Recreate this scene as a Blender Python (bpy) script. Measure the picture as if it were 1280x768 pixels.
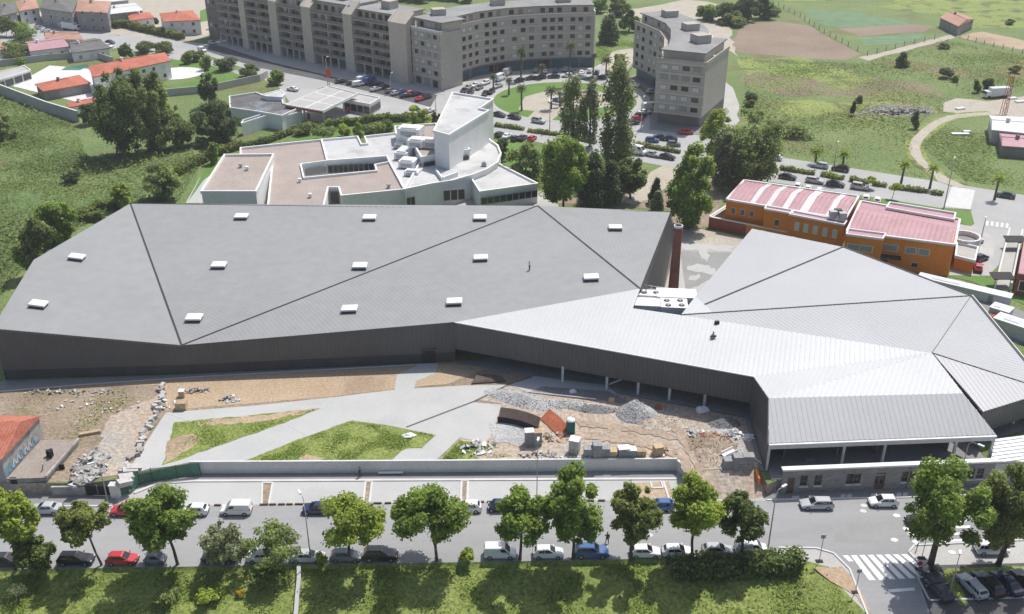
import bpy, bmesh, math, random
import numpy as np
from mathutils import Vector, Matrix, Euler
R = math.radians
for o in list(bpy.data.objects): bpy.data.objects.remove(o)
SC = bpy.context.scene
COL = SC.collection
# ------------------------------------------------------------------ camera
FPX, PITCH, CAMH = 1230.0, R(27.1), 85.0
cp, sp = math.cos(PITCH), math.sin(PITCH)
cd = bpy.data.cameras.new('camera'); cam = bpy.data.objects.new('camera', cd); COL.objects.link(cam)
cd.sensor_width = 36.0; cd.lens = 36.0 * FPX / 1280.0; cd.clip_end = 6000; cd.clip_start = 1.0
cam.location = (0, 0, CAMH); cam.rotation_euler = (math.pi/2 - PITCH, 0, 0)
SC.camera = cam
SC.render.resolution_x, SC.render.resolution_y = 1024, 614
# ------------------------------------------------------------------ light
SUN_EL, SUN_AZ = R(61), R(35)          # azimuth from +Y (away from the camera) towards +X
sdir = Vector((math.sin(SUN_AZ)*math.cos(SUN_EL), math.cos(SUN_AZ)*math.cos(SUN_EL), math.sin(SUN_EL)))
W = bpy.data.worlds.new('World'); SC.world = W; W.use_nodes = True
nt = W.node_tree; nt.nodes.clear()
sk = nt.nodes.new('ShaderNodeTexSky'); sk.sky_type = 'NISHITA'; sk.sun_disc = False
sk.sun_elevation = SUN_EL; sk.sun_rotation = SUN_AZ; sk.air_density = 1.0; sk.dust_density = 2.5; sk.ozone_density = 1.0
bg = nt.nodes.new('ShaderNodeBackground'); bg.inputs['Strength'].default_value = 0.10
wo = nt.nodes.new('ShaderNodeOutputWorld')
nt.links.new(sk.outputs[0], bg.inputs[0]); nt.links.new(bg.outputs[0], wo.inputs[0])
sl = bpy.data.lights.new('sun', 'SUN'); sl.energy = 3.5; sl.angle = R(0.55); sl.color = (1.0, 0.965, 0.91)
so = bpy.data.objects.new('sun', sl); COL.objects.link(so)
so.rotation_euler = sdir.to_track_quat('Z', 'Y').to_euler(); so.location = (0, 0, 200)
SC.view_settings.view_transform = 'Standard'; SC.view_settings.look = 'None'
SC.view_settings.exposure = 0.3; SC.view_settings.gamma = 1.0; SC.view_settings.use_curve_mapping = False
# ------------------------------------------------------------------ pixel <-> world
def ray(px, py):
    a = (px-640)/FPX; b = (384-py)/FPX
    return Vector((a, cp + b*sp, -sp + b*cp))
CAMP = Vector((0, 0, CAMH))
def G(px, py, z=0.0):
    d = ray(px, py); t = (z-CAMH)/d.z
    return CAMP + d*t
def atY(px, py, Y):
    d = ray(px, py); return CAMP + d*(Y/d.y)
def hgt(p, ytop):
    Y = p[1]; k = 384-ytop
    w = Y*(k*cp - FPX*sp)/(FPX*cp + k*sp)
    return CAMH + w
def cproj(p):
    w = p[2]-CAMH; zc = p[1]*cp - w*sp; yc = p[1]*sp + w*cp
    return 640 + FPX*p[0]/zc, 384 - FPX*yc/zc, zc
def onplane(px, py, a, b, c):
    n = (b-a).cross(c-a); d = ray(px, py)
    return CAMP + d*(n.dot(a-CAMP)/n.dot(d))
def mpp(p): return cproj(p)[2]/FPX       # metres per photo pixel
ZS = -1.8                                 # street level below the building site
# ------------------------------------------------------------------ materials
MATS = {}
def _ramp(nt, a, b, lo=0.35, hi=0.65):
    r = nt.nodes.new('ShaderNodeValToRGB'); e = r.color_ramp.elements
    e[0].position = lo; e[1].position = hi; e[0].color = (*a, 1); e[1].color = (*b, 1); return r
def pmat(name, c1, c2=None, s1=0.2, fine=0.12, sf=6.0, rough=0.85, bump=0.0, bs=8.0, metal=0.0, spec=0.3, c3=None, s3=0.05, lo=0.35, hi=0.65, lo3=0.5, hi3=0.62, detail=6.0, stretch=None):
    if name in MATS: return MATS[name]
    m = bpy.data.materials.new(name); m.use_nodes = True; nt = m.node_tree; N = nt.nodes; L = nt.links
    b = N['Principled BSDF']; b.inputs['Roughness'].default_value = rough; b.inputs['Metallic'].default_value = metal
    b.inputs['Specular IOR Level'].default_value = spec
    b.inputs['Base Color'].default_value = (*c1, 1)
    g = N.new('ShaderNodeNewGeometry'); pos = g.outputs['Position']
    if stretch:
        mp = N.new('ShaderNodeMapping'); mp.inputs['Scale'].default_value = stretch[:3]
        if len(stretch) > 3: mp.inputs['Rotation'].default_value = (0, 0, stretch[3])
        L.new(pos, mp.inputs[0]); pos = mp.outputs[0]
    col = None
    if c2 is not None:
        n1 = N.new('ShaderNodeTexNoise'); n1.inputs['Scale'].default_value = s1; n1.inputs['Detail'].default_value = detail; n1.inputs['Roughness'].default_value = 0.6
        L.new(pos, n1.inputs['Vector']); r = _ramp(nt, c1, c2, lo, hi); L.new(n1.outputs[0], r.inputs[0]); col = r.outputs[0]
    if c3 is not None:
        n3 = N.new('ShaderNodeTexNoise'); n3.inputs['Scale'].default_value = s3; n3.inputs['Detail'].default_value = 8; n3.inputs['Roughness'].default_value = 0.65
        L.new(pos, n3.inputs['Vector']); r3 = _ramp(nt, (0,0,0), (1,1,1), lo3, hi3); L.new(n3.outputs[0], r3.inputs[0])
        mx = N.new('ShaderNodeMix'); mx.data_type = 'RGBA'; L.new(r3.outputs[0], mx.inputs['Factor'])
        if col: L.new(col, mx.inputs['A'])
        else: mx.inputs['A'].default_value = (*c1, 1)
        mx.inputs['B'].default_value = (*c3, 1); col = mx.outputs['Result']
    if fine > 0:
        nf = N.new('ShaderNodeTexNoise'); nf.inputs['Scale'].default_value = sf; nf.inputs['Detail'].default_value = 4
        L.new(pos, nf.inputs['Vector'])
        mr = N.new('ShaderNodeMapRange'); mr.inputs['From Min'].default_value = 0.3; mr.inputs['From Max'].default_value = 0.7
        mr.inputs['To Min'].default_value = 1-fine; mr.inputs['To Max'].default_value = 1+fine; L.new(nf.outputs[0], mr.inputs['Value'])
        mm = N.new('ShaderNodeMix'); mm.data_type = 'RGBA'; mm.blend_type = 'MULTIPLY'; mm.inputs['Factor'].default_value = 1
        if col: L.new(col, mm.inputs['A'])
        else: mm.inputs['A'].default_value = (*c1, 1)
        L.new(mr.outputs[0], mm.inputs['B']); col = mm.outputs['Result']
    if col: L.new(col, b.inputs['Base Color'])
    if bump > 0:
        nb = N.new('ShaderNodeTexNoise'); nb.inputs['Scale'].default_value = bs; nb.inputs['Detail'].default_value = 6
        L.new(pos, nb.inputs['Vector']); bp = N.new('ShaderNodeBump'); bp.inputs['Strength'].default_value = min(1, bump); bp.inputs['Distance'].default_value = 0.25
        L.new(nb.outputs[0], bp.inputs['Height']); L.new(bp.outputs[0], b.inputs['Normal'])
    MATS[name] = m; return m
def leafmat(name, c, spread=0.35, sheen=0.3):
    """leaf colour from the per-leaf random attribute 'rnd', part translucent"""
    if name in MATS: return MATS[name]
    m = bpy.data.materials.new(name); m.use_nodes = True; nt = m.node_tree; N = nt.nodes; L = nt.links
    b = N['Principled BSDF']; b.inputs['Roughness'].default_value = 0.6; b.inputs['Specular IOR Level'].default_value = sheen
    at = N.new('ShaderNodeAttribute'); at.attribute_name = 'rnd'
    lo = tuple(max(0, v*(1-spread)) for v in c); hi = (c[0]*(1+spread*1.3), c[1]*(1+spread), c[2]*(1+spread*0.6))
    r = _ramp(nt, lo, hi, 0.0, 1.0); L.new(at.outputs['Fac'], r.inputs[0]); L.new(r.outputs[0], b.inputs['Base Color'])
    t = N.new('ShaderNodeBsdfTranslucent'); L.new(r.outputs[0], t.inputs['Color'])
    mx = N.new('ShaderNodeMixShader'); mx.inputs[0].default_value = 0.5
    L.new(b.outputs[0], mx.inputs[1]); L.new(t.outputs[0], mx.inputs[2]); L.new(mx.outputs[0], N['Material Output'].inputs['Surface'])
    MATS[name] = m; return m
def glassmat(name, c, rough=0.08):
    return pmat(name, c, fine=0, rough=rough, spec=0.6)
# ------------------------------------------------------------------ mesh builder
class MB:
    def __init__(s): s.v = []; s.f = []
    def add(s, vs, fs):
        k = len(s.v); s.v += [tuple(v) for v in vs]; s.f += [tuple(i+k for i in f) for f in fs]; return s
    def poly(s, pts): return s.add(pts, [tuple(range(len(pts)))])
    def prism(s, pts, z0, z1, bottom=False):
        """pts: xy outline; closed block between z0 and z1"""
        pts = [(p[0], p[1]) for p in pts]
        if sum(pts[i-1][0]*pts[i][1]-pts[i][0]*pts[i-1][1] for i in range(len(pts))) < 0: pts = pts[::-1]
        n = len(pts); vs = [(x, y, z0) for x, y in pts] + [(x, y, z1) for x, y in pts]
        fs = [(i, (i+1) % n, n+(i+1) % n, n+i) for i in range(n)] + [tuple(range(n, 2*n)), tuple(range(n-1, -1, -1))]
        return s.add(vs, fs)
    def box(s, c, d, rz=0.0, tilt=None):
        x, y, z = d[0]/2, d[1]/2, d[2]/2
        M = Euler(tilt).to_matrix() if tilt else Matrix.Rotation(rz, 3, 'Z'); c = Vector(c)
        vs = [c + M @ Vector((a*x, b*y, e*z)) for e in (-1, 1) for a, b in ((-1,-1),(1,-1),(1,1),(-1,1))]
        return s.add(vs, [(3,2,1,0),(4,5,6,7),(0,1,5,4),(1,2,6,5),(2,3,7,6),(3,0,4,7)])
    def beam(s, p, q, w, h, up=Vector((0,0,1))):
        p, q = Vector(p), Vector(q); d = (q-p)
        if d.length < 1e-6: return s
        d.normalize(); r = d.cross(up)
        if r.length < 1e-4: r = d.cross(Vector((1,0,0)))
        r.normalize(); u = r.cross(d)
        vs = [e + r*(a*w/2) + u*(b*h/2) for e in (p, q) for a, b in ((-1,-1),(1,-1),(1,1),(-1,1))]
        return s.add(vs, [(3,2,1,0),(4,5,6,7),(0,1,5,4),(1,2,6,5),(2,3,7,6),(3,0,4,7)])
    def cyl(s, p, q, r0, r1=None, n=8, caps=True):
        p, q = Vector(p), Vector(q); r1 = r0 if r1 is None else r1
        d = (q-p).normalized(); a = d.orthogonal().normalized(); b = d.cross(a)
        vs = []
        for e, r in ((p, r0), (q, r1)):
            for i in range(n):
                t = 2*math.pi*i/n; vs.append(e + a*(r*math.cos(t)) + b*(r*math.sin(t)))
        fs = [(i, (i+1) % n, n+(i+1) % n, n+i) for i in range(n)]
        if caps: fs += [tuple(range(n-1, -1, -1)), tuple(range(n, 2*n))]
        return s.add(vs, fs)
    def tube(s, pts, rs, n=6):
        pts = [Vector(p) for p in pts]
        for i in range(len(pts)-1): s.cyl(pts[i], pts[i+1], rs[i], rs[i+1], n, True)
        return s
    def dome(s, c, rx, ry, rz, n=10, m=4, jitter=0, rng=None):
        c = Vector(c); vs = []; fs = []
        for j in range(m):
            ph = (math.pi/2)*j/m
            for i in range(n):
                t = 2*math.pi*i/n; k = 1 + (rng.uniform(-jitter, jitter) if rng else 0)
                vs.append(c + Vector((rx*k*math.cos(t)*math.cos(ph), ry*k*math.sin(t)*math.cos(ph), rz*k*math.sin(ph))))
        vs.append(c + Vector((0, 0, rz)))
        for j in range(m-1):
            for i in range(n): fs.append((j*n+i, j*n+(i+1) % n, (j+1)*n+(i+1) % n, (j+1)*n+i))
        for i in range(n): fs.append(((m-1)*n+i, (m-1)*n+(i+1) % n, m*n))
        return s.add(vs, fs)
    def build(s, name, mat, parent=None, local=False, origin=None, smooth=False):
        off = Vector((0, 0, 0))
        if parent is not None and not local:
            off = Vector(parent.location)
            if parent.parent is not None: off = off + Vector(parent.parent.location)
        elif origin is not None: off = Vector(origin)
        me = bpy.data.meshes.new(name)
        V = [(v[0]-off.x, v[1]-off.y, v[2]-off.z) for v in s.v]
        me.from_pydata(V, [], s.f)
        if isinstance(mat, str): mat = MATS[mat]
        me.materials.append(mat)
        if smooth: me.polygons.foreach_set('use_smooth', [True]*len(me.polygons))
        me.update()
        o = bpy.data.objects.new(name, me); COL.objects.link(o)
        if parent is not None: o.parent = parent
        elif origin is not None: o.location = off
        return o
def inst(src_mesh, name, parent, loc=(0,0,0), rot=(0,0,0), scale=(1,1,1), mat=None):
    o = bpy.data.objects.new(name, src_mesh); COL.objects.link(o); o.parent = parent
    o.location = loc; o.rotation_euler = rot; o.scale = scale
    if mat is not None:
        o.material_slots[0].link = 'OBJECT'; o.material_slots[0].material = mat
    return o
def tag(o, label, cat, group=None):
    o['label'] = label; o['category'] = cat
    if group: o['group'] = group
    return o
def thing(name, label, cat, loc=(0,0,0), rz=0.0, group=None):
    o = bpy.data.objects.new(name, None); COL.objects.link(o); o.empty_display_size = 0.5
    o.location = loc; o.rotation_euler = (0, 0, rz)
    return tag(o, label, cat, group)
def struct(o): o['kind'] = 'structure'; return o
def stuff(o): o['kind'] = 'stuff'; return o
def copy_tree(o, parent=None):
    c = o.copy(); COL.objects.link(c); c.parent = parent
    for ch in o.children: copy_tree(ch, c)
    return c
def ctr(pts):
    n = len(pts); return Vector((sum(p[0] for p in pts)/n, sum(p[1] for p in pts)/n, min(p[2] for p in pts)))
def ragged(px, step=6.0, amp=1.5, seed=1, z=0.0):
    """pixel outline -> world outline with an uneven edge"""
    rng = random.Random(seed); W_ = [G(x, y, z) for x, y in px]; out = []
    for i in range(len(W_)):
        a, b = W_[i], W_[(i+1) % len(W_)]; n = max(1, int((b-a).length/step))
        for k in range(n):
            p = a.lerp(b, k/n); out.append(Vector((p.x + rng.uniform(-amp, amp), p.y + rng.uniform(-amp, amp), z)))
    return out
SHN = [0]
def sheet(name, px, mat, layer=1, z=0.0, rag=None, kind='structure', label=None, cat=None, parent=None):
    SHN[0] += 1; zz = z + 0.012*layer + 0.0002*SHN[0]
    pts = ragged(px, rag[0], rag[1], rag[2], zz) if rag else [G(x, y, zz) for x, y in px]
    m = MB(); m.poly([(p.x, p.y, zz) for p in pts])
    o = m.build(name, mat, parent)
    # triangulate concave outlines properly
    bm = bmesh.new(); bm.from_mesh(o.data); bmesh.ops.triangulate(bm, faces=bm.faces[:])
    bmesh.ops.recalc_face_normals(bm, faces=bm.faces[:])
    for f in bm.faces:
        if f.normal.z < 0: f.normal_flip()
    bm.to_mesh(o.data); bm.free()
    if parent is None and kind: o['kind'] = kind
    return o
# ================================================================== surface materials
pmat('grass', (0.125,0.185,0.055), (0.18,0.23,0.078), s1=0.045, fine=0.35, sf=1.6, bump=0.9, bs=1.2, c3=(0.15,0.125,0.055), s3=0.035, lo3=0.54, hi3=0.68)
pmat('grass_bank', (0.165,0.215,0.05), (0.23,0.27,0.07), s1=0.16, fine=0.4, sf=2.2, bump=0.5, bs=2.5)
pmat('grass_scrub', (0.11,0.175,0.055), (0.17,0.22,0.078), s1=0.06, fine=0.35, sf=1.3, bump=1.0, bs=1.0, c3=(0.16,0.14,0.06), s3=0.05, lo3=0.56, hi3=0.7)
pmat('lawn', (0.10,0.20,0.035), (0.13,0.23,0.05), s1=0.1, fine=0.25, sf=3, bump=0.4, bs=4)
pmat('asphalt', (0.275,0.277,0.28), (0.35,0.35,0.35), s1=0.09, fine=0.07, sf=5, rough=0.9, bump=0.15, bs=14, c3=(0.25,0.255,0.26), s3=0.05, lo3=0.5, hi3=0.75, stretch=(0.25,1.6,1))
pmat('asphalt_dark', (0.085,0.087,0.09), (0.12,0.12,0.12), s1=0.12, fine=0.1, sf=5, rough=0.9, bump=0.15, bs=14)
pmat('asphalt_patch', (0.27,0.275,0.27), (0.31,0.31,0.305), s1=0.3, fine=0.1, sf=5, rough=0.95)
pmat('road_back', (0.36,0.36,0.355), (0.42,0.42,0.41), s1=0.07, fine=0.08, sf=3, rough=0.9)
pmat('concrete', (0.43,0.435,0.425), (0.475,0.475,0.465), s1=0.12, fine=0.06, sf=4, rough=0.85, c3=(0.39,0.39,0.38), s3=0.08, lo3=0.52, hi3=0.7)
pmat('concrete_wall', (0.60,0.60,0.59), (0.68,0.675,0.66), s1=0.3, fine=0.08, sf=3, rough=0.85, bump=0.1)
pmat('pavement', (0.40,0.39,0.37), (0.46,0.45,0.43), s1=0.2, fine=0.1, sf=4, rough=0.9)
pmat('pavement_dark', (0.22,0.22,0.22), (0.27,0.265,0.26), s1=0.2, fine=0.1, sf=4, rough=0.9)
pmat('kerb', (0.55,0.55,0.54), (0.62,0.61,0.6), s1=0.5, fine=0.08, rough=0.85)
pmat('paint_white', (0.80,0.80,0.79), (0.66,0.66,0.65), s1=0.6, fine=0.06, sf=3, rough=0.7, lo=0.45, hi=0.8)
pmat('dirt_tan', (0.40,0.30,0.20), (0.47,0.37,0.26), s1=0.12, fine=0.2, sf=2.5, rough=0.95, bump=0.5, bs=1.5, c3=(0.34,0.25,0.17), s3=0.06)
pmat('dirt_brown', (0.26,0.20,0.145), (0.33,0.265,0.20), s1=0.15, fine=0.3, sf=2.0, rough=0.95, bump=0.6, bs=1.5, c3=(0.17,0.17,0.09), s3=0.09, lo3=0.52, hi3=0.66)
pmat('dirt_site', (0.38,0.295,0.225), (0.47,0.385,0.305), s1=0.18, fine=0.3, sf=1.8, rough=0.95, bump=0.8, bs=1.0, c3=(0.38,0.35,0.31), s3=0.07, lo3=0.48, hi3=0.66)
pmat('dirt_track', (0.32,0.245,0.185), (0.41,0.33,0.255), s1=0.3, fine=0.25, sf=2.0, rough=0.95, bump=0.8, bs=1.5)
pmat('gravel', (0.36,0.36,0.355), (0.47,0.465,0.455), s1=0.25, fine=0.35, sf=4, rough=0.95, bump=1.0, bs=3.0)
pmat('gravel_dark', (0.20,0.20,0.20), (0.27,0.27,0.265), s1=0.3, fine=0.3, sf=4, rough=0.95, bump=0.8, bs=3.0)
pmat('ploughed', (0.24,0.18,0.135), (0.29,0.225,0.17), s1=0.05, fine=0.15, sf=1.0, rough=0.95, bump=0.5, bs=0.8)
pmat('crop_green', (0.13,0.21,0.11), (0.17,0.25,0.13), s1=0.15, fine=0.3, sf=1.2, rough=0.9, bump=0.5, bs=1.0, stretch=(0.15,1.6,1,0.12))
pmat('dry_brown', (0.18,0.155,0.095), (0.23,0.20,0.115), s1=0.09, fine=0.5, sf=1.2, rough=0.95, bump=0.8, bs=1.2, c3=(0.18,0.215,0.07), s3=0.08, lo3=0.48, hi3=0.6)
pmat('bright_grass', (0.20,0.26,0.06), (0.25,0.29,0.08), s1=0.07, fine=0.4, sf=1.2, bump=0.8, bs=1.2, c3=(0.10,0.12,0.04), s3=0.1)
pmat('track_dirt', (0.40,0.36,0.29), (0.46,0.42,0.35), s1=0.2, fine=0.2, sf=2, rough=0.95, bump=0.4, bs=1.0)
# ================================================================== terrain
def tri_poly(name, loops, mat):
    """n-gons given as world points -> one triangulated sheet"""
    m = MB()
    for lp in loops: m.poly(lp)
    o = m.build(name, mat); bm = bmesh.new(); bm.from_mesh(o.data)
    bmesh.ops.triangulate(bm, faces=bm.faces[:])
    for f in bm.faces:
        f.normal_update()
        if f.normal.z < 0: f.normal_flip()
    bm.to_mesh(o.data); bm.free(); return o
bot_px = [(-700,631),(0,617),(110,617),(150,612),(240,592),(845,588),(866,606)]
bot = [G(x, y, ZS) for x, y in bot_px]
top = [Vector((p.x, p.y, 0)) for p in bot]
ramp_b = [G(874,624,ZS), G(945,624,ZS)]; ramp_t = [G(886,588), G(948,586)]
bot += ramp_b; top += ramp_t
e2 = [G(x, y, ZS) for x, y in [(958,619),(972,612),(1240,600),(1800,578)]]
bot += e2; top += [Vector((p.x, p.y, 0)) for p in e2]
far = [Vector((1500, top[-1].y, 0)), Vector((1500, 2400, 0)), Vector((-1500, 2400, 0)), Vector((-1500, top[0].y, 0))]
ground = struct(tri_poly('ground', [top + far], 'grass'))
m = MB()
for i in range(len(bot)-1): m.poly([bot[i], bot[i+1], top[i+1], top[i]])
struct(m.build('terrace_slope', 'dirt_site'))
edge_px = [(-700,727),(0,712),(375,706.5),(700,701),(990,695)]
edge = [G(x, y, ZS) for x, y in edge_px]
rb = [G(1000,699,ZS), G(1036,709,ZS), G(1052,735,ZS), G(1088,772,ZS), G(1190,900,ZS)]
far_r = [Vector((1500, bot[-1].y, ZS)), Vector((1500, 20, ZS)), Vector((rb[-1].x+10, 20, ZS))]
struct(tri_poly('street_ground', [bot + far_r + rb[::-1] + edge[::-1] + [Vector((-1500, edge[0].y, ZS)), Vector((-1500, bot[0].y, ZS))]], 'pavement'))
# grass bank falling away from the street towards the camera
def interp(pts, x):
    for a, b in zip(pts, pts[1:]):
        if a[0] <= x <= b[0]: return a[1] + (b[1]-a[1])*(x-a[0])/(b[0]-a[0])
    return pts[0][1] if x < pts[0][0] else pts[-1][1]
def rbx(Y):
    for a, b in zip(rb, rb[1:]):
        if b.y <= Y <= a.y: return a.x + (b.x-a.x)*(a.y-Y)/(a.y-b.y)
    return rb[0].x if Y > rb[0].y else rb[-1].x
edge_xy = [(p.x, p.y) for p in edge]
from mathutils import noise as mnoise
def bank_z(x, y):
    ye = interp(edge_xy, x); v = max(0.0, ye - y)
    dr = max(0.0, rbx(y) - x); k = min(1.0, dr/7.0); k = k*k*(3-2*k)
    w = min(1.0, v/0.35)
    nz = 0.35*mnoise.noise(Vector((x*0.25, y*0.25, 3.1)))*min(1, v/3)*k
    return ZS - k*(0.45*w + min(7.0, 0.13*v)) + nz - 0.004
vrows = [0, 0.12, 0.4, 1, 2, 3, 4, 5, 6.5, 8, 10, 12, 15, 19, 24, 32, 45, 60]
ncol = 170; x0 = edge[0].x; V = []; F = []
for v in vrows:
    for i in range(ncol+1):
        t = i/ncol; xr = edge[-1].x
        x = x0 + (xr-x0)*t; ye = interp(edge_xy, x) - v
        x = x0 + (max(rbx(ye), xr) - x0)*t if v > 0 else x
        y = interp(edge_xy, min(x, xr)) - v
        V.append((x, y, bank_z(x, y)))
for j in range(len(vrows)-1):
    for i in range(ncol):
        a = j*(ncol+1)+i; F.append((a, a+ncol+1, a+ncol+2, a+1))
struct(MB().add(V, F).build('grass_bank_ground', 'grass_bank', smooth=True))
# ================================================================== near street
sheet('street', [(-700,648),(0,634),(140,633),(270,632.5),(480,629.5),(700,627.5),(845,625.5),(960,626),(1000,626.5),(1135,622.5),(1280,617),(1700,600),
    (1700,664),(1280,675.5),(1143,682),(1136,690),(1150,706),(1166,768),(1300,1100),(1200,905),(1085,770),(1062,712),(1042,692),(1020,685.5),(973,685),(968,695.6),(700,700.7),(375,706.2),(0,711.6),(-700,726.6)], 'asphalt', 1, ZS)
sheet('asphalt_patch', [(1040,657),(1090,655),(1128,650),(1135,668),(1100,678),(1045,677)], 'asphalt_patch', 2, ZS)
# front lot in concrete, kerbs, dark walk under the retaining wall
lot = sheet('parking_lot', [(172,625),(200,606),(240,602.5),(845,599.5),(849,625),(700,627),(480,629),(270,632),(160,632.6)], 'concrete', 2, ZS)
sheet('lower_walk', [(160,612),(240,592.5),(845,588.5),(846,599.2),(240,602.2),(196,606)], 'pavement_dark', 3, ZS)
def kerb_line(name, px, w=0.3, h=0.13, z=ZS, mat='kerb', parent=None):
    m = MB(); pts = [G(x, y, z) for x, y in px]
    for a, b in zip(pts, pts[1:]): m.beam(a + Vector((0,0,h/2)), b + Vector((0,0,h/2)), w, h)
    o = m.build(name, mat, parent)
    if parent is None: struct(o)
    return o
kerb_line('kerb', [(168,617),(196,605.5),(240,602),(845,599.2)], 0.45, 0.16)
kerb_line('kerb', [(-700,648),(0,634),(140,633)], 0.25, 0.13)
kerb_line('kerb', [(958,625.5),(1135,622),(1280,616.5),(1700,600)], 0.3, 0.13)
kerb_line('kerb', [(973,685),(1020,685.5),(1042,692),(1062,712),(1085,770)], 0.25, 0.13)
kerb_line('kerb', [(1280,675.5),(1143,682),(1136,690),(1150,706)], 0.25, 0.13)
sheet('facade_walk', [(-700,631.5),(0,617.5),(110,617.5),(140,616),(150,632),(0,633.6),(-700,647.5)], 'pavement_dark', 3, ZS)
sheet('facade_walk', [(955,618),(1240,606.5),(1800,581),(1800,596),(1280,616),(1135,621.6),(958,625)], 'pavement_dark', 3, ZS)
# planting strips across the lot, outlined in white kerb
for k, (xa, ya, xb, yb, xc, yc, xd, yd) in enumerate([(328,604,341,604,336,631,327,631.5),(457,602.5,465,602.5,462,629,454,629.5),(577,601.5,585,601.5,584,628.5,576,629),(703,601,711,601,711,627,703,627)]):
    st = thing('planting_strip', 'narrow dirt planting strip framed by white kerbs across the concrete parking lot', 'planting strip', G((xa+xd)/2, yd, ZS), group='planting strips in the parking lot')
    q = [G(xa,ya,ZS), G(xb,yb,ZS), G(xc,yc,ZS), G(xd,yd,ZS)]
    mm = MB(); mm.poly([p + Vector((0,0,0.06)) for p in q]); mm.build('soil', 'dirt_brown', st)
    for i in range(4):
        b = MB(); b.beam(q[i]+Vector((0,0,0.07)), q[(i+1)%4]+Vector((0,0,0.07)), 0.28, 0.14); b.build('kerbstone', 'kerb', st)
# unfinished bay by the corner: sand bed with kerb stones
sheet('sand_bed', [(792,604),(836,602),(842,622),(794,624.5)], 'dirt_tan', 3, ZS)
kerb_line('kerb', [(813,603),(815,611),(829,610.6),(826,602)], 0.28, 0.16)
kerb_line('kerb', [(829,602),(836,624)], 0.28, 0.16)
# timber sleepers laid along the street edge of the lot
pmat('timber', (0.10,0.065,0.045), (0.15,0.10,0.07), s1=0.8, fine=0.3, sf=5, rough=0.9)
rng = random.Random(4)
sl_x = [258,272,290,330,341,352,362,374,386,398,410,472,485,497,509,521,600,613,640,652,664,676,700,712,724,738,752,768,782]
bm_ = MB(); bm_.box((0,0,0.1), (1.05,0.22,0.2)); slm = None
for x in sl_x:
    y = 632.3 + (x-270)*(627.2-632.3)/430 - 0.2
    p = G(x, y, ZS+0.024)
    if slm is None:
        o = bm_.build('timber_sleeper', 'timber', local=True); slm = o.data
    else:
        o = bpy.data.objects.new('timber_sleeper', slm); COL.objects.link(o)
    o.location = p; o.rotation_euler = (0, 0, rng.uniform(-0.05, 0.05)); o.scale = (rng.uniform(0.8, 1.15), 1, 1)
    tag(o, 'dark timber sleeper lying along the street edge of the concrete parking lot', 'sleeper', 'timber sleepers along the parking lot edge')
# ---- retaining wall (street side) with coping, built in pours
wall_px = [(240,592),(392,591.2),(545,590.4),(695,589),(845,588)]
wp = [G(x, y, ZS) + Vector((0,-0.12,0)) for x, y in wall_px]
rw = thing('retaining_wall', 'long pale concrete retaining wall between the building site and the lower parking lot', 'wall', (wp[2].x, wp[2].y, ZS))
ztop = 0.32
for a, b in zip(wp, wp[1:]):
    d = (b-a).normalized()
    m = MB(); m.prism([(a+d*0.012).to_2d(), (b-d*0.012).to_2d(), (b-d*0.012).to_2d()+Vector((0,0.3)), (a+d*0.012).to_2d()+Vector((0,0.3))], ZS-0.1, ztop)
    m.build('wall_panel', 'concrete_wall', rw)
e = G(868, 608, ZS); a = wp[-1]
m = MB(); m.prism([(a.x+0.01, a.y-0.01), (e.x, e.y), (e.x+0.3, e.y+0.1), (a.x+0.31, a.y+0.29)], ZS-0.1, ztop-0.25); m.build('wall_panel', 'concrete_wall', rw)
m = MB(); m.beam(G(473,593.2,ZS)+Vector((0,0,0.35)), G(504,592.8,ZS)+Vector((0,0,0.35)), 0.5, 0.1); m.build('bench_ledge', 'paint_white', rw)
# ---- zebra crossings and paint
zc = thing('zebra_crossing', 'white striped zebra crossing over the side road by the parking area', 'crossing', G(1112,708,ZS+0.03))
for i in range(8):
    t = i/7
    a = G(1053+t*73, 694.5-t*1.5, ZS+0.045); b = G(1060+t*73, 694.3-t*1.5, ZS+0.045)
    c = G(1082+t*88, 726-t*4, ZS+0.045); d = G(1074+t*88, 726.2-t*4, ZS+0.045)
    if i == 0: c = G(1067,702,ZS+0.045); d = G(1061,702,ZS+0.045)
    m = MB(); m.poly([d, c, b, a]); m.build('stripe', 'paint_white', zc)
m = MB(); m.poly([G(x, y, ZS+0.044) for x, y in [(1110,737),(1143,734.5),(1144,738.5),(1111,741)]]); struct(m.build('stop_line', 'paint_white'))
zc = thing('zebra_crossing', 'worn white zebra crossing over the main street beneath the big roadside tree', 'crossing', G(1170,656,ZS+0.03))
for i in range(6):
    y = 635 + i*8.2; x = 1146 + i*2
    q = [G(x, y+3, ZS+0.045), G(x+54, y+0.6, ZS+0.045), G(x+55, y-2.4, ZS+0.045), G(x+1, y, ZS+0.045)]
    if i > 1: q = [G(x+18, y+2, ZS+0.045), G(x+60, y+0.4, ZS+0.045), G(x+61, y-2.6, ZS+0.045), G(x+19, y-1, ZS+0.045)]
    m = MB(); m.poly(q); m.build('stripe', 'paint_white', zc)
for x, y in [(1079,639),(1121,644.5),(1118,675),(1139,668),(1145,677.5),(1133,661),(1190,690.5),(812,669),(1080,632)]:
    m = MB(); p = G(x, y, ZS+0.043)
    m.poly([p + Vector((0.5*math.cos(t*math.pi/4), 0.4*math.sin(t*math.pi/4), 0)) for t in range(8)]); struct(m.build('manhole_cover', 'paint_white' if x > 1100 else 'kerb'))
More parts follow.
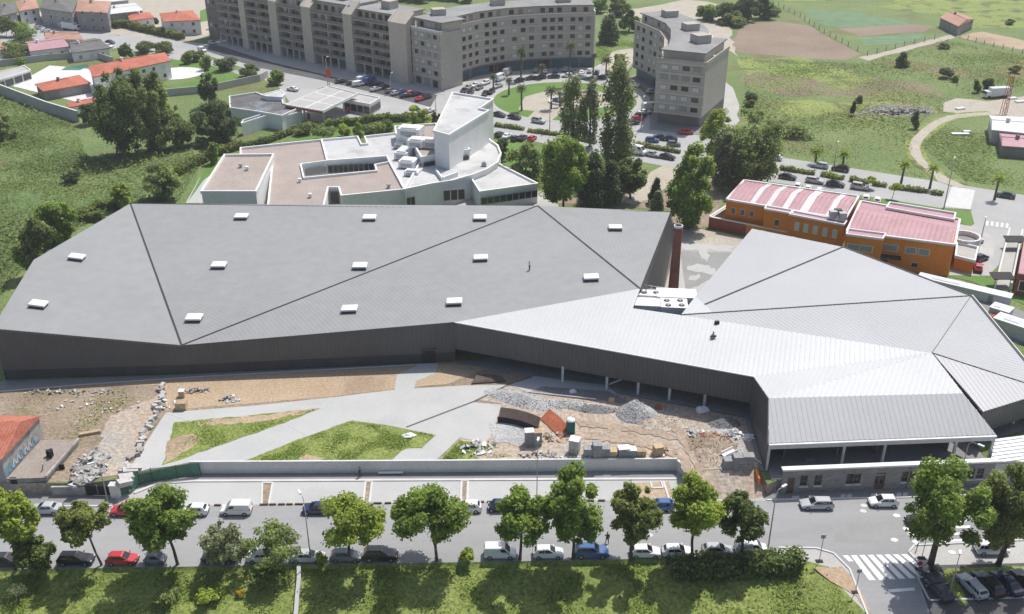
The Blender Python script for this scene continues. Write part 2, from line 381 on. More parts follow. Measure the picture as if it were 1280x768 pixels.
# pavement window wells / access covers beside the stone facade
for x0_, x1_, y in [(989,998,622.5),(1010,1016,621.5),(1050,1056,620.5),(1058,1064,620.5),(1088,1096,619.5),(1120,1126,618.5),(1128,1134,618.3)]:
    q = [G(x0_, y+2, ZS+0.06), G(x1_, y+2, ZS+0.06), G(x1_+1.5, y-2.5, ZS+0.06), G(x0_+1.5, y-2.5, ZS+0.06)]
    m = MB(); m.poly(q); struct(m.build('pavement_slab', 'kerb'))
# ---- lower right car park and verge
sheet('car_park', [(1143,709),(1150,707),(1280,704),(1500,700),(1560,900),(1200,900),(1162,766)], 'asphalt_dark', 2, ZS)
sheet('verge', [(1182,711),(1280,707.5),(1500,701),(1500,708),(1300,714),(1205,716.5),(1196,722),(1212,757),(1200,757),(1178,722)], 'grass_bank', 4, ZS, rag=(1.0,0.12,3))
kerb_line('kerb', [(1147,722),(1160,748),(1163,751),(1232,749),(1300,747)], 0.22, 0.12)
sheet('dirt_patch', [(1018,710),(1052,708),(1066,722),(1080,745),(1092,772),(1070,745),(1040,728)], 'dirt_tan', 3, ZS+0.02, rag=(0.8,0.15,8))
# ================================================================== building-site ground
sheet('site_ground', [(-200,500),(0,477),(240,468),(525,455),(570,452),(700,478),(940,524),(958,586),(948,585.5),(886,587.5),(864,590),(843,574.5),(240,578),(150,597.5),(110,602),(-200,606)], 'dirt_brown', 1)
sheet('tan_strip', [(18,487),(110,480.5),(240,471.5),(525,456.5),(570,455),(612,459),(560,480),(490,487),(415,496),(205,513),(207,481),(110,484.5)], 'dirt_tan', 2, rag=(1.2,0.12,5))
sheet('yard_dirt', [(600,482),(700,478.5),(940,524.5),(956,585.5),(948,585),(886,587),(864,589.5),(843,574.2),(547,576),(580,545),(612,545),(628,505),(597,500)], 'dirt_site', 3)
paved = sheet('paved_plaza', [(207,516),(320,507),(415,497),(493,487.5),(496,469),(525,455),(548,453.5),(544,467),(520,477),(518,485.5),(580,482),(636,481),(592,503),(627,506),(612,548),(605,553),(575,547),(545,575.8),(490,576.2),(490,575),(505,561),(527,560),(545,544),(480,531),(440,526),(380,547),(304,577),(240,577.5),(168,592),(156,595)], 'concrete', 4)
pmat('joint', (0.12,0.12,0.12), fine=0)
def strip_line(name, px, w, z, mat):
    m = MB(); pts = [G(x, y, z) for x, y in px]
    for a, b in zip(pts, pts[1:]):
        d = (b-a).normalized(); r = Vector((d.y, -d.x, 0))*(w/2); m.poly([a-r, a+r, b+r, b-r])
    return struct(m.build(name, mat))
strip_line('drain_channel', [(666,471),(636,480.5),(592,502),(508,534)], 0.3, 0.09, 'joint')
for l in ([(207,516),(240,527)], [(360,531),(383,544)], [(415,497),(400,511)], [(172,590),(198,582)]): strip_line('slab_joint', l, 0.09, 0.09, 'concrete_wall')
sheet('lawn_triangle', [(218,528),(320,518.5),(400,510.5),(357,528),(240,569.5),(203,582)], 'grass_bank', 6, rag=(0.9,0.16,11))
sheet('lawn_bare_patch', [(210,552),(226,545),(240,541),(256,549),(238,560),(222,571),(205,580)], 'dirt_tan', 7, rag=(0.7,0.3,13))
sheet('lawn_bare_patch', [(240,527),(320,519.5),(398,511.3),(385,515.5),(330,526),(250,533)], 'dirt_tan', 7, rag=(0.9,0.4,15))
sheet('lawn_mound', [(304,576.6),(380,547),(440,526),(480,531.5),(545,544),(527,560),(505,561),(491,573),(488,576)], 'grass_bank', 6, rag=(0.9,0.16,17))
sheet('lawn_bare_patch', [(372,573),(388,568),(408,573),(398,576),(374,576)], 'dirt_tan', 9, rag=(0.6,0.25,19))
sheet('weedy_corner', [(549,575.4),(574,549),(600,556),(625,560),(655,570),(668,574.8)], 'grass_bank', 6, rag=(0.8,0.2,21))
sheet('bare_soil', [(590,565),(640,556),(670,566),(690,574.5),(600,575)], 'dirt_site', 7, rag=(0.9,0.3,22))
sheet('demolition_yard_soil', [(135,520),(190,498),(204,490),(176,560),(152,594),(125,599),(120,570)], 'dirt_site', 3, rag=(1,0.4,23))
sheet('gravel_bed', [(612,530),(650,527),(672,540),(664,552),(660,558),(618,552)], 'gravel', 7, rag=(0.8,0.2,25))
sheet('concrete_apron', [(636,481),(666,470),(760,482),(772,494),(700,488),(660,491)], 'concrete', 6)
sheet('asphalt_apron', [(660,491),(678,483),(760,489),(800,510),(760,501)], 'gravel_dark', 8)
sheet('painted_wall_shade', [(240,468.5),(525,455),(525,457),(240,472.5),(110,481.5),(0,490),(0,477)], 'pavement_dark', 3)  # front wall's cast shadow, painted as a dark ground strip
kerb_line('kerb', [(-40,492),(0,490),(110,481),(240,472),(522,456.5)], 0.2, 0.12, z=0.0)
# small court behind the hall, by the chimney
sheet('courtyard', [(826,400),(838,292),(858,284),(900,290),(930,298),(900,345),(868,392)], 'track_dirt', 2)
sheet('courtyard_asphalt', [(851,314),(915,316),(892,350),(866,385),(856,385),(852,350)], 'asphalt_patch', 3)
sheet('courtyard_concrete', [(838,306),(848,303),(858,370),(862,392),(836,392)], 'concrete', 4)
for k, px in enumerate([[(858,335),(872,330),(896,336),(890,343),(865,340)], [(872,312),(886,311),(886,327),(880,325)], [(852,303),(916,308),(915,314),(852,312)], [(862,345),(874,343),(870,352),(860,350)], [(862,362),(880,352),(892,350),(872,374),(864,385)]]):
    sheet('concrete_patch', px, 'concrete', 5, rag=(1.0,0.5,30+k))
# ================================================================== the big folded-roof hall
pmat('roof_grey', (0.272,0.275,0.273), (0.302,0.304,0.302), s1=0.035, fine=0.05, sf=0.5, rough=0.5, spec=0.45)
pmat('roof_sunward', (0.515,0.525,0.525), (0.555,0.565,0.565), s1=0.06, fine=0.03, sf=1.5, rough=0.4, spec=0.5)  # pale sheet brightened in colour for the facets turned to the sun
pmat('roof_light', (0.42,0.425,0.432), (0.455,0.46,0.467), s1=0.06, fine=0.03, sf=1.5, rough=0.38, spec=0.5)  # duller copy of the pale sheet for facets tilted off the sun
pmat('cladding_dark', (0.10,0.10,0.102), (0.115,0.115,0.117), s1=0.2, fine=0.05, sf=2, rough=0.5, spec=0.4)
pmat('ridge_dark', (0.04,0.04,0.042), fine=0, rough=0.6)
pmat('plinth', (0.06,0.06,0.062), (0.08,0.08,0.08), s1=0.3, fine=0.1, rough=0.8)
pmat('white_metal', (0.80,0.80,0.80), (0.72,0.72,0.72), s1=0.8, fine=0.04, rough=0.45, spec=0.5)
pmat('steel_white', (0.70,0.70,0.70), (0.6,0.6,0.6), s1=0.8, fine=0.05, rough=0.5)
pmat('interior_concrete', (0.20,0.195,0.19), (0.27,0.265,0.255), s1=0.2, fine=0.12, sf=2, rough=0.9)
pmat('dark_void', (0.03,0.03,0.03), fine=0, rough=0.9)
F0 = Vector(atY(-10,411, G(-10,475.5).y)); F1 = Vector(atY(227,432, G(227,468.5).y)); F2 = Vector(atY(568,403, G(568,452.5).y))
F3 = Vector(atY(942,471, G(942,521).y))
def Pz(px, py, z): return G(px, py, z)
R0 = Pz(163,254.5, 8.5); R2 = Pz(672,257.5, 8.8)
R1 = onplane(42,325, F0, F1, R0); R4 = onplane(800,361, F1, F2, R2); R3 = Pz(838,265, 8.6)
print('F0', F0, 'F1', F1, 'F2', F2, 'F3', F3, 'R1', R1, 'R4', R4)
S4 = Pz(1165,441.5, 9.0)
# pale long facet through F2, F3 and R4
def onL8(x, y): return onplane(x, y, F2, F3, R4)
S4 = onL8(1165, 441.5); N1 = onL8(791,385.5); N2 = onL8(851,394)
S3 = Pz(1214,370, 9.0); print('S4', S4, 'N1', N1, 'N2', N2, 'S3', S3)
S1 = Pz(1054,309, 9.0); S0 = Pz(940,286, 9.0)
S2 = onplane(881,381, N2, S3, S1); S2b = onplane(869,371, S0, S1, S2)
S6 = onplane(891,391, N2, S3, S1)
X0 = Pz(1312,489, 6.2)
S5 = Pz(1228,515, 6.0)
F4 = Pz(961,554.5, 4.6); F5 = Pz(1245,543.5, 4.6)
K0 = Pz(961,498, 8.0); K1 = onplane(1204,492, K0, F4, F5)
hall = thing('exhibition_hall', 'huge hall with folded grey and pale ribbed metal roof and dark cladding walls', 'hall', (F2.x, F2.y, 0))
def clip_line(P, o, d, e):
    """scan-line intersections of the line o + t d with polygon P (in its plane), e = offset axis"""
    ts = []
    for a, b in zip(P, P[1:] + P[:1]):
        sa = (a-o).dot(e); sb = (b-o).dot(e)
        if (sa > 0) != (sb > 0):
            k = sa/(sa-sb); q = a + (b-a)*k; ts.append((q-o).dot(d))
    ts.sort(); return [(ts[i], ts[i+1]) for i in range(0, len(ts)-1, 2)]
def ribbed(name, pts, mat, dir3, spacing, w, h, parent, lift=0.0, ribmat=None, thick=0.25, rib_name='standing_seams', flipn=None):
    pts = [Vector(p) for p in pts]
    n = Vector((0,0,0))
    for i in range(1, len(pts)-1): n += (pts[i]-pts[0]).cross(pts[i+1]-pts[0])
    n.normalize()
    if (flipn is None and n.z < 0) or (flipn is not None and n.dot(flipn) < 0): n = -n
    nn = len(pts)
    m = MB(); m.add([p for p in pts] + [p - n*thick for p in pts], [tuple(range(nn)), tuple(range(2*nn-1, nn-1, -1))] + [(i, (i+1) % nn, nn+(i+1) % nn, nn+i) for i in range(nn)])
    o = m.build(name, mat, parent)
    bm = bmesh.new(); bm.from_mesh(o.data); bmesh.ops.triangulate(bm, faces=[f for f in bm.faces if len(f.verts) > 4]); bmesh.ops.recalc_face_normals(bm, faces=bm.faces[:]); bm.to_mesh(o.data); bm.free()
    d = Vector(dir3); d = (d - n*d.dot(n)).normalized(); e = n.cross(d).normalized()
    offs = [(p-pts[0]).dot(e) for p in pts]; lo, hi = min(offs), max(offs)
    r = MB(); k = lo + spacing*0.5
    while k < hi:
        oo = pts[0] + e*k
        for t0, t1 in clip_line(pts, oo, d, e):
            if t1 - t0 > 0.3:
                p = oo + d*(t0+0.05); q = oo + d*(t1-0.05); A = e*(w/2); B = e*(w*0.3); U = n*h; Z = n*0.004
                r.add([p-A+Z, p+A+Z, p+B+U, p-B+U, q-A+Z, q+A+Z, q+B+U, q-B+U], [(0,4,7,3),(3,7,6,2),(2,6,5,1),(0,3,2,1),(4,5,6,7)])
        k += spacing
    if r.v:
        ro = r.build(rib_name, ribmat or mat, o); ro['kind'] = 'stuff'
        ro.data.transform(Matrix.Identity(4))
    return o
def pdir(pl, a, b):
    """direction in the plane of 3 points, seen as going from pixel a to pixel b"""
    return onplane(*b, *pl) - onplane(*a, *pl)
SP, RW_, RH = 0.75, 0.24, 0.017
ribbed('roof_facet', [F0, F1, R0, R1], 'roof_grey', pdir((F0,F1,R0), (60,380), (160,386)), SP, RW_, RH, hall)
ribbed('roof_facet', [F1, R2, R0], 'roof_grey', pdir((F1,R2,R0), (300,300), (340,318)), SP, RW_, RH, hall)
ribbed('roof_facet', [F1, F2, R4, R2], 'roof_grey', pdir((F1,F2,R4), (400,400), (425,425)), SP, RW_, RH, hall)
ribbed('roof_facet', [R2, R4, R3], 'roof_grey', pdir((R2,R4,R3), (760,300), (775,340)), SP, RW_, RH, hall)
L8 = ribbed('roof_facet', [F2, F3, S4, N2, N1, R4], 'roof_sunward', pdir((F2,F3,R4), (800,400), (786,440)), SP, 0.26, 0.036, hall)
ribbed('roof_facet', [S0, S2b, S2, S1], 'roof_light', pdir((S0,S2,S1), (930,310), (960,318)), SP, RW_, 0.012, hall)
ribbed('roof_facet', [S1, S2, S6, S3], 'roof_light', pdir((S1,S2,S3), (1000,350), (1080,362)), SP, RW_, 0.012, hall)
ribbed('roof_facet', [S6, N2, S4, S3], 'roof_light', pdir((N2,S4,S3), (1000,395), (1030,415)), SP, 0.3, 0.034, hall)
ribbed('roof_facet', [S2b, N2, S6, S2], 'roof_sunward', pdir((S2b,N2,S2), (860,385), (872,392)), SP, RW_, RH, hall)
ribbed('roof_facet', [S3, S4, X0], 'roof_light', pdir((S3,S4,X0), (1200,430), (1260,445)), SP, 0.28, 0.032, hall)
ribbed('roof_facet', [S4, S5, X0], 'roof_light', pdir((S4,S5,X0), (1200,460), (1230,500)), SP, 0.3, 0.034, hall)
ribbed('roof_facet', [F3, K0, S4], 'roof_sunward', pdir((F3,K0,S4), (1000,470), (990,490)), SP, 0.28, 0.032, hall)
ribbed('roof_facet', [K0, K1, S4], 'roof_sunward', pdir((K0,K1,S4), (1080,470), (1072,490)), SP, 0.28, 0.032, hall)
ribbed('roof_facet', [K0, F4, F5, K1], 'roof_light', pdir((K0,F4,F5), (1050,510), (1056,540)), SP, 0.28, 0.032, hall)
# dark folds between the facets
def fold(a, b, w=0.32, up=0.03):
    m = MB(); m.beam(Vector(a)+Vector((0,0,up)), Vector(b)+Vector((0,0,up)), w, 0.12); m.build('fold_flashing', 'ridge_dark', hall)
fold(R0, F1); fold(F1, R2); fold(R2, R4); fold(S1, S2); fold(S3, N2, 0.26); fold(S1, S3, 0.4); fold(S3, X0, 0.5); fold(S4, X0, 0.16); fold(S3, S4, 0.06); fold(S4, S5, 0.14); fold(R0, R3, 0.2)
m = MB(); m.beam(S3+Vector((0.25,0.2,-0.05)), X0+Vector((0.25,0.2,-0.05)), 0.25, 0.3); m.build('eave_trim', 'white_metal', hall)
m = MB(); m.beam(F2+Vector((0,-0.06,0)), F3+Vector((0,-0.06,0)), 0.12, 0.16); m.build('eave_trim', 'white_metal', hall)
for a, b in ((F0, F1), (F1, F2)):
    m = MB(); m.beam(a+Vector((0,-0.06,0)), b+Vector((0,-0.06,0)), 0.12, 0.14); m.build('eave_trim', 'cladding_dark', hall)
# walls
def vwall(a, b, z0, mat='cladding_dark', name='wall', ribs=True, flip=Vector((0,-1,0)), z1=None):
    a0 = Vector((a.x, a.y, z0)); b0 = Vector((b.x, b.y, z0 if z1 is None else z1))
    if ribs: return ribbed(name, [a0, b0, Vector(b)-Vector((0,0,0.1)), Vector(a)-Vector((0,0,0.1))], mat, (0,0,1), 0.62, 0.2, 0.05, hall, rib_name='cladding_ribs', flipn=flip)
    m = MB(); m.poly([a0, b0, b, a]); return m.build(name, mat, hall)
vwall(F0, F1, 1.9); vwall(F1, F2, 1.9)
for a, b in ((F0, F1), (F1, F2)):
    d = (Vector((b.x,b.y,0))-Vector((a.x,a.y,0))).normalized(); back = Vector((-d.y, d.x, 0))*0.22
    p, q = Vector((a.x,a.y,0))+back, Vector((b.x,b.y,0))+back
    m = MB(); m.prism([p.to_2d(), q.to_2d(), (q+back).to_2d(), (p+back).to_2d()], -0.1, 1.95); m.build('plinth', 'plinth', hall)
# left end wall and back wall
Lb = lambda p: Vector((p.x, p.y, 0))
for a, b in ((R1, F0), (R0, R1), (R2, R0), (R3, R2)): vwall(a, b, 0, ribs=False)
# entrance door in the front wall
m = MB(); p = G(536,453.6); m.box((p.x, p.y-0.08, 1.35), (2.3, 0.3, 2.6)); dr = m.build('door', 'dark_void', hall)
m = MB(); m.box((p.x, p.y-0.2, 2.75), (2.8, 0.5, 0.18)); m.build('door_canopy', 'cladding_dark', dr) if False else m.build('door_canopy', 'cladding_dark', hall)
# raised skirt on columns along the court
SK = 2.5
vwall(F2, F3, SK)
colpx = [(703,477.5),(758,486.5),(797,493),(836,500.5),(880,507.5)]
for x, y in colpx:
    p = G(x, y); m = MB(); m.box((p.x, p.y, 1.5), (0.38, 0.38, 3.0)); m.build('column', 'steel_white', hall)
m = MB(); a = G(761,484.5) + Vector((0,0,0.6)); b = G(790,486) + Vector((0,0.4,2.4)); m.beam(a, b, 0.2, 0.2); m.build('brace', 'steel_white', hall)
# soffit and recessed back wall under the skirt
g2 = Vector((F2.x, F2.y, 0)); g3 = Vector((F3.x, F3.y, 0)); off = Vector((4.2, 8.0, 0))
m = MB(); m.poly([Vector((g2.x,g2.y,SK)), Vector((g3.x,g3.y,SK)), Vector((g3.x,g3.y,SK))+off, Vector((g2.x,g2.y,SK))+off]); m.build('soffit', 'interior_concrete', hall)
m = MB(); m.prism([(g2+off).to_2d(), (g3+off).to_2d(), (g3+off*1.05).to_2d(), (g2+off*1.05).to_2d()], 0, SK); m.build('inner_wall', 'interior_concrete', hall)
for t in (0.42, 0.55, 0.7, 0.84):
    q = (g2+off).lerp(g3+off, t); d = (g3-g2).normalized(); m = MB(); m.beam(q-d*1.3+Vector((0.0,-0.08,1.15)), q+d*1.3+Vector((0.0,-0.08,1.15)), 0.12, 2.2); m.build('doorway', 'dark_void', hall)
# wall turning towards the street
F3g = Vector((F3.x, F3.y, 0)); F4g = G(957.5, 587)
F4w = Vector((F4g.x, F4g.y, 0))
ribbed('wall', [Vector((F3.x,F3.y,0.4)), Vector((F4.x-0.15,F4.y,0.2)), F4-Vector((0.15,0,0.1)), K0-Vector((0.1,0,0.1)), F3-Vector((0,0,0.1))], 'cladding_dark', (0,0,1), 0.62, 0.2, 0.05, hall, rib_name='cladding_ribs', flipn=Vector((-1,-0.2,0)))
# sloping end wall beside the chimney
W3b = G(843,298); W4b = G(822,392)
ribbed('wall', [R3-Vector((0,0,0.1)), R4-Vector((0,0,0.1)), W4b, W3b], 'cladding_dark', R3-W3b, 0.62, 0.2, 0.05, hall, rib_name='cladding_ribs', flipn=Vector((1,-0.1,0.2)))
# outer walls of the pale wing (back, right, courtyard side)
for a, b in ((S0, S1), (S1, S3), (S3, X0), (S2b, S0), (N2, S2b)): vwall(a, b, 0, mat='cladding_dark', ribs=False)
# lower right wall with columns under S5-X0
a = S5 - Vector((0,0,0.12)); b = X0 - Vector((0,0,0.12))
ribbed('wall', [Vector((a.x,a.y,2.0)), Vector((b.x,b.y,2.6)), b, a], 'cladding_dark', (0,0,1), 0.62, 0.2, 0.05, hall, rib_name='cladding_ribs', flipn=Vector((0,-1,0)))
m = MB(); o4 = Vector((1.5,5,0)); m.poly([Vector((a.x,a.y,0))+o4, Vector((b.x,b.y,0))+o4, Vector((b.x,b.y,3))+o4, Vector((a.x,a.y,3))+o4]); m.build('inner_wall', 'interior_concrete', hall)
for x, y in ((1266,530),(1243,533)):
    p = G(x, y, 0); m = MB(); m.box((p.x, p.y, 1.25), (0.3,0.3,2.7)); m.build('column', 'steel_white', hall)
# ---- open bay under the front eave: beam, columns, slab, back wall, partition walls
bm0 = F4 - Vector((0,0,0.55)); bm1 = F5 - Vector((0,0,0.55))
m = MB(); m.beam(bm0, bm1, 0.35, 0.75); m.build('eave_beam', 'steel_white', hall)
m = MB(); m.beam(F4+Vector((0,-0.25,-0.12)), F5+Vector((0,-0.25,-0.12)), 0.3, 0.2); m.build('gutter', 'white_metal', hall)
for t in (0.005, 0.335, 0.515, 0.83, 0.995):
    p = F4.lerp(F5, t); m = MB(); m.box((p.x, p.y, (ZS + 4.0)/2), (0.34, 0.34, 4.0-ZS)); m.build('column', 'steel_white', hall)
q0, q1 = F4 + Vector((1.0, 8.5, 0)), F5 + Vector((-0.6, 8.5, 0))
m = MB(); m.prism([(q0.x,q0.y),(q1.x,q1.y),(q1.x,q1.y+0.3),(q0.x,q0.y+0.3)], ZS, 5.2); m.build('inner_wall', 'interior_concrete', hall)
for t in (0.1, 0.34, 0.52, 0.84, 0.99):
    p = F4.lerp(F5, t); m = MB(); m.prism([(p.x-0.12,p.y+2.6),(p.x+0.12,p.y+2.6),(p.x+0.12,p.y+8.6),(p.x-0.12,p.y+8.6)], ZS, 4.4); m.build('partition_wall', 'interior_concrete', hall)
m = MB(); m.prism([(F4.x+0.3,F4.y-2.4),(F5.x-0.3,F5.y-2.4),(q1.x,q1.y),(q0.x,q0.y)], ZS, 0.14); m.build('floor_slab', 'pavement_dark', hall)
m = MB(); p = F4.lerp(F5, 0.21); m.box((p.x, p.y+2, -0.1), (1.6,1.0,1.1)); m.build('crate_block', 'interior_concrete', hall)
fl = [F2-Vector((0,0.3,0)), F3-Vector((0,0.3,0)), F4+Vector((0,2,0)), S5, X0, S3, S1, S0, S2b, R4]
tp_ = [Vector((p.x, p.y, 0.05)) for p in fl]; m = MB(); m.poly(tp_); fo = m.build('floor', 'interior_concrete', hall)
bm = bmesh.new(); bm.from_mesh(fo.data); bmesh.ops.triangulate(bm, faces=bm.faces[:]); bm.to_mesh(fo.data); bm.free()
# ---- skylights: box with a pale lid
base = MB(); base.box((0,0,0.25), (2.5,1.9,0.5)); bo = None
lid = MB(); lid.add([(-1.4,-1.1,0.5),(1.4,-1.1,0.5),(1.4,1.1,0.5),(-1.4,1.1,0.5),(-1.3,-1.0,0.72),(1.3,-1.0,0.72),(1.3,1.0,0.72),(-1.3,1.0,0.72),(0,0,0.86)], [(3,2,1,0),(0,1,5,4),(1,2,6,5),(2,3,7,6),(3,0,4,7),(4,5,8),(5,6,8),(6,7,8),(7,4,8)])
pls = {'A': (F0,F1,R0), 'B': (F1,R2,R0), 'C': (F1,F2,R2), 'D': (R2,R4,R3)}
for px, py, k in [(48,383,'A'),(96,324,'A'),(243,400,'B'),(274,334,'B'),(302,273,'B'),(437,389,'C'),(450,335,'B'),(462,274.5,'B'),(568,380,'C'),(601,325,'C'),(600,274.5,'B'),(739,349.5,'C'),(769,287,'D')]:
    pl = pls[k]; p = onplane(px, py, *pl); n = (pl[1]-pl[0]).cross(pl[2]-pl[0]).normalized(); n = n if n.z > 0 else -n
    if bo is None:
        bo = base.build('skylight', 'plinth', hall, local=True); lo_ = lid.build('skylight_lid', 'white_metal', bo, local=True); s = bo
    else:
        s = inst(bo.data, 'skylight', hall); inst(lo_.data, 'skylight_lid', s)
    s.location = p - Vector(hall.location); s.rotation_mode = 'QUATERNION'
    xa = (Vector((1,0,0)) - n*n.x).normalized(); ya = n.cross(xa)
    s.rotation_quaternion = Matrix((xa, ya, n)).transposed().to_quaternion()
# ---- plant platform between the two roofs: rooftop units
pf = [onL8(797,388), onL8(852,394.5)]
zpl = pf[0].z - 1.6
m = MB(); pts = [G(799,386,zpl), G(853,392,zpl), G(860,368,zpl), G(806,363,zpl)]; m.prism([p.to_2d() for p in pts], 0, zpl+0.02); m.build('plant_platform', 'steel_white', hall)
pmat('fan_dark', (0.05,0.05,0.055), fine=0, rough=0.6)
for k, (px, py, w, d, h, fans) in enumerate([(816,384,7.0,3.2,1.0,0),(812,373.5,4.2,2.4,1.2,2),(845,374.5,7.0,3.6,1.3,0),(842,386.5,4.6,3.6,1.2,4)]):
    p = G(px, py, zpl+0.03)
    u = thing('rooftop_unit', ['long flat white air handling box beside the hall end wall', 'white rooftop cooling unit with two dark fans beside the hall end wall', 'long flat white air handling box beside the pale roof wing', 'white rooftop cooling unit with four dark fans beside the pale roof wing'][k], 'rooftop unit', p)
    m = MB(); m.box((0,0,h/2), (w,d,h), -0.1); m.build('casing', 'white_metal', u, local=True)
    for i in range(fans):
        fx = (-w/4 if i % 2 == 0 else w/4); fy = 0 if fans == 2 else (-d/4 if i < 2 else d/4)
        m = MB(); m.cyl((fx, fy, h), (fx, fy, h+0.12), 0.55, 0.5, 12); f = m.build('fan', 'fan_dark', u, local=True)
        m = MB(); m.box((fx, fy, h+0.16), (1.0,0.1,0.05)); m.box((fx, fy, h+0.16), (0.1,1.0,0.05)); m.build('fan_guard', 'steel_white', f, local=True)
    for sx in (-1, 1):
        m = MB(); m.box((sx*w*0.4, 0, -0.02+0.06), (0.2, d*1.02, 0.12), -0.1); m.build('foot', 'steel_white', u, local=True)
m = MB(); a = G(802,363,zpl) ; b = G(862,371,zpl)
for t in range(6):
    p = a.lerp(b, t/5); m.cyl(p, p+Vector((0,0,1.1)), 0.05, 0.05, 5)
m.beam(a+Vector((0,0,1.1)), b+Vector((0,0,1.1)), 0.07, 0.07); m.beam(a+Vector((0,0,0.55)), b+Vector((0,0,0.55)), 0.05, 0.05)
m.build('guard_rail', 'steel_white', hall)
# ---- old brick chimney
pmat('brick', (0.23,0.085,0.06), (0.30,0.12,0.085), s1=0.5, fine=0.25, sf=3, rough=0.9, bump=0.3, bs=5, c3=(0.13,0.10,0.09), s3=0.25, lo3=0.52, hi3=0.75)
cb = G(840.5, 374); chz = hgt(cb, 284)
ch = thing('brick_chimney', 'tall tapering round brick chimney in the courtyard beside the hall', 'chimney', cb)
m = MB(); n = 9
rs = [1.05 - 0.32*i/n for i in range(n+1)]
m.tube([cb + Vector((0,0,chz*i/n)) for i in range(n+1)], rs, 16); m.build('shaft', 'brick', ch, smooth=False)
m = MB(); m.cyl(cb+Vector((0,0,chz-1.0)), cb+Vector((0,0,chz-0.6)), 0.87, 0.87, 16); m.build('collar', 'brick', ch)
m = MB(); m.cyl(cb+Vector((0,0,chz)), cb+Vector((0,0,chz+0.35)), 0.9, 0.86, 16); rim = m.build('rim', 'concrete_wall', ch)
m = MB(); m.cyl(cb+Vector((0,0,chz+0.36)), cb+Vector((0,0,chz+0.37)), 0.66, 0.66, 16); m.build('flue', 'dark_void', rim) if False else m.build('flue', 'dark_void', ch)
# ---- street-front stone building with a pale coping
pmat('stone_wall', (0.24,0.235,0.225), (0.31,0.305,0.29), s1=0.8, fine=0.25, sf=2.2, rough=0.9, bump=0.3, bs=3, stretch=(0.6,1,2.2))
pmat('wood_brown', (0.16,0.09,0.06), (0.20,0.12,0.08), s1=1.0, fine=0.2, sf=4, rough=0.7)
fa = G(976,617.5,ZS); fb = G(1238,606.5,ZS); fz = hgt(fa, 589)
sb = thing('stone_front_building', 'low grey stone street facade with pale coping and old sash windows', 'building', ((fa.x+fb.x)/2, (fa.y+fb.y)/2, ZS))
fd = (fb-fa).normalized(); fn = Vector((fd.y, -fd.x, 0)); Lf = (fb-fa).length
def fpt(t, out=0.0): p = fa + fd*t + fn*out; return p
ops = []   # window / door openings along the facade: (centre, width, z0, z1, kind)
for px, kind in [(984,'door0'),(1000,'w'),(1018,'w'),(1058.5,'w'),(1067.5,'w'),(1097,'door'),(1129,'w'),(1137,'w'),(1168,'w'),(1186,'w'),(1213,'w'),(1225,'w')]:
    t = (G(px, 612, ZS) - fa).dot(fd)
    ops.append((t, {'w':1.05,'door':1.5,'door0':1.0}[kind], {'w':1.25,'door':0.0,'door0':0.0}[kind], {'w':3.0,'door':3.0,'door0':2.7}[kind], kind))
def fquad(m, t0, t1, z0, z1, out=0.0): m.poly([fpt(t0,out)+Vector((0,0,z0)), fpt(t1,out)+Vector((0,0,z0)), fpt(t1,out)+Vector((0,0,z1)), fpt(t0,out)+Vector((0,0,z1))])
m = MB(); Hf = fz - ZS; cur = 0.0
for t, w, z0, z1, k in ops:
    fquad(m, cur, t-w/2, 0, Hf)
    if z0 > 0: fquad(m, t-w/2, t+w/2, 0, z0)
    fquad(m, t-w/2, t+w/2, z1, Hf)
    for s_ in (-1, 1):
        p = t + s_*w/2; m.poly([fpt(p)+Vector((0,0,z0)), fpt(p,-0.3)+Vector((0,0,z0)), fpt(p,-0.3)+Vector((0,0,z1)), fpt(p)+Vector((0,0,z1))])
    m.poly([fpt(t-w/2)+Vector((0,0,z1)), fpt(t+w/2)+Vector((0,0,z1)), fpt(t+w/2,-0.3)+Vector((0,0,z1)), fpt(t-w/2,-0.3)+Vector((0,0,z1))])
    m.poly([fpt(t-w/2)+Vector((0,0,z0)), fpt(t+w/2)+Vector((0,0,z0)), fpt(t+w/2,-0.3)+Vector((0,0,z0)), fpt(t-w/2,-0.3)+Vector((0,0,z0))])
    cur = t + w/2
fquad(m, cur, Lf, 0, Hf); fquad(m, 0, Lf, 0, Hf, -0.55)
for t in (0, Lf): m.poly([fpt(t)+Vector((0,0,0)), fpt(t,-0.55)+Vector((0,0,0)), fpt(t,-0.55)+Vector((0,0,Hf)), fpt(t)+Vector((0,0,Hf))])
m.build('wall', 'stone_wall', sb)
m = MB(); c0, c1 = fpt(-0.25,-0.27)+Vector((0,0,Hf+0.14)), fpt(Lf+0.25,-0.27)+Vector((0,0,Hf+0.14)); m.beam(c0, c1, 0.85, 0.26); m.build('coping', 'paint_white', sb)
pmat('window_glass', (0.02,0.024,0.028), fine=0, rough=0.1, spec=0.6)
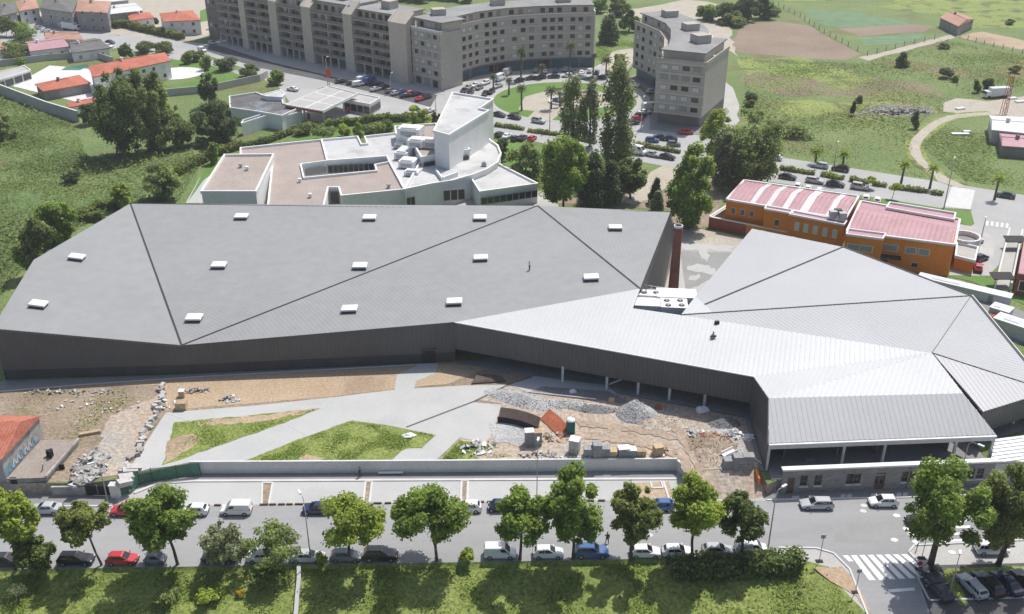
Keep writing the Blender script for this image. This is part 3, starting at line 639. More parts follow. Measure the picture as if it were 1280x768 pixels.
for t, w, z0, z1, k in ops:
    if k == 'w':
        m = MB(); fquad(m, t-w/2, t+w/2, z0, z1, -0.2); wi = m.build('window', 'window_glass', sb)
        m = MB(); 
        for zz in (z0+0.05, (z0+z1)/2, z1-0.05): m.beam(fpt(t-w/2,-0.16)+Vector((0,0,zz)), fpt(t+w/2,-0.16)+Vector((0,0,zz)), 0.05, 0.07)
        for tt in (t-w/2+0.04, t, t+w/2-0.04): m.beam(fpt(tt,-0.17)+Vector((0,0,z0)), fpt(tt,-0.17)+Vector((0,0,z1)), 0.05, 0.06)
        m.build('frame', 'wood_brown', wi)
        m = MB(); m.beam(fpt(t-w/2-0.1,0.06)+Vector((0,0,z0-0.07)), fpt(t+w/2+0.1,0.06)+Vector((0,0,z0-0.07)), 0.3, 0.12); m.build('sill', 'paint_white', wi)
    else:
        m = MB(); fquad(m, t-w/2, t+w/2, z0, z1, -0.2); di = m.build('door', 'wood_brown', sb)
        if k == 'door':
            for s_ in (-0.36, 0.36):
                m = MB(); fquad(m, t+s_-0.2, t+s_+0.2, 1.0, 2.3, -0.18); m.build('pane', 'white_metal' if False else 'window_glass', di)
            m = MB(); m.beam(fpt(t-w/2,-0.15)+Vector((0,0,2.5)), fpt(t+w/2,-0.15)+Vector((0,0,2.5)), 0.06, 0.1); m.build('transom', 'steel_white', di)
# white corrugated low roof to the right of the open bay
a_, b_, c_, d_ = G(1244,549,2.2), G(1330,538,2.4), G(1345,577,1.7), G(1238,577,1.7)
lr = thing('corrugated_lean_to', 'white corrugated low roof beside the open bay at the street corner', 'roof', ((a_.x+d_.x)/2, d_.y, ZS))
ribbed('roof_sheet', [a_, b_, c_, d_], 'white_metal', b_-a_, 0.7, 0.3, 0.14, lr, rib_name='corrugation')
m = MB(); m.prism([a_.to_2d(), b_.to_2d(), (c_+Vector((-0.2,0.2,0))).to_2d(), (d_+Vector((0.2,0.2,0))).to_2d()], ZS, 1.2); m.build('wall', 'concrete_wall', lr)
# ================================================================== vegetation library
pmat('bark', (0.10,0.08,0.062), (0.15,0.125,0.10), s1=1.5, fine=0.3, sf=5, rough=0.95, bump=0.5, bs=6)
pmat('bark_pale', (0.22,0.20,0.17), (0.28,0.26,0.22), s1=1.5, fine=0.3, sf=5, rough=0.95)
leafmat('leaf_plane', (0.260,0.385,0.081), 0.45)
leafmat('leaf_bright', (0.351,0.466,0.088), 0.45)
leafmat('leaf_olive', (0.272,0.338,0.101), 0.45)
leafmat('leaf_dark', (0.176,0.250,0.081), 0.5)
leafmat('leaf_deep', (0.136,0.196,0.084), 0.5)
leafmat('leaf_poplar', (0.27,0.34,0.15), 0.5)
leafmat('leaf_silver', (0.295,0.358,0.209), 0.5)
leafmat('leaf_willow', (0.281,0.378,0.135), 0.45)
leafmat('leaf_scrub', (0.260,0.338,0.121), 0.5)
leafmat('leaf_hedge', (0.225,0.297,0.081), 0.5)
leafmat('leaf_palm', (0.168,0.216,0.108), 0.5)
leafmat('blade', (0.265,0.385,0.090), 0.5)
leafmat('blade_dry', (0.477,0.405,0.176), 0.4)
leafmat('field_leaf', (0.207,0.303,0.110), 0.3)
leafmat('field_blade', (0.240,0.330,0.100), 0.3)
leafmat('flower_yellow', (0.624,0.513,0.068), 0.3)
def leaves_mesh(name, C, Nrm, size, rnd, mat, aspect=0.62, parent=None, off=(0,0,0), rs=None):
    """C: n x 3 centres, Nrm: n x 3 normals, size: n -> quads (diamond-ish leaf clumps)"""
    n = len(C); rs = rs or np.random.RandomState(1)
    Nrm = Nrm/np.maximum(1e-6, np.linalg.norm(Nrm, axis=1))[:, None]
    t = rs.normal(size=(n, 3)); a = np.cross(Nrm, t); a /= np.maximum(1e-6, np.linalg.norm(a, axis=1))[:, None]
    b = np.cross(Nrm, a); s = size[:, None]
    bend = Nrm*s*0.18
    V = np.stack([C - a*s - bend, C - b*s*aspect + bend, C + a*s - bend, C + b*s*aspect + bend], axis=1).reshape(-1, 3) - np.array(off)
    me = bpy.data.meshes.new(name); me.vertices.add(4*n); me.loops.add(4*n); me.polygons.add(n)
    me.vertices.foreach_set('co', V.astype(np.float32).ravel())
    me.loops.foreach_set('vertex_index', np.arange(4*n, dtype=np.int32))
    me.polygons.foreach_set('loop_start', np.arange(0, 4*n, 4, dtype=np.int32))
    try: me.polygons.foreach_set('loop_total', np.full(n, 4, dtype=np.int32))
    except Exception: pass
    at = me.attributes.new('rnd', 'FLOAT', 'FACE'); at.data.foreach_set('value', np.clip(rnd, 0, 1).astype(np.float32))
    me.materials.append(MATS[mat] if isinstance(mat, str) else mat); me.update(calc_edges=True)
    o = bpy.data.objects.new(name, me); COL.objects.link(o)
    if parent is not None: o.parent = parent
    return o
def blob_leaves(rs, lobes, n, lsize, hollow=0.55, up=0.5):
    """spread leaves through ellipsoid lobes (cx,cy,cz,rx,ry,rz)"""
    L = np.array(lobes); vol = (L[:,3]*L[:,4]*L[:,5])**(2/3); pr = vol/vol.sum()
    k = rs.choice(len(L), size=n, p=pr); d = rs.normal(size=(n,3)); d /= np.linalg.norm(d, axis=1)[:,None]
    r = hollow + (1-hollow)*rs.rand(n)**0.7; r *= 1 + 0.12*rs.normal(size=n)
    C = L[k,:3] + d*L[k,3:6]*r[:,None]
    N = d*0.9 + rs.normal(size=(n,3))*0.6; N[:,2] += up
    tone = rs.rand(len(L))*0.5 + 0.25
    rnd = tone[k] + rs.normal(size=n)*0.2
    return C, N, lsize*(0.6+0.8*rs.rand(n)), rnd
def crown_lobes(rng, c, rx, ry, rz, n=16, lob=0.42, shape='round'):
    """sub-lobes filling an ellipsoid-like crown, with an uneven outline"""
    out = []
    for i in range(n):
        while True:
            v = Vector((rng.uniform(-1,1), rng.uniform(-1,1), rng.uniform(-1,1)))
            if 0.15 < v.length < 1: break
        v = v.normalized()*(v.length**0.6)
        if shape == 'round' and i < n//5: v = v.normalized()*rng.uniform(0.05, 0.45)
        if shape == 'cone':
            zz = rng.uniform(-1, 1)**1; wd = 1 - (zz+1)/2*0.85; ang = rng.uniform(0, 6.283); rr = wd*rng.uniform(0.3,1)**0.5
            v = Vector((math.cos(ang)*rr, math.sin(ang)*rr, zz)); k = lob*(0.55+0.55*wd)
        elif shape == 'column':
            zz = rng.uniform(-1, 1); wd = math.sqrt(max(0.05, 1-abs(zz)**2.6)); ang = rng.uniform(0, 6.283); rr = wd*rng.uniform(0.2,1)**0.5
            v = Vector((math.cos(ang)*rr, math.sin(ang)*rr, zz)); k = lob*rng.uniform(0.7,1.2)
        else:
            k = lob*rng.uniform(0.6, 1.3); v = v*(1 + 0.28*mnoise.noise(v*1.6 + Vector((c[0], c[1], 0.0))))
            if i % 6 == 5: v = v.normalized()*rng.uniform(0.93, 1.02); k *= 0.7
        f = 1 - k*0.6
        if shape == 'column': out.append((c[0]+v.x*rx*f, c[1]+v.y*ry*f, c[2]+v.z*rz*0.93, rx*k, ry*k, min(rz*0.3, rx*k*1.9)))
        else: out.append((c[0]+v.x*rx*f, c[1]+v.y*ry*f, c[2]+v.z*rz*f, rx*k, ry*k, rz*k*0.85))
    return out
def tree_w(name, label, cat, base, c, rx, ry, rz, leaf, nleaf, lsize, seed, group=None, lob=0.42, nl=16, trunk_r=0.18, bark='bark', shape='round', hollow=0.5, lean=None, up=0.5, limbs=True):
    rng = random.Random(seed); rs = np.random.RandomState(seed)
    base = Vector(base); t = thing(name, label, cat, base, group=group)
    lobes = crown_lobes(rng, c, rx, ry, rz, nl, lob, shape)
    C, N, S, rd = blob_leaves(rs, lobes, nleaf, lsize, hollow, up)
    keep = C[:,2] > base.z + 0.05; C, N, S, rd = C[keep], N[keep], S[keep], rd[keep]
    leaves_mesh('crown', C, N, S, rd, leaf, parent=t, off=base, rs=rs)
    m = MB(); cc = Vector(c); h = cc.z - base.z; fork = base.lerp(cc, 0.62) if shape == 'round' else base.lerp(Vector((cc.x, cc.y, cc.z+rz*0.75)), 1)
    kn = base.lerp(fork, 0.5) + Vector((rng.uniform(-.2,.2), rng.uniform(-.2,.2), 0))
    m.tube([base - Vector((0,0,0.1)), base + Vector((0,0,0.25)), kn, fork], [trunk_r*1.5, trunk_r*1.05, trunk_r*0.9, trunk_r*(0.75 if shape=='round' else 0.25)], 7)
    if limbs:
        for lb in lobes[:8]:
            e = Vector(lb[:3]); s0 = fork if shape == 'round' else base.lerp(fork, rng.uniform(0.25,0.8))
            if shape != 'round' and e.z < s0.z: s0 = base.lerp(fork, max(0.1, (e.z-base.z)/(fork.z-base.z)*0.7))
            md = s0.lerp(e, 0.5) + Vector((0,0,0.15*h*rng.uniform(0,0.5)))
            m.tube([s0, md, e], [trunk_r*0.5, trunk_r*0.3, trunk_r*0.1], 5)
    m.build('trunk', bark, t, smooth=True)
    return t
def tree_px(name, label, cat, bx, by, xl, xr, yt, yb, leaf, nleaf, lsize, seed, zg=0.0, **kw):
    """crown outline in photo pixels -> a tree standing at ground pixel (bx, by)"""
    base = G(bx, by, zg)
    yc_, xc_ = (yt+yb)/2, (xl+xr)/2
    c = atY(xc_, yc_, base.y); k = mpp(c)
    rx = (xr-xl)/2*k; ry = rx; a = (yb-yt)/2*k
    dep = math.atan2(CAMH-c.z, c.y)
    q = a*a - (ry*math.sin(dep))**2
    rz = math.sqrt(q)/math.cos(dep) if q > (0.5*rx*math.cos(dep))**2 else 0.55*rx
    if c.z - rz < zg + 0.2 and kw.get('shape') is None: c.z = max(c.z, zg + rz*0.9)
    return tree_w(name, label, cat, base, (c.x, c.y, c.z), rx, ry, rz, leaf, nleaf, lsize, seed, **kw)
def palm_px(label, bx, by, yt, wpx, seed, group, leaf='leaf_palm', zg=0.0, name='palm_tree'):
    rng = random.Random(seed); b = G(bx, by, zg); zt = hgt(b, yt); k = mpp(b); r = wpx*k/2
    t = thing(name, label, 'palm tree', b, group=group)
    top_ = Vector((b.x+rng.uniform(-.3,.3), b.y, zt - r*0.75))
    m = MB(); m.tube([b, b.lerp(top_, 0.5), top_], [0.34, 0.26, 0.24], 7); m.build('trunk', 'bark', t, smooth=True)
    rs = np.random.RandomState(seed); Cs = []; Ns = []; Ss = []
    nf = 34
    for i in range(nf):
        az = 2.4*i; el0 = 1.25 - 1.75*(i/nf); L_ = r*rng.uniform(0.9,1.12); p = np.array(top_); d = np.array([math.cos(az)*math.cos(el0), math.sin(az)*math.cos(el0), math.sin(el0)])
        for s_ in range(9):
            p = p + d*L_/9; d = d + np.array([0,0,-0.11]); d /= np.linalg.norm(d)
            sd = np.cross(d, [0,0,1]); sd /= max(1e-5, np.linalg.norm(sd))
            for sg in (-1, 1):
                Cs.append(p + sd*sg*r*0.09); Ns.append(np.array([0,0,1]) + sd*sg*0.7 + rs.normal(size=3)*0.25); Ss.append(r*0.13)
    leaves_mesh('crown', np.array(Cs), np.array(Ns), np.array(Ss), rs.rand(len(Cs)), leaf, parent=t, off=b, rs=rs)
    return t
def hedge_w(name, label, pts, w, h, leaf, seed, dens=26, lsize=0.28, group=None, rough=0.14, cat='hedge'):
    """clipped hedge along a world polyline"""
    rs = np.random.RandomState(seed); pts = [Vector(p) for p in pts]
    base = ctr(pts); t = thing(name, label, cat, base, group=group)
    Cs = []; Ns = []; core = MB()
    for a, b in zip(pts, pts[1:]):
        d = b-a; L_ = d.length; d.normalize(); r = Vector((d.y, -d.x, 0)); n = int(L_*(2*h+w)*dens)
        u = rs.rand(n)*L_; s = rs.rand(n)*(2*h+w)
        P = np.zeros((n,3)); Nn = np.zeros((n,3)); A = np.array(a); D = np.array(d); Rr = np.array(r)
        k0 = s < h; k1 = (s >= h) & (s < h+w); k2 = s >= h+w
        side = np.where(k0, -w/2, np.where(k1, s-h-w/2, w/2)); z = np.where(k0, s, np.where(k1, h, 2*h+w-s))
        lump = 1 + 0.14*np.sin(u*0.9 + seed) + 0.1*np.sin(u*2.3)
        P = A + D*u[:,None] + Rr*side[:,None] + rs.normal(size=(n,3))*rough; P[:,2] = A[2] + (P[:,2]-A[2]) + z*lump
        Nn += Rr*np.where(k0, -1, np.where(k2, 1, 0))[:,None]; Nn[:,2] += np.where(k1, 1, 0.35); Nn += rs.normal(size=(n,3))*0.5
        Cs.append(P); Ns.append(Nn)
        core.beam(a+Vector((0,0,h*0.42)), b+Vector((0,0,h*0.42)), w*0.75, h*0.8)
    C = np.concatenate(Cs); N = np.concatenate(Ns)
    leaves_mesh('foliage', C, N, lsize*(0.6+0.8*rs.rand(len(C))), rs.rand(len(C)), leaf, parent=t, off=base, rs=rs)
    core.build('stems', 'bark', t)
    return t
def bush_px(label, bx, by, xl, xr, yt, yb, leaf, n, ls, seed, zg=0.0, group=None, name='bush', cat='bush', lob=0.5, nl=9):
    return tree_px(name, label, cat, bx, by, xl, xr, yt, yb, leaf, n, ls, seed, zg=zg, group=group, lob=lob, nl=nl, trunk_r=0.1, hollow=0.45)
def in_poly(P, poly):
    x, y = P[:,0], P[:,1]; c = np.zeros(len(P), bool); n = len(poly)
    for i in range(n):
        x1, y1 = poly[i][0], poly[i][1]; x2, y2 = poly[i-1][0], poly[i-1][1]
        k = ((y1 > y) != (y2 > y)); c ^= k & (x < (x2-x1)*(y-y1)/(y2-y1+1e-12)+x1)
    return c
def scatter(name, label, poly_px, n, lsize, h, leaf, seed, zg=0.0, zf=None, clump=0, up=0.2, cat='grass', avoid=()):
    """leafy ground cover spread over a pixel polygon (uncountable: one object)"""
    rs = np.random.RandomState(seed); poly = [G(x, y, zg) for x, y in poly_px]
    xs = [p.x for p in poly]; ys = [p.y for p in poly]
    P = np.stack([rs.uniform(min(xs), max(xs), n*3), rs.uniform(min(ys), max(ys), n*3)], 1)
    P = P[in_poly(P, [(p.x, p.y) for p in poly])][:n]
    for av in avoid: P = P[~in_poly(P, [(q.x, q.y) for q in [G(x, y, zg) for x, y in av]])]
    if clump:
        f = np.array([mnoise.noise(Vector((p[0]*clump, p[1]*clump, seed*1.7))) for p in P]); keep = rs.rand(len(P)) < np.clip(0.5+f*1.6, 0.02, 1); P = P[keep]; hf = np.clip(0.6+f[keep]*1.4, 0.25, 1.7)
    else: hf = np.ones(len(P))
    z = np.full(len(P), zg) if zf is None else np.array([zf(p[0], p[1]) for p in P])
    C = np.stack([P[:,0], P[:,1], z + rs.rand(len(P))**1.3*h*hf], 1)
    N = rs.normal(size=C.shape)*0.45; N[:,2] += up + 1.0
    o = leaves_mesh(name, C, N, lsize*(0.5+0.9*rs.rand(len(C)))*np.sqrt(hf), rs.rand(len(C))*0.8+0.2*(hf-0.6), leaf, aspect=0.45, rs=rs)
    tag(o, label, cat); return stuff(o)
# ================================================================== street trees along the near road
ST = dict(zg=ZS, trunk_r=0.2, lob=0.29, nl=38, hollow=0.2)
GS = 'street trees along the bank'
def st(label, bx, by, xl, xr, yt, yb, leaf, n, seed, ls=0.23, **kw):
    d = dict(ST); d.update(kw); return tree_px('street_tree', label, 'tree', bx, by, xl, xr, yt, yb, leaf, int(n*1.45), ls, seed, group=GS, **d)
st('round green street tree behind the low bushy tree at the bank edge', 20,711, -16,42, 608,682, 'leaf_bright', 7000, 1)
st('low bushy dark green tree beside the black estate car', 45,714, 18,66, 664,716, 'leaf_dark', 4500, 2, trunk_r=0.12)
st('olive brown lollipop street tree on a thin curved trunk beside the red hatchback', 127,707, 70,135, 619,681, 'leaf_olive', 6500, 3, trunk_r=0.15)
st('dense dark green street tree beside the tiny two-seat car', 222,706, 159,245, 602,685, 'leaf_plane', 9500, 4)
st('open yellowish green street tree standing over a dark parked hatchback', 437,703, 390,481, 610,687, 'leaf_bright', 6000, 5, hollow=0.25)
st('large round green street tree in the gap between the parked cars', 546,701, 488,584, 598,683, 'leaf_plane', 8500, 6)
st('lopsided street tree with a trailing side branch beside the white box van', 650,699, 614,692, 605,682, 'leaf_plane', 6500, 7)
st('tallest upright street tree between the white hatchback and the blue car', 716,699, 678,757, 582,682, 'leaf_plane', 9500, 8, shape='round', lob=0.27)
st('medium rounded street tree beside the person on the road', 789,700, 759,827, 604,678, 'leaf_olive', 7000, 9)
st('light green full street tree over three white parked hatchbacks', 865,697, 831,906, 592,674, 'leaf_bright', 9000, 10)
st('small dark green street tree nearest the tall street lamp', 927,696, 897,959, 615,678, 'leaf_dark', 6500, 11)
st('broad dense roadside tree on a leaning trunk beside the car park', 1163,707, 1131,1237, 573,688, 'leaf_plane', 15000, 12, trunk_r=0.42, lob=0.26, nl=46)
st('broad bronze green roadside tree behind the row of parked cars', 1248,706, 1228,1310, 572,692, 'leaf_olive', 13000, 13, trunk_r=0.36, lob=0.26, nl=46)
# loose shrubs hanging over the kerb
st('loose pale green shrub in front of the dark parked car', 280,708, 250,312, 648,708, 'leaf_silver', 2600, 14, trunk_r=0.07, hollow=0.1, ls=0.2)
st('sparse yellow green shrub spreading over two pale parked cars', 345,707, 303,382, 652,708, 'leaf_willow', 3000, 15, trunk_r=0.07, hollow=0.1, ls=0.2)
hp = [G(x, y, ZS) for x, y in [(838,707),(900,705),(960,703),(998,701)]]
hedge_w('roadside_hedge', 'thick unclipped green hedge at the bank top below the white parked cars', [Vector((p.x, p.y-0.8, bank_z(p.x, p.y-0.8))) for p in hp], 2.0, 2.0, 'leaf_dark', 16, dens=40, lsize=0.26, rough=0.3)
# grass and weeds on the bank, spiky plant, broom
bankpx = [(-40,716),(375,709),(700,703.5),(990,698),(1030,712),(1050,738),(1090,790),(-40,790)]
scatter('bank_grass', 'long rough green grass covering the bank below the street', bankpx, 60000, 0.14, 0.16, 'blade', 40, ZS, bank_z, clump=0.22, up=0.1)
scatter('bank_weeds', 'taller leafy weeds on the bank below the street', bankpx, 4500, 0.2, 0.35, 'leaf_scrub', 41, ZS, bank_z, clump=0.13)
def ground_at(px, py):
    z = ZS-2
    for _ in range(12):
        p = G(px, py, z); z = bank_z(p.x, p.y)
    return G(px, py, z)
def spiky(px, py, r, seed):
    p = ground_at(px, py); rs = np.random.RandomState(seed); t = thing('spiky_plant', 'pale spiky rosette plant growing alone on the grass bank', 'plant', p)
    Cs = []; Ns = []
    for i in range(70):
        az = rs.rand()*6.283; el = rs.uniform(0.15,1.4); d = np.array([math.cos(az)*math.cos(el), math.sin(az)*math.cos(el), math.sin(el)])
        for s_ in (0.35, 0.6, 0.85): Cs.append(np.array(p)+np.array([0,0,1.2])+d*r*s_); Ns.append(np.cross(d, rs.normal(size=3)))
    leaves_mesh('leaf_rosette', np.array(Cs), np.array(Ns), np.full(len(Cs), r*0.2), rs.rand(len(Cs)), 'leaf_silver', aspect=0.2, parent=t, off=p, rs=rs)
    m = MB(); m.tube([p-Vector((0,0,0.2)), p+Vector((0,0,1.3))], [0.2,0.16], 7); m.build('stem', 'bark', t)
spiky(24,752, 1.4, 5)
for k, (x, y, w, h, lf, lb) in enumerate([(300,744,12,9,'flower_yellow','low yellow flowering broom bush on the grass bank'),(262,752,34,22,'leaf_bright','bright green leafy shrub beside the yellow broom on the bank'),(330,735,44,26,'leaf_dark','dark green shrub tangled below the kerb near the white channel'),(210,752,36,18,'leaf_scrub','low grey green shrub on the open part of the bank'),(402,706,16,16,'leaf_bright','young bright shrub sprouting at the kerb between parked cars'),(585,703,22,18,'leaf_bright','young bright sapling at the kerb left of the white box van')]):
    z0 = ground_at(x, y).z
    bush_px(lb, x, y, x-w/2, x+w/2, y-h, y+2, lf, 700 if w > 15 else 200, 0.2, 60+k, zg=z0)
# white channel wall down the bank
m = MB()
cpx = [(374,709),(374,728),(372,748),(370,775),(366,800)]
pts = [ground_at(x, y) for x, y in cpx]
for a, b in zip(pts, pts[1:]): m.beam(a+Vector((0,0,0.25)), b+Vector((0,0,0.25)), 0.5, 0.7)
tag(m.build('channel_wall', 'concrete', origin=pts[0]), 'narrow white concrete channel wall running down the grass bank', 'wall')
# rough grass on the lawns of the site
scatter('lawn_grass', 'bright green grass and weeds on the plaza mound', [(308,576),(380,548),(440,527),(480,532.5),(543,544.5),(526,559.5),(504,560.5),(489,574),(487,576)], 12000, 0.15, 0.2, 'blade', 43, 0.07, clump=0.3)
scatter('lawn_grass', 'short green grass on the plaza triangle lawn', [(219,530),(320,520),(396,512),(356,527),(240,568.5),(204,580)], 6000, 0.12, 0.12, 'blade', 44, 0.07, clump=0.25)
scatter('corner_weeds', 'mixed weeds in the corner behind the retaining wall', [(553,575),(575,551),(600,558),(625,562),(648,571)], 3000, 0.15, 0.2, 'blade', 45, 0.07, clump=0.3)
scatter('yard_weeds', 'patchy low weeds in the demolition yard', [(0,495),(110,487),(200,484),(130,520),(95,560),(60,540),(0,520)], 2500, 0.15, 0.15, 'blade', 46, 0.02, clump=0.12)
# ================================================================== cars
def paint(name, c, rough=0.28):
    m = pmat(name, c, fine=0, rough=rough, spec=0.5)
    b = m.node_tree.nodes['Principled BSDF']; b.inputs['Coat Weight'].default_value = 0.6; b.inputs['Coat Roughness'].default_value = 0.08
    return m
CARC = {'white': (0.74,0.74,0.73), 'silver': (0.46,0.48,0.49), 'grey': (0.20,0.21,0.22), 'black': (0.018,0.019,0.021), 'dark': (0.035,0.04,0.045), 'red': (0.50,0.03,0.035), 'blue': (0.05,0.12,0.30), 'navy': (0.02,0.03,0.08), 'darkgreen': (0.02,0.05,0.04), 'beige': (0.55,0.50,0.42)}
for k, c in CARC.items(): paint('paint_'+k, c)
pmat('car_glass', (0.012,0.016,0.02), fine=0, rough=0.05, spec=0.8)
pmat('tyre', (0.012,0.012,0.012), fine=0, rough=0.9)
pmat('rim', (0.38,0.38,0.39), fine=0, rough=0.4, metal=0.6)
pmat('trim_black', (0.02,0.02,0.021), fine=0, rough=0.7)
pmat('lamp_clear', (0.75,0.76,0.78), fine=0, rough=0.15, spec=0.7)
pmat('lamp_red', (0.42,0.02,0.02), fine=0, rough=0.2, spec=0.6)
KIND = {   # L, W, H, belt, bonnet nose z, cabin x: base front, roof front, roof rear, base rear ; deck height ; wheel r
 'hatch': (3.95,1.70,1.46,0.93,0.74, 1.00,0.22,-1.42,-1.86, 0.95,0.31,'full'),
 'sedan': (4.45,1.74,1.42,0.93,0.74, 1.02,0.22,-1.05,-1.62, 0.98,0.32,'full'),
 'estate':(4.50,1.75,1.47,0.94,0.75, 1.05,0.28,-1.80,-2.16, 0.96,0.32,'full'),
 'suv':   (4.45,1.84,1.70,1.08,0.92, 1.05,0.35,-1.68,-2.10, 1.10,0.36,'full'),
 'mini':  (2.65,1.56,1.52,0.95,0.82, 0.92,0.42,-0.85,-1.22, 0.97,0.30,'two'),
 'van':   (4.20,1.76,1.83,1.05,0.80, 1.35,0.66,-1.95,-2.06, 1.06,0.33,'panel'),
 'bigvan':(5.20,2.00,2.45,1.35,1.05, 2.10,1.45,-2.45,-2.56, 1.37,0.36,'panel'),
 'mpv':   (4.30,1.78,1.66,1.0,0.85, 1.30,0.45,-1.75,-2.08, 1.02,0.33,'full')}
_proto = {}
def loft(m, rings):
    n = len(rings[0]); k = len(m.v); vs = [p for r in rings for p in r]; fs = []
    for i in range(len(rings)-1):
        for j in range(n): fs.append((i*n+j, i*n+(j+1) % n, (i+1)*n+(j+1) % n, (i+1)*n+j))
    fs += [tuple(range(n-1,-1,-1)), tuple(range((len(rings)-1)*n, len(rings)*n))]
    m.add(vs, fs)
def make_car(kind, colour, label):
    L, W, H, B, nz, xa, xb, xc, xd, dz, wr, glaz = KIND[kind]; w = W/2
    t = thing('car' if 'van' not in kind else 'delivery_van', label, 'van' if 'van' in kind else 'car')
    z0 = 0.22
    prof = [(-L/2, 0.78*dz, 0.84), (-L/2+0.12, dz-0.06, 0.93), (-L/2+0.45, dz, 0.985), (xd+0.25, dz+0.0, 1.0), (0.0, B, 1.0), (xa-0.05, B-0.01, 0.995), (L/2-0.55, nz+0.06, 0.97), (L/2-0.16, nz-0.04, 0.91), (L/2, nz-0.2, 0.80)]
    prof = [p for i, p in enumerate(prof) if i == 0 or p[0] > prof[i-1][0] + 0.02 or i > 3]
    prof = sorted(prof)
    rings = []
    for x, zt, f in prof:
        ww = w*f; e = 0.06 if abs(x) > L/2-0.2 else 0.0
        h = zt - z0
        half = [(ww*0.90, z0+e), (ww*0.985, z0+0.12+e), (ww, z0+h*0.55), (ww*0.965, z0+h*0.86), (ww*0.86, zt)]
        rings.append([(x, y, z) for y, z in half] + [(x, -y, z) for y, z in half[::-1]])
    m = MB(); loft(m, rings)
    # cabin: belt ring -> shoulder ring -> roof ring
    rw = w*(0.74 if glaz == 'full' else 0.80 if glaz == 'two' else 0.90)
    bw = w*0.93
    lo_ = [(xa, bw*0.86, B-0.04), (xa, -bw*0.86, B-0.04), (xd, -bw*0.92, dz-0.04), (xd, bw*0.92, dz-0.04)]
    hi_ = [(xb, rw*0.95, H-0.09), (xb, -rw*0.95, H-0.09), (xc, -rw*0.93, H-0.10), (xc, rw*0.93, H-0.10)]
    tp = [(xb-0.18, rw*0.78, H-0.01), (xb-0.18, -rw*0.78, H-0.01), (xc+0.16, -rw*0.76, H-0.02), (xc+0.16, rw*0.76, H-0.02)]
    m.add(lo_+hi_+tp, [(0,1,5,4),(1,2,6,5),(2,3,7,6),(3,0,4,7),(4,5,9,8),(5,6,10,9),(6,7,11,10),(7,4,8,11),(8,9,10,11)])
    body = m.build('body', 'paint_'+colour, t, local=True)
    def win(name, q, s0, s1, t0, t1, mat='car_glass', out=0.014):
        q = [Vector(p) for p in q]; n = (q[1]-q[0]).cross(q[3]-q[0]).normalized(); c = sum(q, Vector())/4
        if n.dot(c - Vector((-.3, 0, 0.8))) < 0: n = -n
        f = lambda u, v: (q[0].lerp(q[1], u)).lerp(q[3].lerp(q[2], u), v) + n*out
        b = MB(); b.poly([f(s0,t0), f(s1,t0), f(s1,t1), f(s0,t1)]); return b.build(name, mat, t, local=True)
    win('windscreen', [lo_[1], lo_[0], hi_[0], hi_[1]], 0.06, 0.94, 0.10, 0.96)
    if glaz != 'panel': win('rear_window', [lo_[3], lo_[2], hi_[2], hi_[3]], 0.1, 0.9, 0.28, 0.92)
    for s_ in (0, 1):
        q = [lo_[0], lo_[3], hi_[3], hi_[0]] if s_ == 0 else [lo_[1], lo_[2], hi_[2], hi_[1]]
        if glaz == 'full':
            win('side_window', q, 0.10, 0.47, 0.14, 0.92); win('side_window', q, 0.50, 0.80, 0.14, 0.92)
            if kind in ('estate','suv','mpv'): win('side_window', q, 0.83, 0.97, 0.2, 0.9)
        elif glaz == 'two': win('side_window', q, 0.12, 0.62, 0.14, 0.9)
        else: win('side_window', q, 0.07, 0.30, 0.16, 0.86)
    for sx in (-1, 1):
        for sy in (-1, 1):
            x = sx*L*0.305 + (0.04 if sx > 0 else -0.02); y = sy*(w-0.10)
            b = MB(); b.cyl((x, y-0.115*1, wr), (x, y+0.115, wr), wr, wr, 14); wh = b.build('wheel', 'tyre', t, local=True)
            b = MB(); b.cyl((x, y+sy*0.10, wr), (x, y+sy*0.122, wr), wr*0.66, wr*0.60, 12); b.build('rim', 'rim', wh, local=True)
    for sy in (-1, 1):
        b = MB(); b.box((L/2-0.13, sy*w*0.62, nz-0.14), (0.16, w*0.34, 0.15), sy*-0.25); b.build('headlight', 'lamp_clear', t, local=True)
        zl = dz-0.2 if glaz != 'panel' else dz-0.1
        b = MB(); b.box((-L/2+0.07, sy*w*0.74, zl), (0.14, 0.17, 0.26 if glaz != 'panel' else 0.5)); b.build('tail_light', 'lamp_red', t, local=True)
        b = MB(); b.box((xa-0.28, sy*(w+0.07), B+0.06), (0.12, 0.2, 0.14)); b.build('mirror', 'paint_'+colour if kind != 'van' else 'trim_black', t, local=True)
    b = MB(); b.box((L/2-0.06, 0, 0.36), (0.16, W*0.80, 0.17)); b.build('front_bumper', 'trim_black', t, local=True)
    b = MB(); b.box((-L/2+0.05, 0, 0.38), (0.16, W*0.82, 0.17)); b.build('rear_bumper', 'trim_black', t, local=True)
    return t
NCAR = 0
def car_px(kind, colour, px, py, hd, label, zg=ZS, group=None, lift=0.03):
    global NCAR
    p = G(px, py, zg); key = (kind, colour)
    if key not in _proto: t = make_car(kind, colour, label); _proto[key] = t
    else: t = copy_tree(_proto[key])
    for k in ('label', 'category', 'group'):
        if k in t: del t[k]
    tag(t, label, 'van' if 'van' in kind else 'car', group)
    t.location = (p.x, p.y, zg + lift); t.rotation_euler = (0, 0, R(hd)); NCAR += 1
    return t
GP = 'cars parked along the near street'
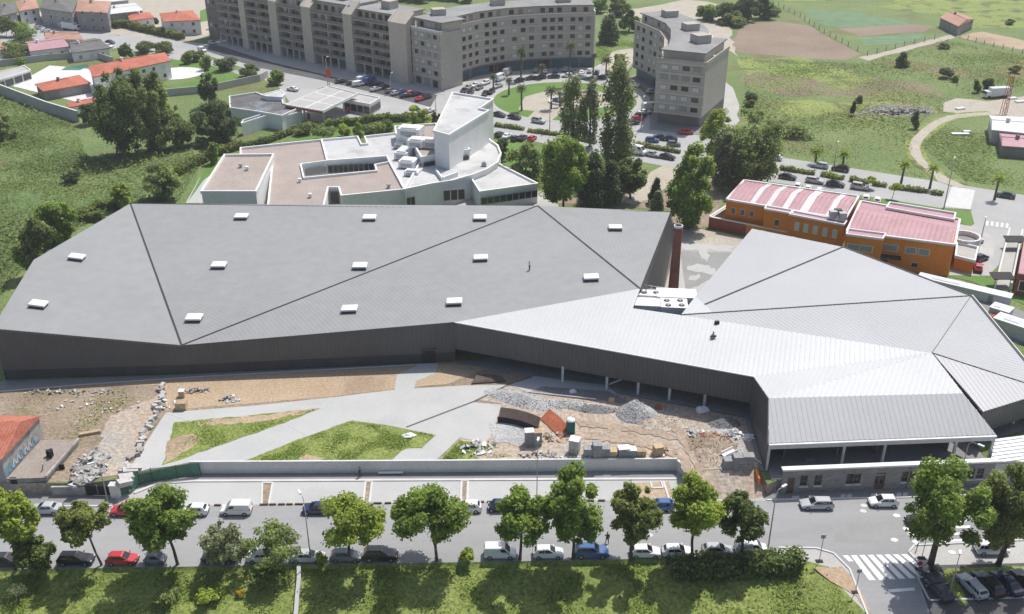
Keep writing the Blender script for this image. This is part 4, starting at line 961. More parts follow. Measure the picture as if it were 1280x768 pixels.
# far kerb, facing left
car_px('sedan','silver', 58,640, 180, 'old silver saloon with a white roof parked before the ruined house', group=GP)
car_px('hatch','red', 157,642, 180, 'bright red hatchback parked beside the end of the green netting', group=GP)
car_px('hatch','white', 243,642, 180, 'white and grey hatchback half hidden behind the dense dark street tree', group=GP)
car_px('van','white', 296,641, 180, 'white panel van parked at the edge of the concrete lot', group=GP)
car_px('hatch','navy', 396,640, 180, 'dark blue hatchback parked at the far kerb behind a thin lamp post', group=GP)
car_px('hatch','grey', 517,636, 180, 'grey car at the lot edge hidden behind the large round tree', group=GP)
car_px('hatch','white', 584,638, 180, 'white hatchback peeking out at the far kerb by a planting strip', group=GP)
car_px('mini','navy', 622,637, 180, 'small dark blue car half hidden behind the lopsided street tree', group=GP)
car_px('hatch','blue', 824,636, 180, 'violet blue hatchback parked by the sand bed at the lot corner', group=GP)
car_px('estate','silver', 1020,634, 180, 'silver estate car parked before the stone facade windows', group=GP)
car_px('hatch','white', 1103,631, 180, 'white three-door hatchback parked before the stone facade door', group=GP)
car_px('sedan','black', 1152,654, 180, 'black saloon driving under the broad roadside tree', group=GP)
# near kerb, facing right
car_px('sedan','dark', 10,704, 0, 'dark saloon parked behind the low bushy tree', group=GP)
car_px('estate','black', 96,703, 0, 'black estate car parked below the olive brown tree', group=GP)
car_px('hatch','red', 154,703, 0, 'dark red hatchback parked at the bank kerb', group=GP)
car_px('mini','grey', 195,703, 0, 'tiny two-seat grey and black car parked behind the red hatchback', group=GP)
car_px('sedan','dark', 275,701, 0, 'dark car parked behind the pale green shrub', group=GP)
car_px('sedan','white', 331,700, 0, 'white saloon parked behind the sparse yellow green shrub', group=GP)
car_px('sedan','silver', 385,700, 0, 'silver white saloon parked beside the thin lamp post', group=GP)
car_px('hatch','grey', 433,699, 0, 'dark grey hatchback parked below the open yellowish tree', group=GP)
car_px('suv','black', 476,698, 0, 'black compact car parked just past the dark grey hatchback', group=GP)
car_px('van','white', 625,695, 0, 'white box van with side windows parked at the bank kerb', group=GP)
car_px('hatch','white', 685,695, 0, 'white hatchback parked just ahead of the white box van', group=GP)
car_px('suv','blue', 739,694, 0, 'blue sport utility car parked beside the person on the road', group=GP)
car_px('hatch','white', 806,694, 0, 'white hatchback parked under the medium rounded tree', group=GP)
car_px('hatch','white', 846,693.5, 0, 'white hatchback parked under the light green full tree', group=GP)
car_px('hatch','silver', 896,692, 0, 'pale silver hatchback parked beside the small dark tree', group=GP)
car_px('van','white', 938,690, 0, 'white small van parked right beside the tall street lamp', group=GP)
car_px('mpv','white', 1238,690, 0, 'white people carrier standing on the pavement below the bronze green tree', group=GP)
GC = 'cars in the corner car park'
car_px('sedan','black', 1166,727, 105, 'black car in tree shade beside the scooters in the corner car park', group=GC)
car_px('hatch','dark', 1173,742, 105, 'dark hatchback in deep tree shade in the corner car park', group=GC)
car_px('estate','silver', 1214,737, 105, 'silver estate car at the end of the row in the corner car park', group=GC)
car_px('suv','black', 1234,735, 105, 'black sport utility car with glass roof in the corner car park', group=GC)
car_px('sedan','navy', 1258,733, 105, 'dark blue saloon in the corner car park row', group=GC)
car_px('sedan','black', 1282,731, 105, 'black saloon at the edge of the corner car park row', group=GC)
m = MB(); sr = MB()
# ================================================================== near street furniture
pmat('galv', (0.36,0.37,0.375), (0.42,0.43,0.43), s1=2, fine=0.05, rough=0.5, metal=0.3)
pmat('lamp_head', (0.72,0.73,0.72), fine=0, rough=0.4)
def lamp_post(px, py, ytop, label, arm=(0.0,-1.2), zg=ZS, group=None, r=0.075):
    p = G(px, py, zg); zt = hgt(p, ytop); t = thing('street_lamp', label, 'street lamp', p, group=group)
    m = MB(); m.tube([p, p+Vector((0,0,0.5)), Vector((p.x,p.y,zt-0.6))], [r*2.0, r*1.5, r*0.8], 8); m.build('post', 'galv', t, smooth=True)
    e = Vector((p.x+arm[0], p.y+arm[1], zt)); m = MB(); m.tube([Vector((p.x,p.y,zt-0.6)), Vector((p.x+arm[0]*0.3,p.y+arm[1]*0.3,zt-0.1)), e], [r*0.8,r*0.7,r*0.6], 6); m.build('arm', 'galv', t)
    d = Vector((arm[0], arm[1], 0)).normalized(); m = MB(); m.beam(e - d*0.1, e + d*0.75, 0.32, 0.16); m.build('lamp_head', 'lamp_head', t)
    return t
lamp_post(959,692, 613, 'tall grey street lamp at the bank kerb by the white small van', arm=(0.9,0.7))
lamp_post(389,704, 622, 'thin grey street lamp behind the silver white saloon', arm=(-0.5,0.8), r=0.06)
lamp_post(136,632, 577, 'grey street lamp leaning beside the demolition yard gate', arm=(-0.6,-0.3), r=0.07)
lamp_post(671,627, 553, 'slim grey lamp post at the parking lot edge', arm=(0.05,0.4), r=0.05)
lamp_post(1196,613, 551, 'street lamp with a bright head before the open eave of the hall', arm=(0.9,-0.9), r=0.06)
lamp_post(1184,752, 694, 'bare slim lamp post beside the corner car park kerb', arm=(0.1,0.2), r=0.06)
def sign_post(px, py, ytop, label, plate, cat='sign'):
    p = G(px, py, ZS); zt = hgt(p, ytop); t = thing('road_sign', label, cat, p)
    m = MB(); m.cyl(p, Vector((p.x,p.y,zt)), 0.05, 0.05, 6); m.build('post', 'galv', t)
    m = MB(); m.box((p.x,p.y,0.06+ZS), (0.9,0.5,0.12)); m.build('foot', 'trim_black', t)
    if plate == 'round': m = MB(); m.cyl(Vector((p.x,p.y+0.04,zt-0.3)), Vector((p.x,p.y+0.08,zt-0.3)), 0.38, 0.38, 14); m.build('plate', 'galv', t)
    elif plate == 'red': m = MB(); m.cyl(Vector((p.x,p.y-0.04,zt-0.3)), Vector((p.x,p.y-0.08,zt-0.3)), 0.36, 0.36, 8); m.build('plate', 'paint_red', t)
    else: m = MB(); m.box((p.x,p.y+0.06,zt-0.3), (0.6,0.04,0.6)); m.build('plate', 'galv', t)
    return t
sign_post(1024,702, 669, 'two-plate road sign on a post at the pavement corner', 'square')
sign_post(1152,698, 664, 'road sign on a post beside the parked bicycle', 'round')
sign_post(1148,712, 702, 'low red round road sign beside the tree shade', 'red')
sign_post(1069,741, 712, 'slim post with a small plate beside the dirt patch', 'square')
# bicycle
bp = G(1146,686.5, ZS+0.03); bk = thing('bicycle', 'black bicycle parked upright beside a road sign', 'bicycle', bp, rz=R(60))
for s_ in (-0.52, 0.52):
    m = MB(); n = 14
    for i in range(n):
        a, b = 2*math.pi*i/n, 2*math.pi*(i+1)/n
        m.cyl((s_+0.33*math.cos(a),0,0.33+0.33*math.sin(a)), (s_+0.33*math.cos(b),0,0.33+0.33*math.sin(b)), 0.03, 0.03, 5)
    m.build('wheel', 'tyre', bk, local=True)
m = MB()
for a, b in (((-0.52,0,0.33),(-0.08,0,0.30)),((-0.52,0,0.33),(-0.2,0,0.8)),((-0.08,0,0.3),(-0.2,0,0.85)),((-0.08,0,0.3),(0.38,0,0.78)),((-0.2,0,0.8),(0.36,0,0.82)),((0.52,0,0.33),(0.34,0,0.95))): m.cyl(a, b, 0.025, 0.025, 6)
m.build('frame', 'trim_black', bk, local=True)
m = MB(); m.box((-0.22,0,0.9), (0.26,0.15,0.07)); m.build('saddle', 'trim_black', bk, local=True)
m = MB(); m.cyl((0.34,-0.28,1.0), (0.34,0.28,1.0), 0.02, 0.02, 6); m.build('handlebar', 'galv', bk, local=True)
# white debris bags on the pavement near the tree
# ================================================================== people
pmat('skin', (0.42,0.26,0.19), fine=0, rough=0.6)
pmat('cloth_dark', (0.025,0.026,0.03), (0.04,0.04,0.045), s1=4, fine=0.1, rough=0.9)
pmat('cloth_blue', (0.05,0.07,0.12), (0.07,0.09,0.15), s1=4, fine=0.1, rough=0.9)
pmat('cloth_white', (0.65,0.65,0.64), (0.55,0.55,0.55), s1=4, fine=0.1, rough=0.9)
pmat('cloth_grey', (0.18,0.18,0.18), (0.25,0.25,0.25), s1=4, fine=0.1, rough=0.9)
pmat('hair', (0.02,0.015,0.012), fine=0, rough=0.7)
def skin_mesh(name, verts, edges, radii, root, mat, parent, sub=1):
    me = bpy.data.meshes.new(name); me.from_pydata(verts, edges, []); o = bpy.data.objects.new(name, me); COL.objects.link(o); o.parent = parent
    me.materials.append(MATS[mat]); md = o.modifiers.new('skin', 'SKIN')
    for i, r in enumerate(radii): me.skin_vertices[0].data[i].radius = (r, r*0.9); me.skin_vertices[0].data[i].use_root = (i == root)
    md.use_smooth_shade = True; s = o.modifiers.new('sub', 'SUBSURF'); s.levels = sub; s.render_levels = sub
    return o
def person(p, rz, label, jacket, trousers, pose='walk', scale=1.0):
    t = thing('person', label, 'person', p, rz)
    if pose == 'crouch': hip, kn, ft, sh, hd = 0.42, [(0.38,0.12,0.50),(0.36,-0.12,0.46)], [(0.05,0.14,0.05),(0.08,-0.14,0.05)], (0.30,0.78), (0.42,1.02)
    elif pose == 'stand': hip, kn, ft, sh, hd = 0.92, [(0.03,0.11,0.5),(0.03,-0.11,0.5)], [(0,0.13,0.06),(0.02,-0.13,0.06)], (0.02,1.42), (0.04,1.64)
    else: hip, kn, ft, sh, hd = 0.92, [(0.16,0.10,0.5),(-0.05,-0.10,0.5)], [(0.30,0.10,0.06),(-0.30,-0.10,0.10)], (0.04,1.42), (0.07,1.64)
    sx, sz = sh; hx, hz = hd
    el = [(sx+0.12,0.27,sz-0.28),(sx-0.08,-0.27,sz-0.28)] if pose != 'crouch' else [(sx+0.22,0.24,sz-0.22),(sx+0.22,-0.24,sz-0.22)]
    hn = [(sx+0.28,0.24,sz-0.48),(sx-0.02,-0.26,sz-0.55)] if pose != 'crouch' else [(sx+0.42,0.14,sz-0.42),(sx+0.42,-0.14,sz-0.45)]
    V = [(0,0,hip),(sx*0.5,0,(hip+sz)/2),(sx,0,sz-0.06),(sx+0.02,0,sz+0.08),(hx,0,hz),(hx,0,hz+0.1)]
    E = [(0,1),(1,2),(2,3),(3,4),(4,5)]; Rr = [0.15,0.14,0.15,0.06,0.095,0.08]
    for i, s_ in ((0,1),(1,-1)):
        a = len(V); V += [(sx,s_*0.19,sz-0.05), el[i], hn[i], (hn[i][0]+0.08,hn[i][1],hn[i][2]-0.05)]; Rr += [0.065,0.05,0.038,0.03]; E += [(2,a),(a,a+1),(a+1,a+2),(a+2,a+3)]
        b = len(V); V += [(0,s_*0.10,hip-0.05), kn[i], ft[i], (ft[i][0]+0.16,ft[i][1],ft[i][2]-0.01)]; Rr += [0.10,0.07,0.05,0.04]; E += [(0,b),(b,b+1),(b+1,b+2),(b+2,b+3)]
    skin_mesh('body', V, E, Rr, 0, 'skin', t)
    Vj = [(0,0,hip+0.02),(sx*0.5,0,(hip+sz)/2),(sx,0,sz-0.05)]; Ej = [(0,1),(1,2)]; Rj = [0.175,0.165,0.17]
    for i, s_ in ((0,1),(1,-1)):
        a = len(Vj); Vj += [(sx,s_*0.20,sz-0.05), el[i], hn[i]]; Rj += [0.085,0.07,0.055]; Ej += [(2,a),(a,a+1),(a+1,a+2)]
    skin_mesh('jacket', Vj, Ej, Rj, 0, jacket, t)
    Vt = [(0,0,hip+0.02)]; Et = []; Rt = [0.17]
    for i, s_ in ((0,1),(1,-1)):
        a = len(Vt); Vt += [(0,s_*0.10,hip-0.06), kn[i], ft[i]]; Rt += [0.12,0.09,0.065]; Et += [(0,a),(a,a+1),(a+1,a+2)]
    skin_mesh('trousers', Vt, Et, Rt, 0, trousers, t)
    m = MB(); m.dome((hx-0.015,0,hz+0.03), 0.115, 0.105, 0.15, 10, 4); m.build('hair', 'hair', t, local=True)
    if scale != 1: t.scale = (scale,)*3
    return t
person(G(759,679,ZS+0.02), R(100), 'person in dark clothes walking in the road beside the blue car', 'cloth_dark', 'cloth_dark')
person(G(450,596.5,ZS+0.05), R(20), 'person in black walking along below the retaining wall', 'cloth_dark', 'cloth_dark')
pC = onplane(662,338, F1, F2, R2); person(pC, R(200), 'person in white and dark clothes standing on the grey roof', 'cloth_white', 'cloth_dark', 'stand')
pL = onL8(889,424); person(pL, R(30), 'roof worker in grey crouching at work on the pale roof', 'cloth_grey', 'cloth_blue', 'crouch')
pL = onL8(894,423); person(pL, R(170), 'roof worker in white bending beside a crouching workmate', 'cloth_white', 'cloth_dark', 'crouch')
m = MB(); p = onL8(896,405); m.box(p+Vector((0,0,0.25)), (0.7,0.5,0.5), 0.3); tag(m.build('tool_box', 'trim_black', origin=p), 'small black tool box lying on the pale roof', 'tool box')
# ================================================================== ruined house and demolition yard (left)
pmat('roof_tile', (0.40,0.135,0.085), (0.48,0.19,0.13), s1=0.6, fine=0.2, sf=3, rough=0.85, bump=0.3, bs=4)
pmat('plaster_old', (0.36,0.35,0.33), (0.44,0.43,0.41), s1=0.35, fine=0.2, sf=2, rough=0.9, c3=(0.22,0.21,0.20), s3=0.4, lo3=0.5, hi3=0.7)
pmat('plaster_white', (0.76,0.75,0.73), (0.82,0.81,0.79), s1=0.3, fine=0.05, sf=2, rough=0.85)
pmat('annex_roof', (0.27,0.23,0.20), (0.33,0.29,0.255), s1=0.3, fine=0.15, sf=3, rough=0.95)
hb = thing('ruined_house', 'derelict house with a red tiled roof and grey graffiti wall beside the demolition yard', 'house', G(10,616,ZS))
# main block: right gable seen from above
c0, c1 = G(-70,620,ZS), G(13,616.5,ZS)
ez = hgt(c1, 574); d0, d1 = atY(46,548,G(46,582,ZS).y), None
D_ = 10.5; x1 = c1.x; x0_ = c0.x; y0 = c1.y; y1 = y0 + D_
m = MB(); m.prism([(x0_,y0),(x1,y0),(x1+0.8,y1),(x0_,y1)], ZS, ez); m.build('wall', 'plaster_old', hb)
rz_ = ez + 1.9
m = MB(); a, b, c, d = (x0_,y0-0.3,ez+0.03), (x1+0.3,y0-0.3,ez+0.03), (x1+0.4,y0+D_*0.62,rz_), (x0_,y0+D_*0.62,rz_); e, f = (x1+1.1,y1+0.3,ez+0.03), (x0_,y1+0.3,ez+0.03)
m.add([a,b,c,d,e,f], [(0,1,2,3),(3,2,4,5),(1,4,2)]); rf = m.build('roof', 'roof_tile', hb)
for k in range(26):
    t0 = x1 + 0.25 - k*0.45
    if t0 < x0_: break
    m = MB(); m.cyl((t0, y0-0.3, ez+0.06), (t0+0.06, y0+D_*0.62, rz_+0.03), 0.09, 0.09, 5, caps=True); m.build('tile_row', 'roof_tile', rf)
an = [G(15,616.5,ZS), G(62,615.5,ZS)]; az_ = hgt(an[1], 597); dy = 9.0
dx = atY(84,549,an[1].y+dy).x
m = MB(); m.prism([(an[0].x+0.02,an[0].y-0.1),(an[1].x,an[1].y),(an[1].x+1.0,an[1].y+dy),(an[0].x+0.9,an[0].y+dy)], ZS, az_-0.1); m.build('annex', 'plaster_old', hb)
m = MB(); m.prism([(an[0].x-0.0,an[0].y-0.3),(an[1].x+0.2,an[1].y-0.2),(an[1].x+1.2,an[1].y+dy+0.1),(an[0].x+0.8,an[0].y+dy+0.1)], az_-0.1, az_+0.12); m.build('annex_roof', 'annex_roof', hb)
m = MB(); m.beam((an[1].x+0.12,an[1].y-0.2,az_+0.2),(an[1].x+1.12,an[1].y+dy+0.1,az_+0.2), 0.3, 0.35); m.build('parapet', 'plaster_old', hb)
m = MB(); px_ = G(63,570,az_+0.12); m.box(px_+Vector((0,0,0.5)), (0.9,0.6,1.0), 0.4); m.box(px_+Vector((0.3,-0.3,0.6)), (0.3,0.9,1.2), 0.2); m.build('chimney_stub', 'trim_black', hb)
m = MB(); px_ = G(53,588,az_+0.12); m.cyl(px_, px_+Vector((0.3,0,1.1)), 0.12, 0.1, 6); m.build('pipe', 'galv', hb)
for (px, py, w, h) in [(72.5,592,0.8,0.8),(25,608,0.9,1.1)]:
    p = G(px, 612, ZS); m = MB(); m.box((p.x, an[0].y-0.06 if px < 60 else an[1].y+3, ZS+2.2), (w,0.16,h)); wi = m.build('window', 'dark_void', hb)
# graffiti on the gable above the annex: blue and white blocky tag strokes
pmat('graffiti_blue', (0.16,0.34,0.46), (0.22,0.40,0.50), s1=2, fine=0.15, rough=0.8)
pmat('graffiti_white', (0.60,0.62,0.63), (0.5,0.52,0.54), s1=2, fine=0.15, rough=0.8)
gdir = Vector((0.8, D_, 0)).normalized()
for k in range(7):
    s0 = 1.0 + k*1.05; q = Vector((x1,y0,0)) + gdir*s0 + Vector((0.05,0,0)); z_ = az_ + 0.35
    m = MB(); m.beam(q + Vector((0,0,z_)), q + gdir*0.5 + Vector((0,0,z_+1.2)), 0.03, 0.34, up=gdir); m.beam(q + gdir*0.5 + Vector((0,0,z_+1.2)), q + gdir*0.9 + Vector((0,0,z_+0.1)), 0.03, 0.3, up=gdir)
    m.build('graffiti_stroke', 'graffiti_white' if k % 3 else 'graffiti_blue', hb)
m = MB(); q = Vector((x1,y0,0))+gdir*0.2+Vector((0.03,0,0)); r_ = q+gdir*3.4
m.poly([q+Vector((0,0,az_+0.2)), r_+Vector((0,0,az_+0.2)), r_+Vector((0,0,az_+1.3)), q+Vector((0,0,az_+1.3))]); m.build('graffiti_patch', 'graffiti_blue', hb)
# yard wall, pillar, dark netting
pmat('net_green', (0.04,0.16,0.11), (0.06,0.20,0.14), s1=0.8, fine=0.2, sf=6, rough=0.8)
def netmat():
    m = MATS['net_green']; N = m.node_tree.nodes; L = m.node_tree.links; b = N['Principled BSDF']
    tr = N.new('ShaderNodeBsdfTransparent'); mx = N.new('ShaderNodeMixShader'); mx.inputs[0].default_value = 0.72
    L.new(tr.outputs[0], mx.inputs[1]); L.new(b.outputs[0], mx.inputs[2]); L.new(mx.outputs[0], N['Material Output'].inputs['Surface'])
netmat()
yw = [G(66,620,ZS), G(108,619.5,ZS)]
m = MB(); m.prism([yw[0].to_2d(), yw[1].to_2d(), (yw[1]+Vector((0,0.3,0))).to_2d(), (yw[0]+Vector((0,0.3,0))).to_2d()], ZS-0.05, ZS+1.5)
tag(m.build('yard_wall', 'plaster_old', origin=yw[0]), 'low weathered wall in front of the rubble heap', 'wall')
gp = G(146,621,ZS); pl = thing('gate_pillar', 'short white plastered gate pillar at the demolition yard corner', 'pillar', gp)
m = MB(); m.box(gp+Vector((0,0,1.05)), (1.25,0.9,2.1)); m.build('shaft', 'plaster_white', pl)
m = MB(); m.box(gp+Vector((0,0,2.16)), (1.4,1.05,0.12)); m.build('cap', 'kerb', pl)
m = MB(); a, b = G(108,619.3,ZS), G(139,620.5,ZS); m.beam(a+Vector((0,0,0.9)), b+Vector((0,0,0.9)), 0.06, 1.7); m.build
gt = thing('yard_gate', 'dark closed metal gate between the yard wall and the white pillar', 'gate', a)
m = MB(); m.beam(a+Vector((0,0,0.9)), b+Vector((0,0,0.9)), 0.06, 1.6); m.build('panel', 'trim_black', gt)
for q in (a, a.lerp(b,0.5), b): m = MB(); m.cyl(q, q+Vector((0,0,1.8)), 0.06, 0.06, 6); m.build('post', 'galv', gt)
nf = thing('netting_fence', 'green mesh construction fence curving round the plaza corner', 'fence', G(190,605,ZS))
npx = [(152,619),(166,615),(176,606),(192,601.5),(223,598),(252,594.5)]
npt = [G(x, y, ZS) + Vector((0,-0.25,0)) for x, y in npx]
for a, b in zip(npt, npt[1:]):
    m = MB(); m.poly([a+Vector((0,0,0.15)), b+Vector((0,0,0.15)), b+Vector((0,0,2.4)), a+Vector((0,0,2.4))]); m.build('net_panel', 'net_green', nf)
for a in npt: m = MB(); m.cyl(a, a+Vector((0,0,2.5)), 0.05, 0.05, 6); m.build('post', 'trim_black', nf)
# rubble
pmat('rubble', (0.42,0.41,0.39), (0.52,0.51,0.49), s1=0.8, fine=0.15, sf=4, rough=0.95)
pmat('rubble_dark', (0.27,0.25,0.23), (0.35,0.33,0.30), s1=0.8, fine=0.15, sf=4, rough=0.95)
def slabs(root, cx, cy, rx, ry, n, hh, seed, mats, smin=0.5, smax=1.4, name='slab', zg=0.0):
    rng = random.Random(seed); meshes = []
    for k in range(5):
        b = MB(); s_ = (rng.uniform(0.8,1.3), rng.uniform(0.45,0.8), rng.uniform(0.14,0.3)); b.box((0,0,0), s_)
        b.v = [(v[0]+rng.uniform(-.12,.12), v[1]+rng.uniform(-.1,.1), v[2]+rng.uniform(-.03,.03)) for v in b.v]
        me = bpy.data.meshes.new(name); me.from_pydata(b.v, [], b.f); me.materials.append(MATS[mats[k % len(mats)]]); meshes.append(me)
    L = Vector(root.location)
    for i in range(n):
        r = rng.random()**0.6; an_ = rng.uniform(0, 6.283); x, y = cx+math.cos(an_)*rx*r, cy+math.sin(an_)*ry*r
        z = zg + hh*(1-r)*rng.uniform(0.5,1.0) + 0.15; s_ = rng.uniform(smin, smax)
        inst(meshes[i % 5], name, root, (x-L.x, y-L.y, z-L.z), (rng.uniform(-.7,.7), rng.uniform(-.7,.7), rng.uniform(0,6.28)), (s_,s_,s_))
rp = G(113,585); rt = thing('rubble_heap', 'heap of broken pale concrete slabs in the demolition yard', 'rubble', rp)
m = MB(); m.dome(rp, 2.3, 4.2, 1.0, 14, 4, 0.1, random.Random(3)); m.build('core', 'rubble_dark', rt)
slabs(rt, rp.x, rp.y, 2.5, 4.6, 95, 1.5, 5, ['rubble','rubble','rubble_dark'], 0.55, 1.15)
p = G(113,543); b = thing('loose_plank', 'pale thick plank lying on the demolition yard ground', 'plank', p)
m = MB(); m.box(p+Vector((0,0,0.25)), (3.0,0.6,0.4), 0.35); m.build('board', 'dirt_tan', b)
# broken low wall between yard and plaza: blocks in a row
bw = thing('broken_boundary_wall', 'broken stone boundary wall of tumbled blocks between yard and plaza', 'wall', G(178,556))
rng = random.Random(9); blk = MB(); blk.box((0,0,0), (1,1,1)); bme = bpy.data.meshes.new('stone_block'); bme.from_pydata(blk.v, [], blk.f); bme.materials.append(MATS['rubble']); bme2 = bme.copy(); bme2.materials[0] = MATS['rubble_dark']
wpx = [(206,482),(198,505),(188,530),(176,555),(164,580),(152,606)]
wps = [G(x, y) for x, y in wpx]; L0 = Vector(bw.location)
for a, b in zip(wps, wps[1:]):
    n = int((b-a).length/0.9)
    for k in range(n):
        q = a.lerp(b, (k+rng.random()*0.6)/n); s_ = rng.uniform(0.5,0.9)
        inst(rng.choice((bme,bme,bme2)), 'stone_block', bw, (q.x-L0.x+rng.uniform(-.5,.5), q.y-L0.y, s_*0.35), (rng.uniform(-.3,.3), rng.uniform(-.3,.3), rng.uniform(0,3)), (rng.uniform(.6,1.3), rng.uniform(.5,.9), s_*0.75))
big = thing('fallen_wall_blocks', 'large pale fallen wall blocks beside the white gate pillar', 'rubble', G(162,596))
for k, (x, y, r_) in enumerate([(158,600,0.6),(163,592,0.5),(156,606,0.8),(168,588,0.4)]):
    q = G(x, y); m = MB(); m.box(q+Vector((0,0,0.4)), (2.0,1.1,0.8), tilt=(0.2*r_, 0.25, r_)); m.build('wall_block', 'rubble', big)
def debris(label, px, py, w, d, n, mats, seed, name='debris_pile', smin=0.25, smax=0.7, hh=0.5):
    p = G(px, py); t = thing(name, label, 'debris', p); slabs(t, p.x, p.y, w, d, n, hh, seed, mats, smin, smax, 'fragment'); return t
debris('scatter of broken stone beside the pale crates on the tan strip', 245,489, 2.6, 0.9, 26, ['rubble','rubble_dark'], 21)
pmat('plastic_blue', (0.22,0.32,0.42), (0.5,0.55,0.6), s1=1.5, fine=0.1, rough=0.5)
debris('heap of wrapped blue and white material on the tan strip', 288,499, 1.8, 1.0, 26, ['white_metal','plastic_blue','rubble_dark'], 22)
debris('scattered white stones across the demolition yard', 120,507, 7.5, 3.5, 34, ['rubble','white_metal'], 23, smin=0.2, smax=0.5, hh=0.0)
debris('line of stony debris along the back edge of the demolition yard', 90,491, 9.0, 0.8, 40, ['rubble','rubble_dark'], 24, smin=0.25, smax=0.6, hh=0.1)
debris('broken white slabs beside the top of the boundary wall', 206,507, 1.6, 2.6, 16, ['white_metal','rubble'], 25)
pmat('crate_wood', (0.50,0.38,0.22), (0.56,0.44,0.28), s1=1, fine=0.2, sf=4, rough=0.85)
def crate(px, py, s, rz, label, mat='crate_wood', topmat='dirt_tan', z=0.0):
    p = G(px, py, z); t = thing('crate', label, 'crate', p)
    m = MB(); m.box(p+Vector((0,0,s[2]/2)), s, rz); m.build('box', mat, t)
    m = MB(); m.box(p+Vector((0,0,s[2]+0.06)), (s[0]*1.04,s[1]*1.04,0.12), rz); m.build('lid', topmat, t)
    for k in (-1, 1): m = MB(); m.box(p+Vector((0,0,s[2]*0.5+k*s[2]*0.25)), (s[0]*1.03, s[1]*1.03, 0.1), rz); m.build('batten', mat, t)
    return t
crate(227.5,511, (1.6,1.3,1.2), 0.05, 'large pale wooden crate at the plaza edge on the tan strip')
crate(228,496, (0.9,0.9,1.1), 0.1, 'small white topped crate standing behind the large wooden crate', 'crate_wood', 'white_metal')
# ================================================================== background ground
sheet('scrub_field', [(-300,130),(0,118),(95,152),(110,170),(240,130),(300,130),(345,165),(300,182),(250,205),(240,250),(160,258),(20,345),(-40,410),(-300,450)], 'grass_scrub', 1, rag=(6,1.5,50))
sheet('avenue', [(150,40),(230,52),(283,58),(340,76),(420,95),(520,114),(551,118),(600,97),(660,90),(740,86),(768,70),(790,78),(782,95),(812,122),(812,158),(880,167),(935,178),(971,196),(1210,233),(1300,247),(1500,285),(1500,330),(1300,278),(1280,300),(1235,345),(1186,345),(1200,300),(1215,262),(1175,260),(960,227),(860,214),(780,198),(700,184),(619,166),(600,168),(560,150),(530,142),(470,152),(440,130),(395,112),(340,106),(312,88),(250,66),(150,46)], 'road_back', 2)
sheet('station_forecourt', [(345,104),(395,104),(440,118),(520,146),(470,152),(370,152),(362,128)], 'road_back', 3)
sheet('painted_parking_shade', [(262,57),(283,58),(340,76),(420,95),(520,114),(547,119),(538,134),(500,124),(400,100),(320,84),(258,64)], 'asphalt_dark', 4)  # parking strip darkened to carry the balcony block's shadow
# roundabout garden
RC = Vector((17, 312, 0)); RRd = 23.0
def disc(name, c, rx, ry, mat, layer, n=48, a0=0, a1=6.2832):
    SHN[0] += 1; m = MB(); z = 0.012*layer + 0.0002*SHN[0]; m.poly([(c.x+rx*math.cos(a0+(a1-a0)*i/n), c.y+ry*math.sin(a0+(a1-a0)*i/n), z) for i in range(n)]); return struct(m.build(name, mat))
disc('roundabout_kerb', RC, RRd+1.6, RRd+1.6, 'pavement', 5)
disc('roundabout_lawn', RC, RRd, RRd, 'lawn', 6)
sheet('roundabout_plaza', [(648,137),(656,121),(690,112),(735,112),(770,118),(780,130),(745,136),(705,138),(688,152),(660,147),(668,139)], 'track_dirt', 7)
for px, py in [(622,141),(660,118),(638,131)]: pass
fp = G(702,128); ft = thing('fountain', 'round white fountain with curved sculpture on the roundabout plaza', 'fountain', fp)
m = MB()
for i in range(18):
    a, b = 6.283*i/18, 6.283*(i+1)/18; m.beam(fp+Vector((4*math.cos(a),4*math.sin(a),0.35)), fp+Vector((4*math.cos(b),4*math.sin(b),0.35)), 0.5, 0.7)
m.build('basin', 'paint_white', ft)
m = MB(); m.cyl(fp+Vector((0,0,0.3)), fp+Vector((0,0,0.4)), 3.7, 3.7, 18); m.build('water', 'car_glass', ft)
m = MB(); m.tube([fp+Vector((-1,0,0.2)), fp+Vector((-0.4,0,2.4)), fp+Vector((1.0,0.2,3.2)), fp+Vector((1.6,0.4,1.5))], [0.5,0.45,0.35,0.2], 7); m.build('sculpture', 'paint_white', ft)
sheet('pavement_strip', [(551,118),(600,98),(660,91),(740,87),(741,84),(660,87),(600,94),(552,113)], 'pavement', 5)
sheet('median_strip', [(619,158),(700,171),(790,190),(798,187),(700,167),(619,154.5)], 'pavement', 5)
sheet('side_verge', [(960,227),(1120,251),(1175,260),(1214,266),(1218,280),(1212,284),(1196,276),(1120,258),(1075,250),(930,226),(940,224)], 'lawn', 4)
sheet('crossing_paving', [(1181,258),(1190,233),(1219,238),(1213,262)], 'kerb', 4)
zc = thing('zebra_crossing', 'small white zebra crossing at the mouth of the side street behind the orange building', 'crossing', G(1246,280,0.12))
for i in range(5): m = MB(); x = 1233+i*6.2; y = 276.5+i*0.8; m.poly([G(x-1,y+5.5,0.12), G(x+2.2,y+5.7,0.12), G(x+3,y,0.12), G(x-0.2,y-0.2,0.12)]); m.build('stripe', 'paint_white', zc)
sheet('side_street', [(1197,280),(1225,285),(1245,300),(1237,345),(1186,344),(1200,305)], 'pavement', 5)
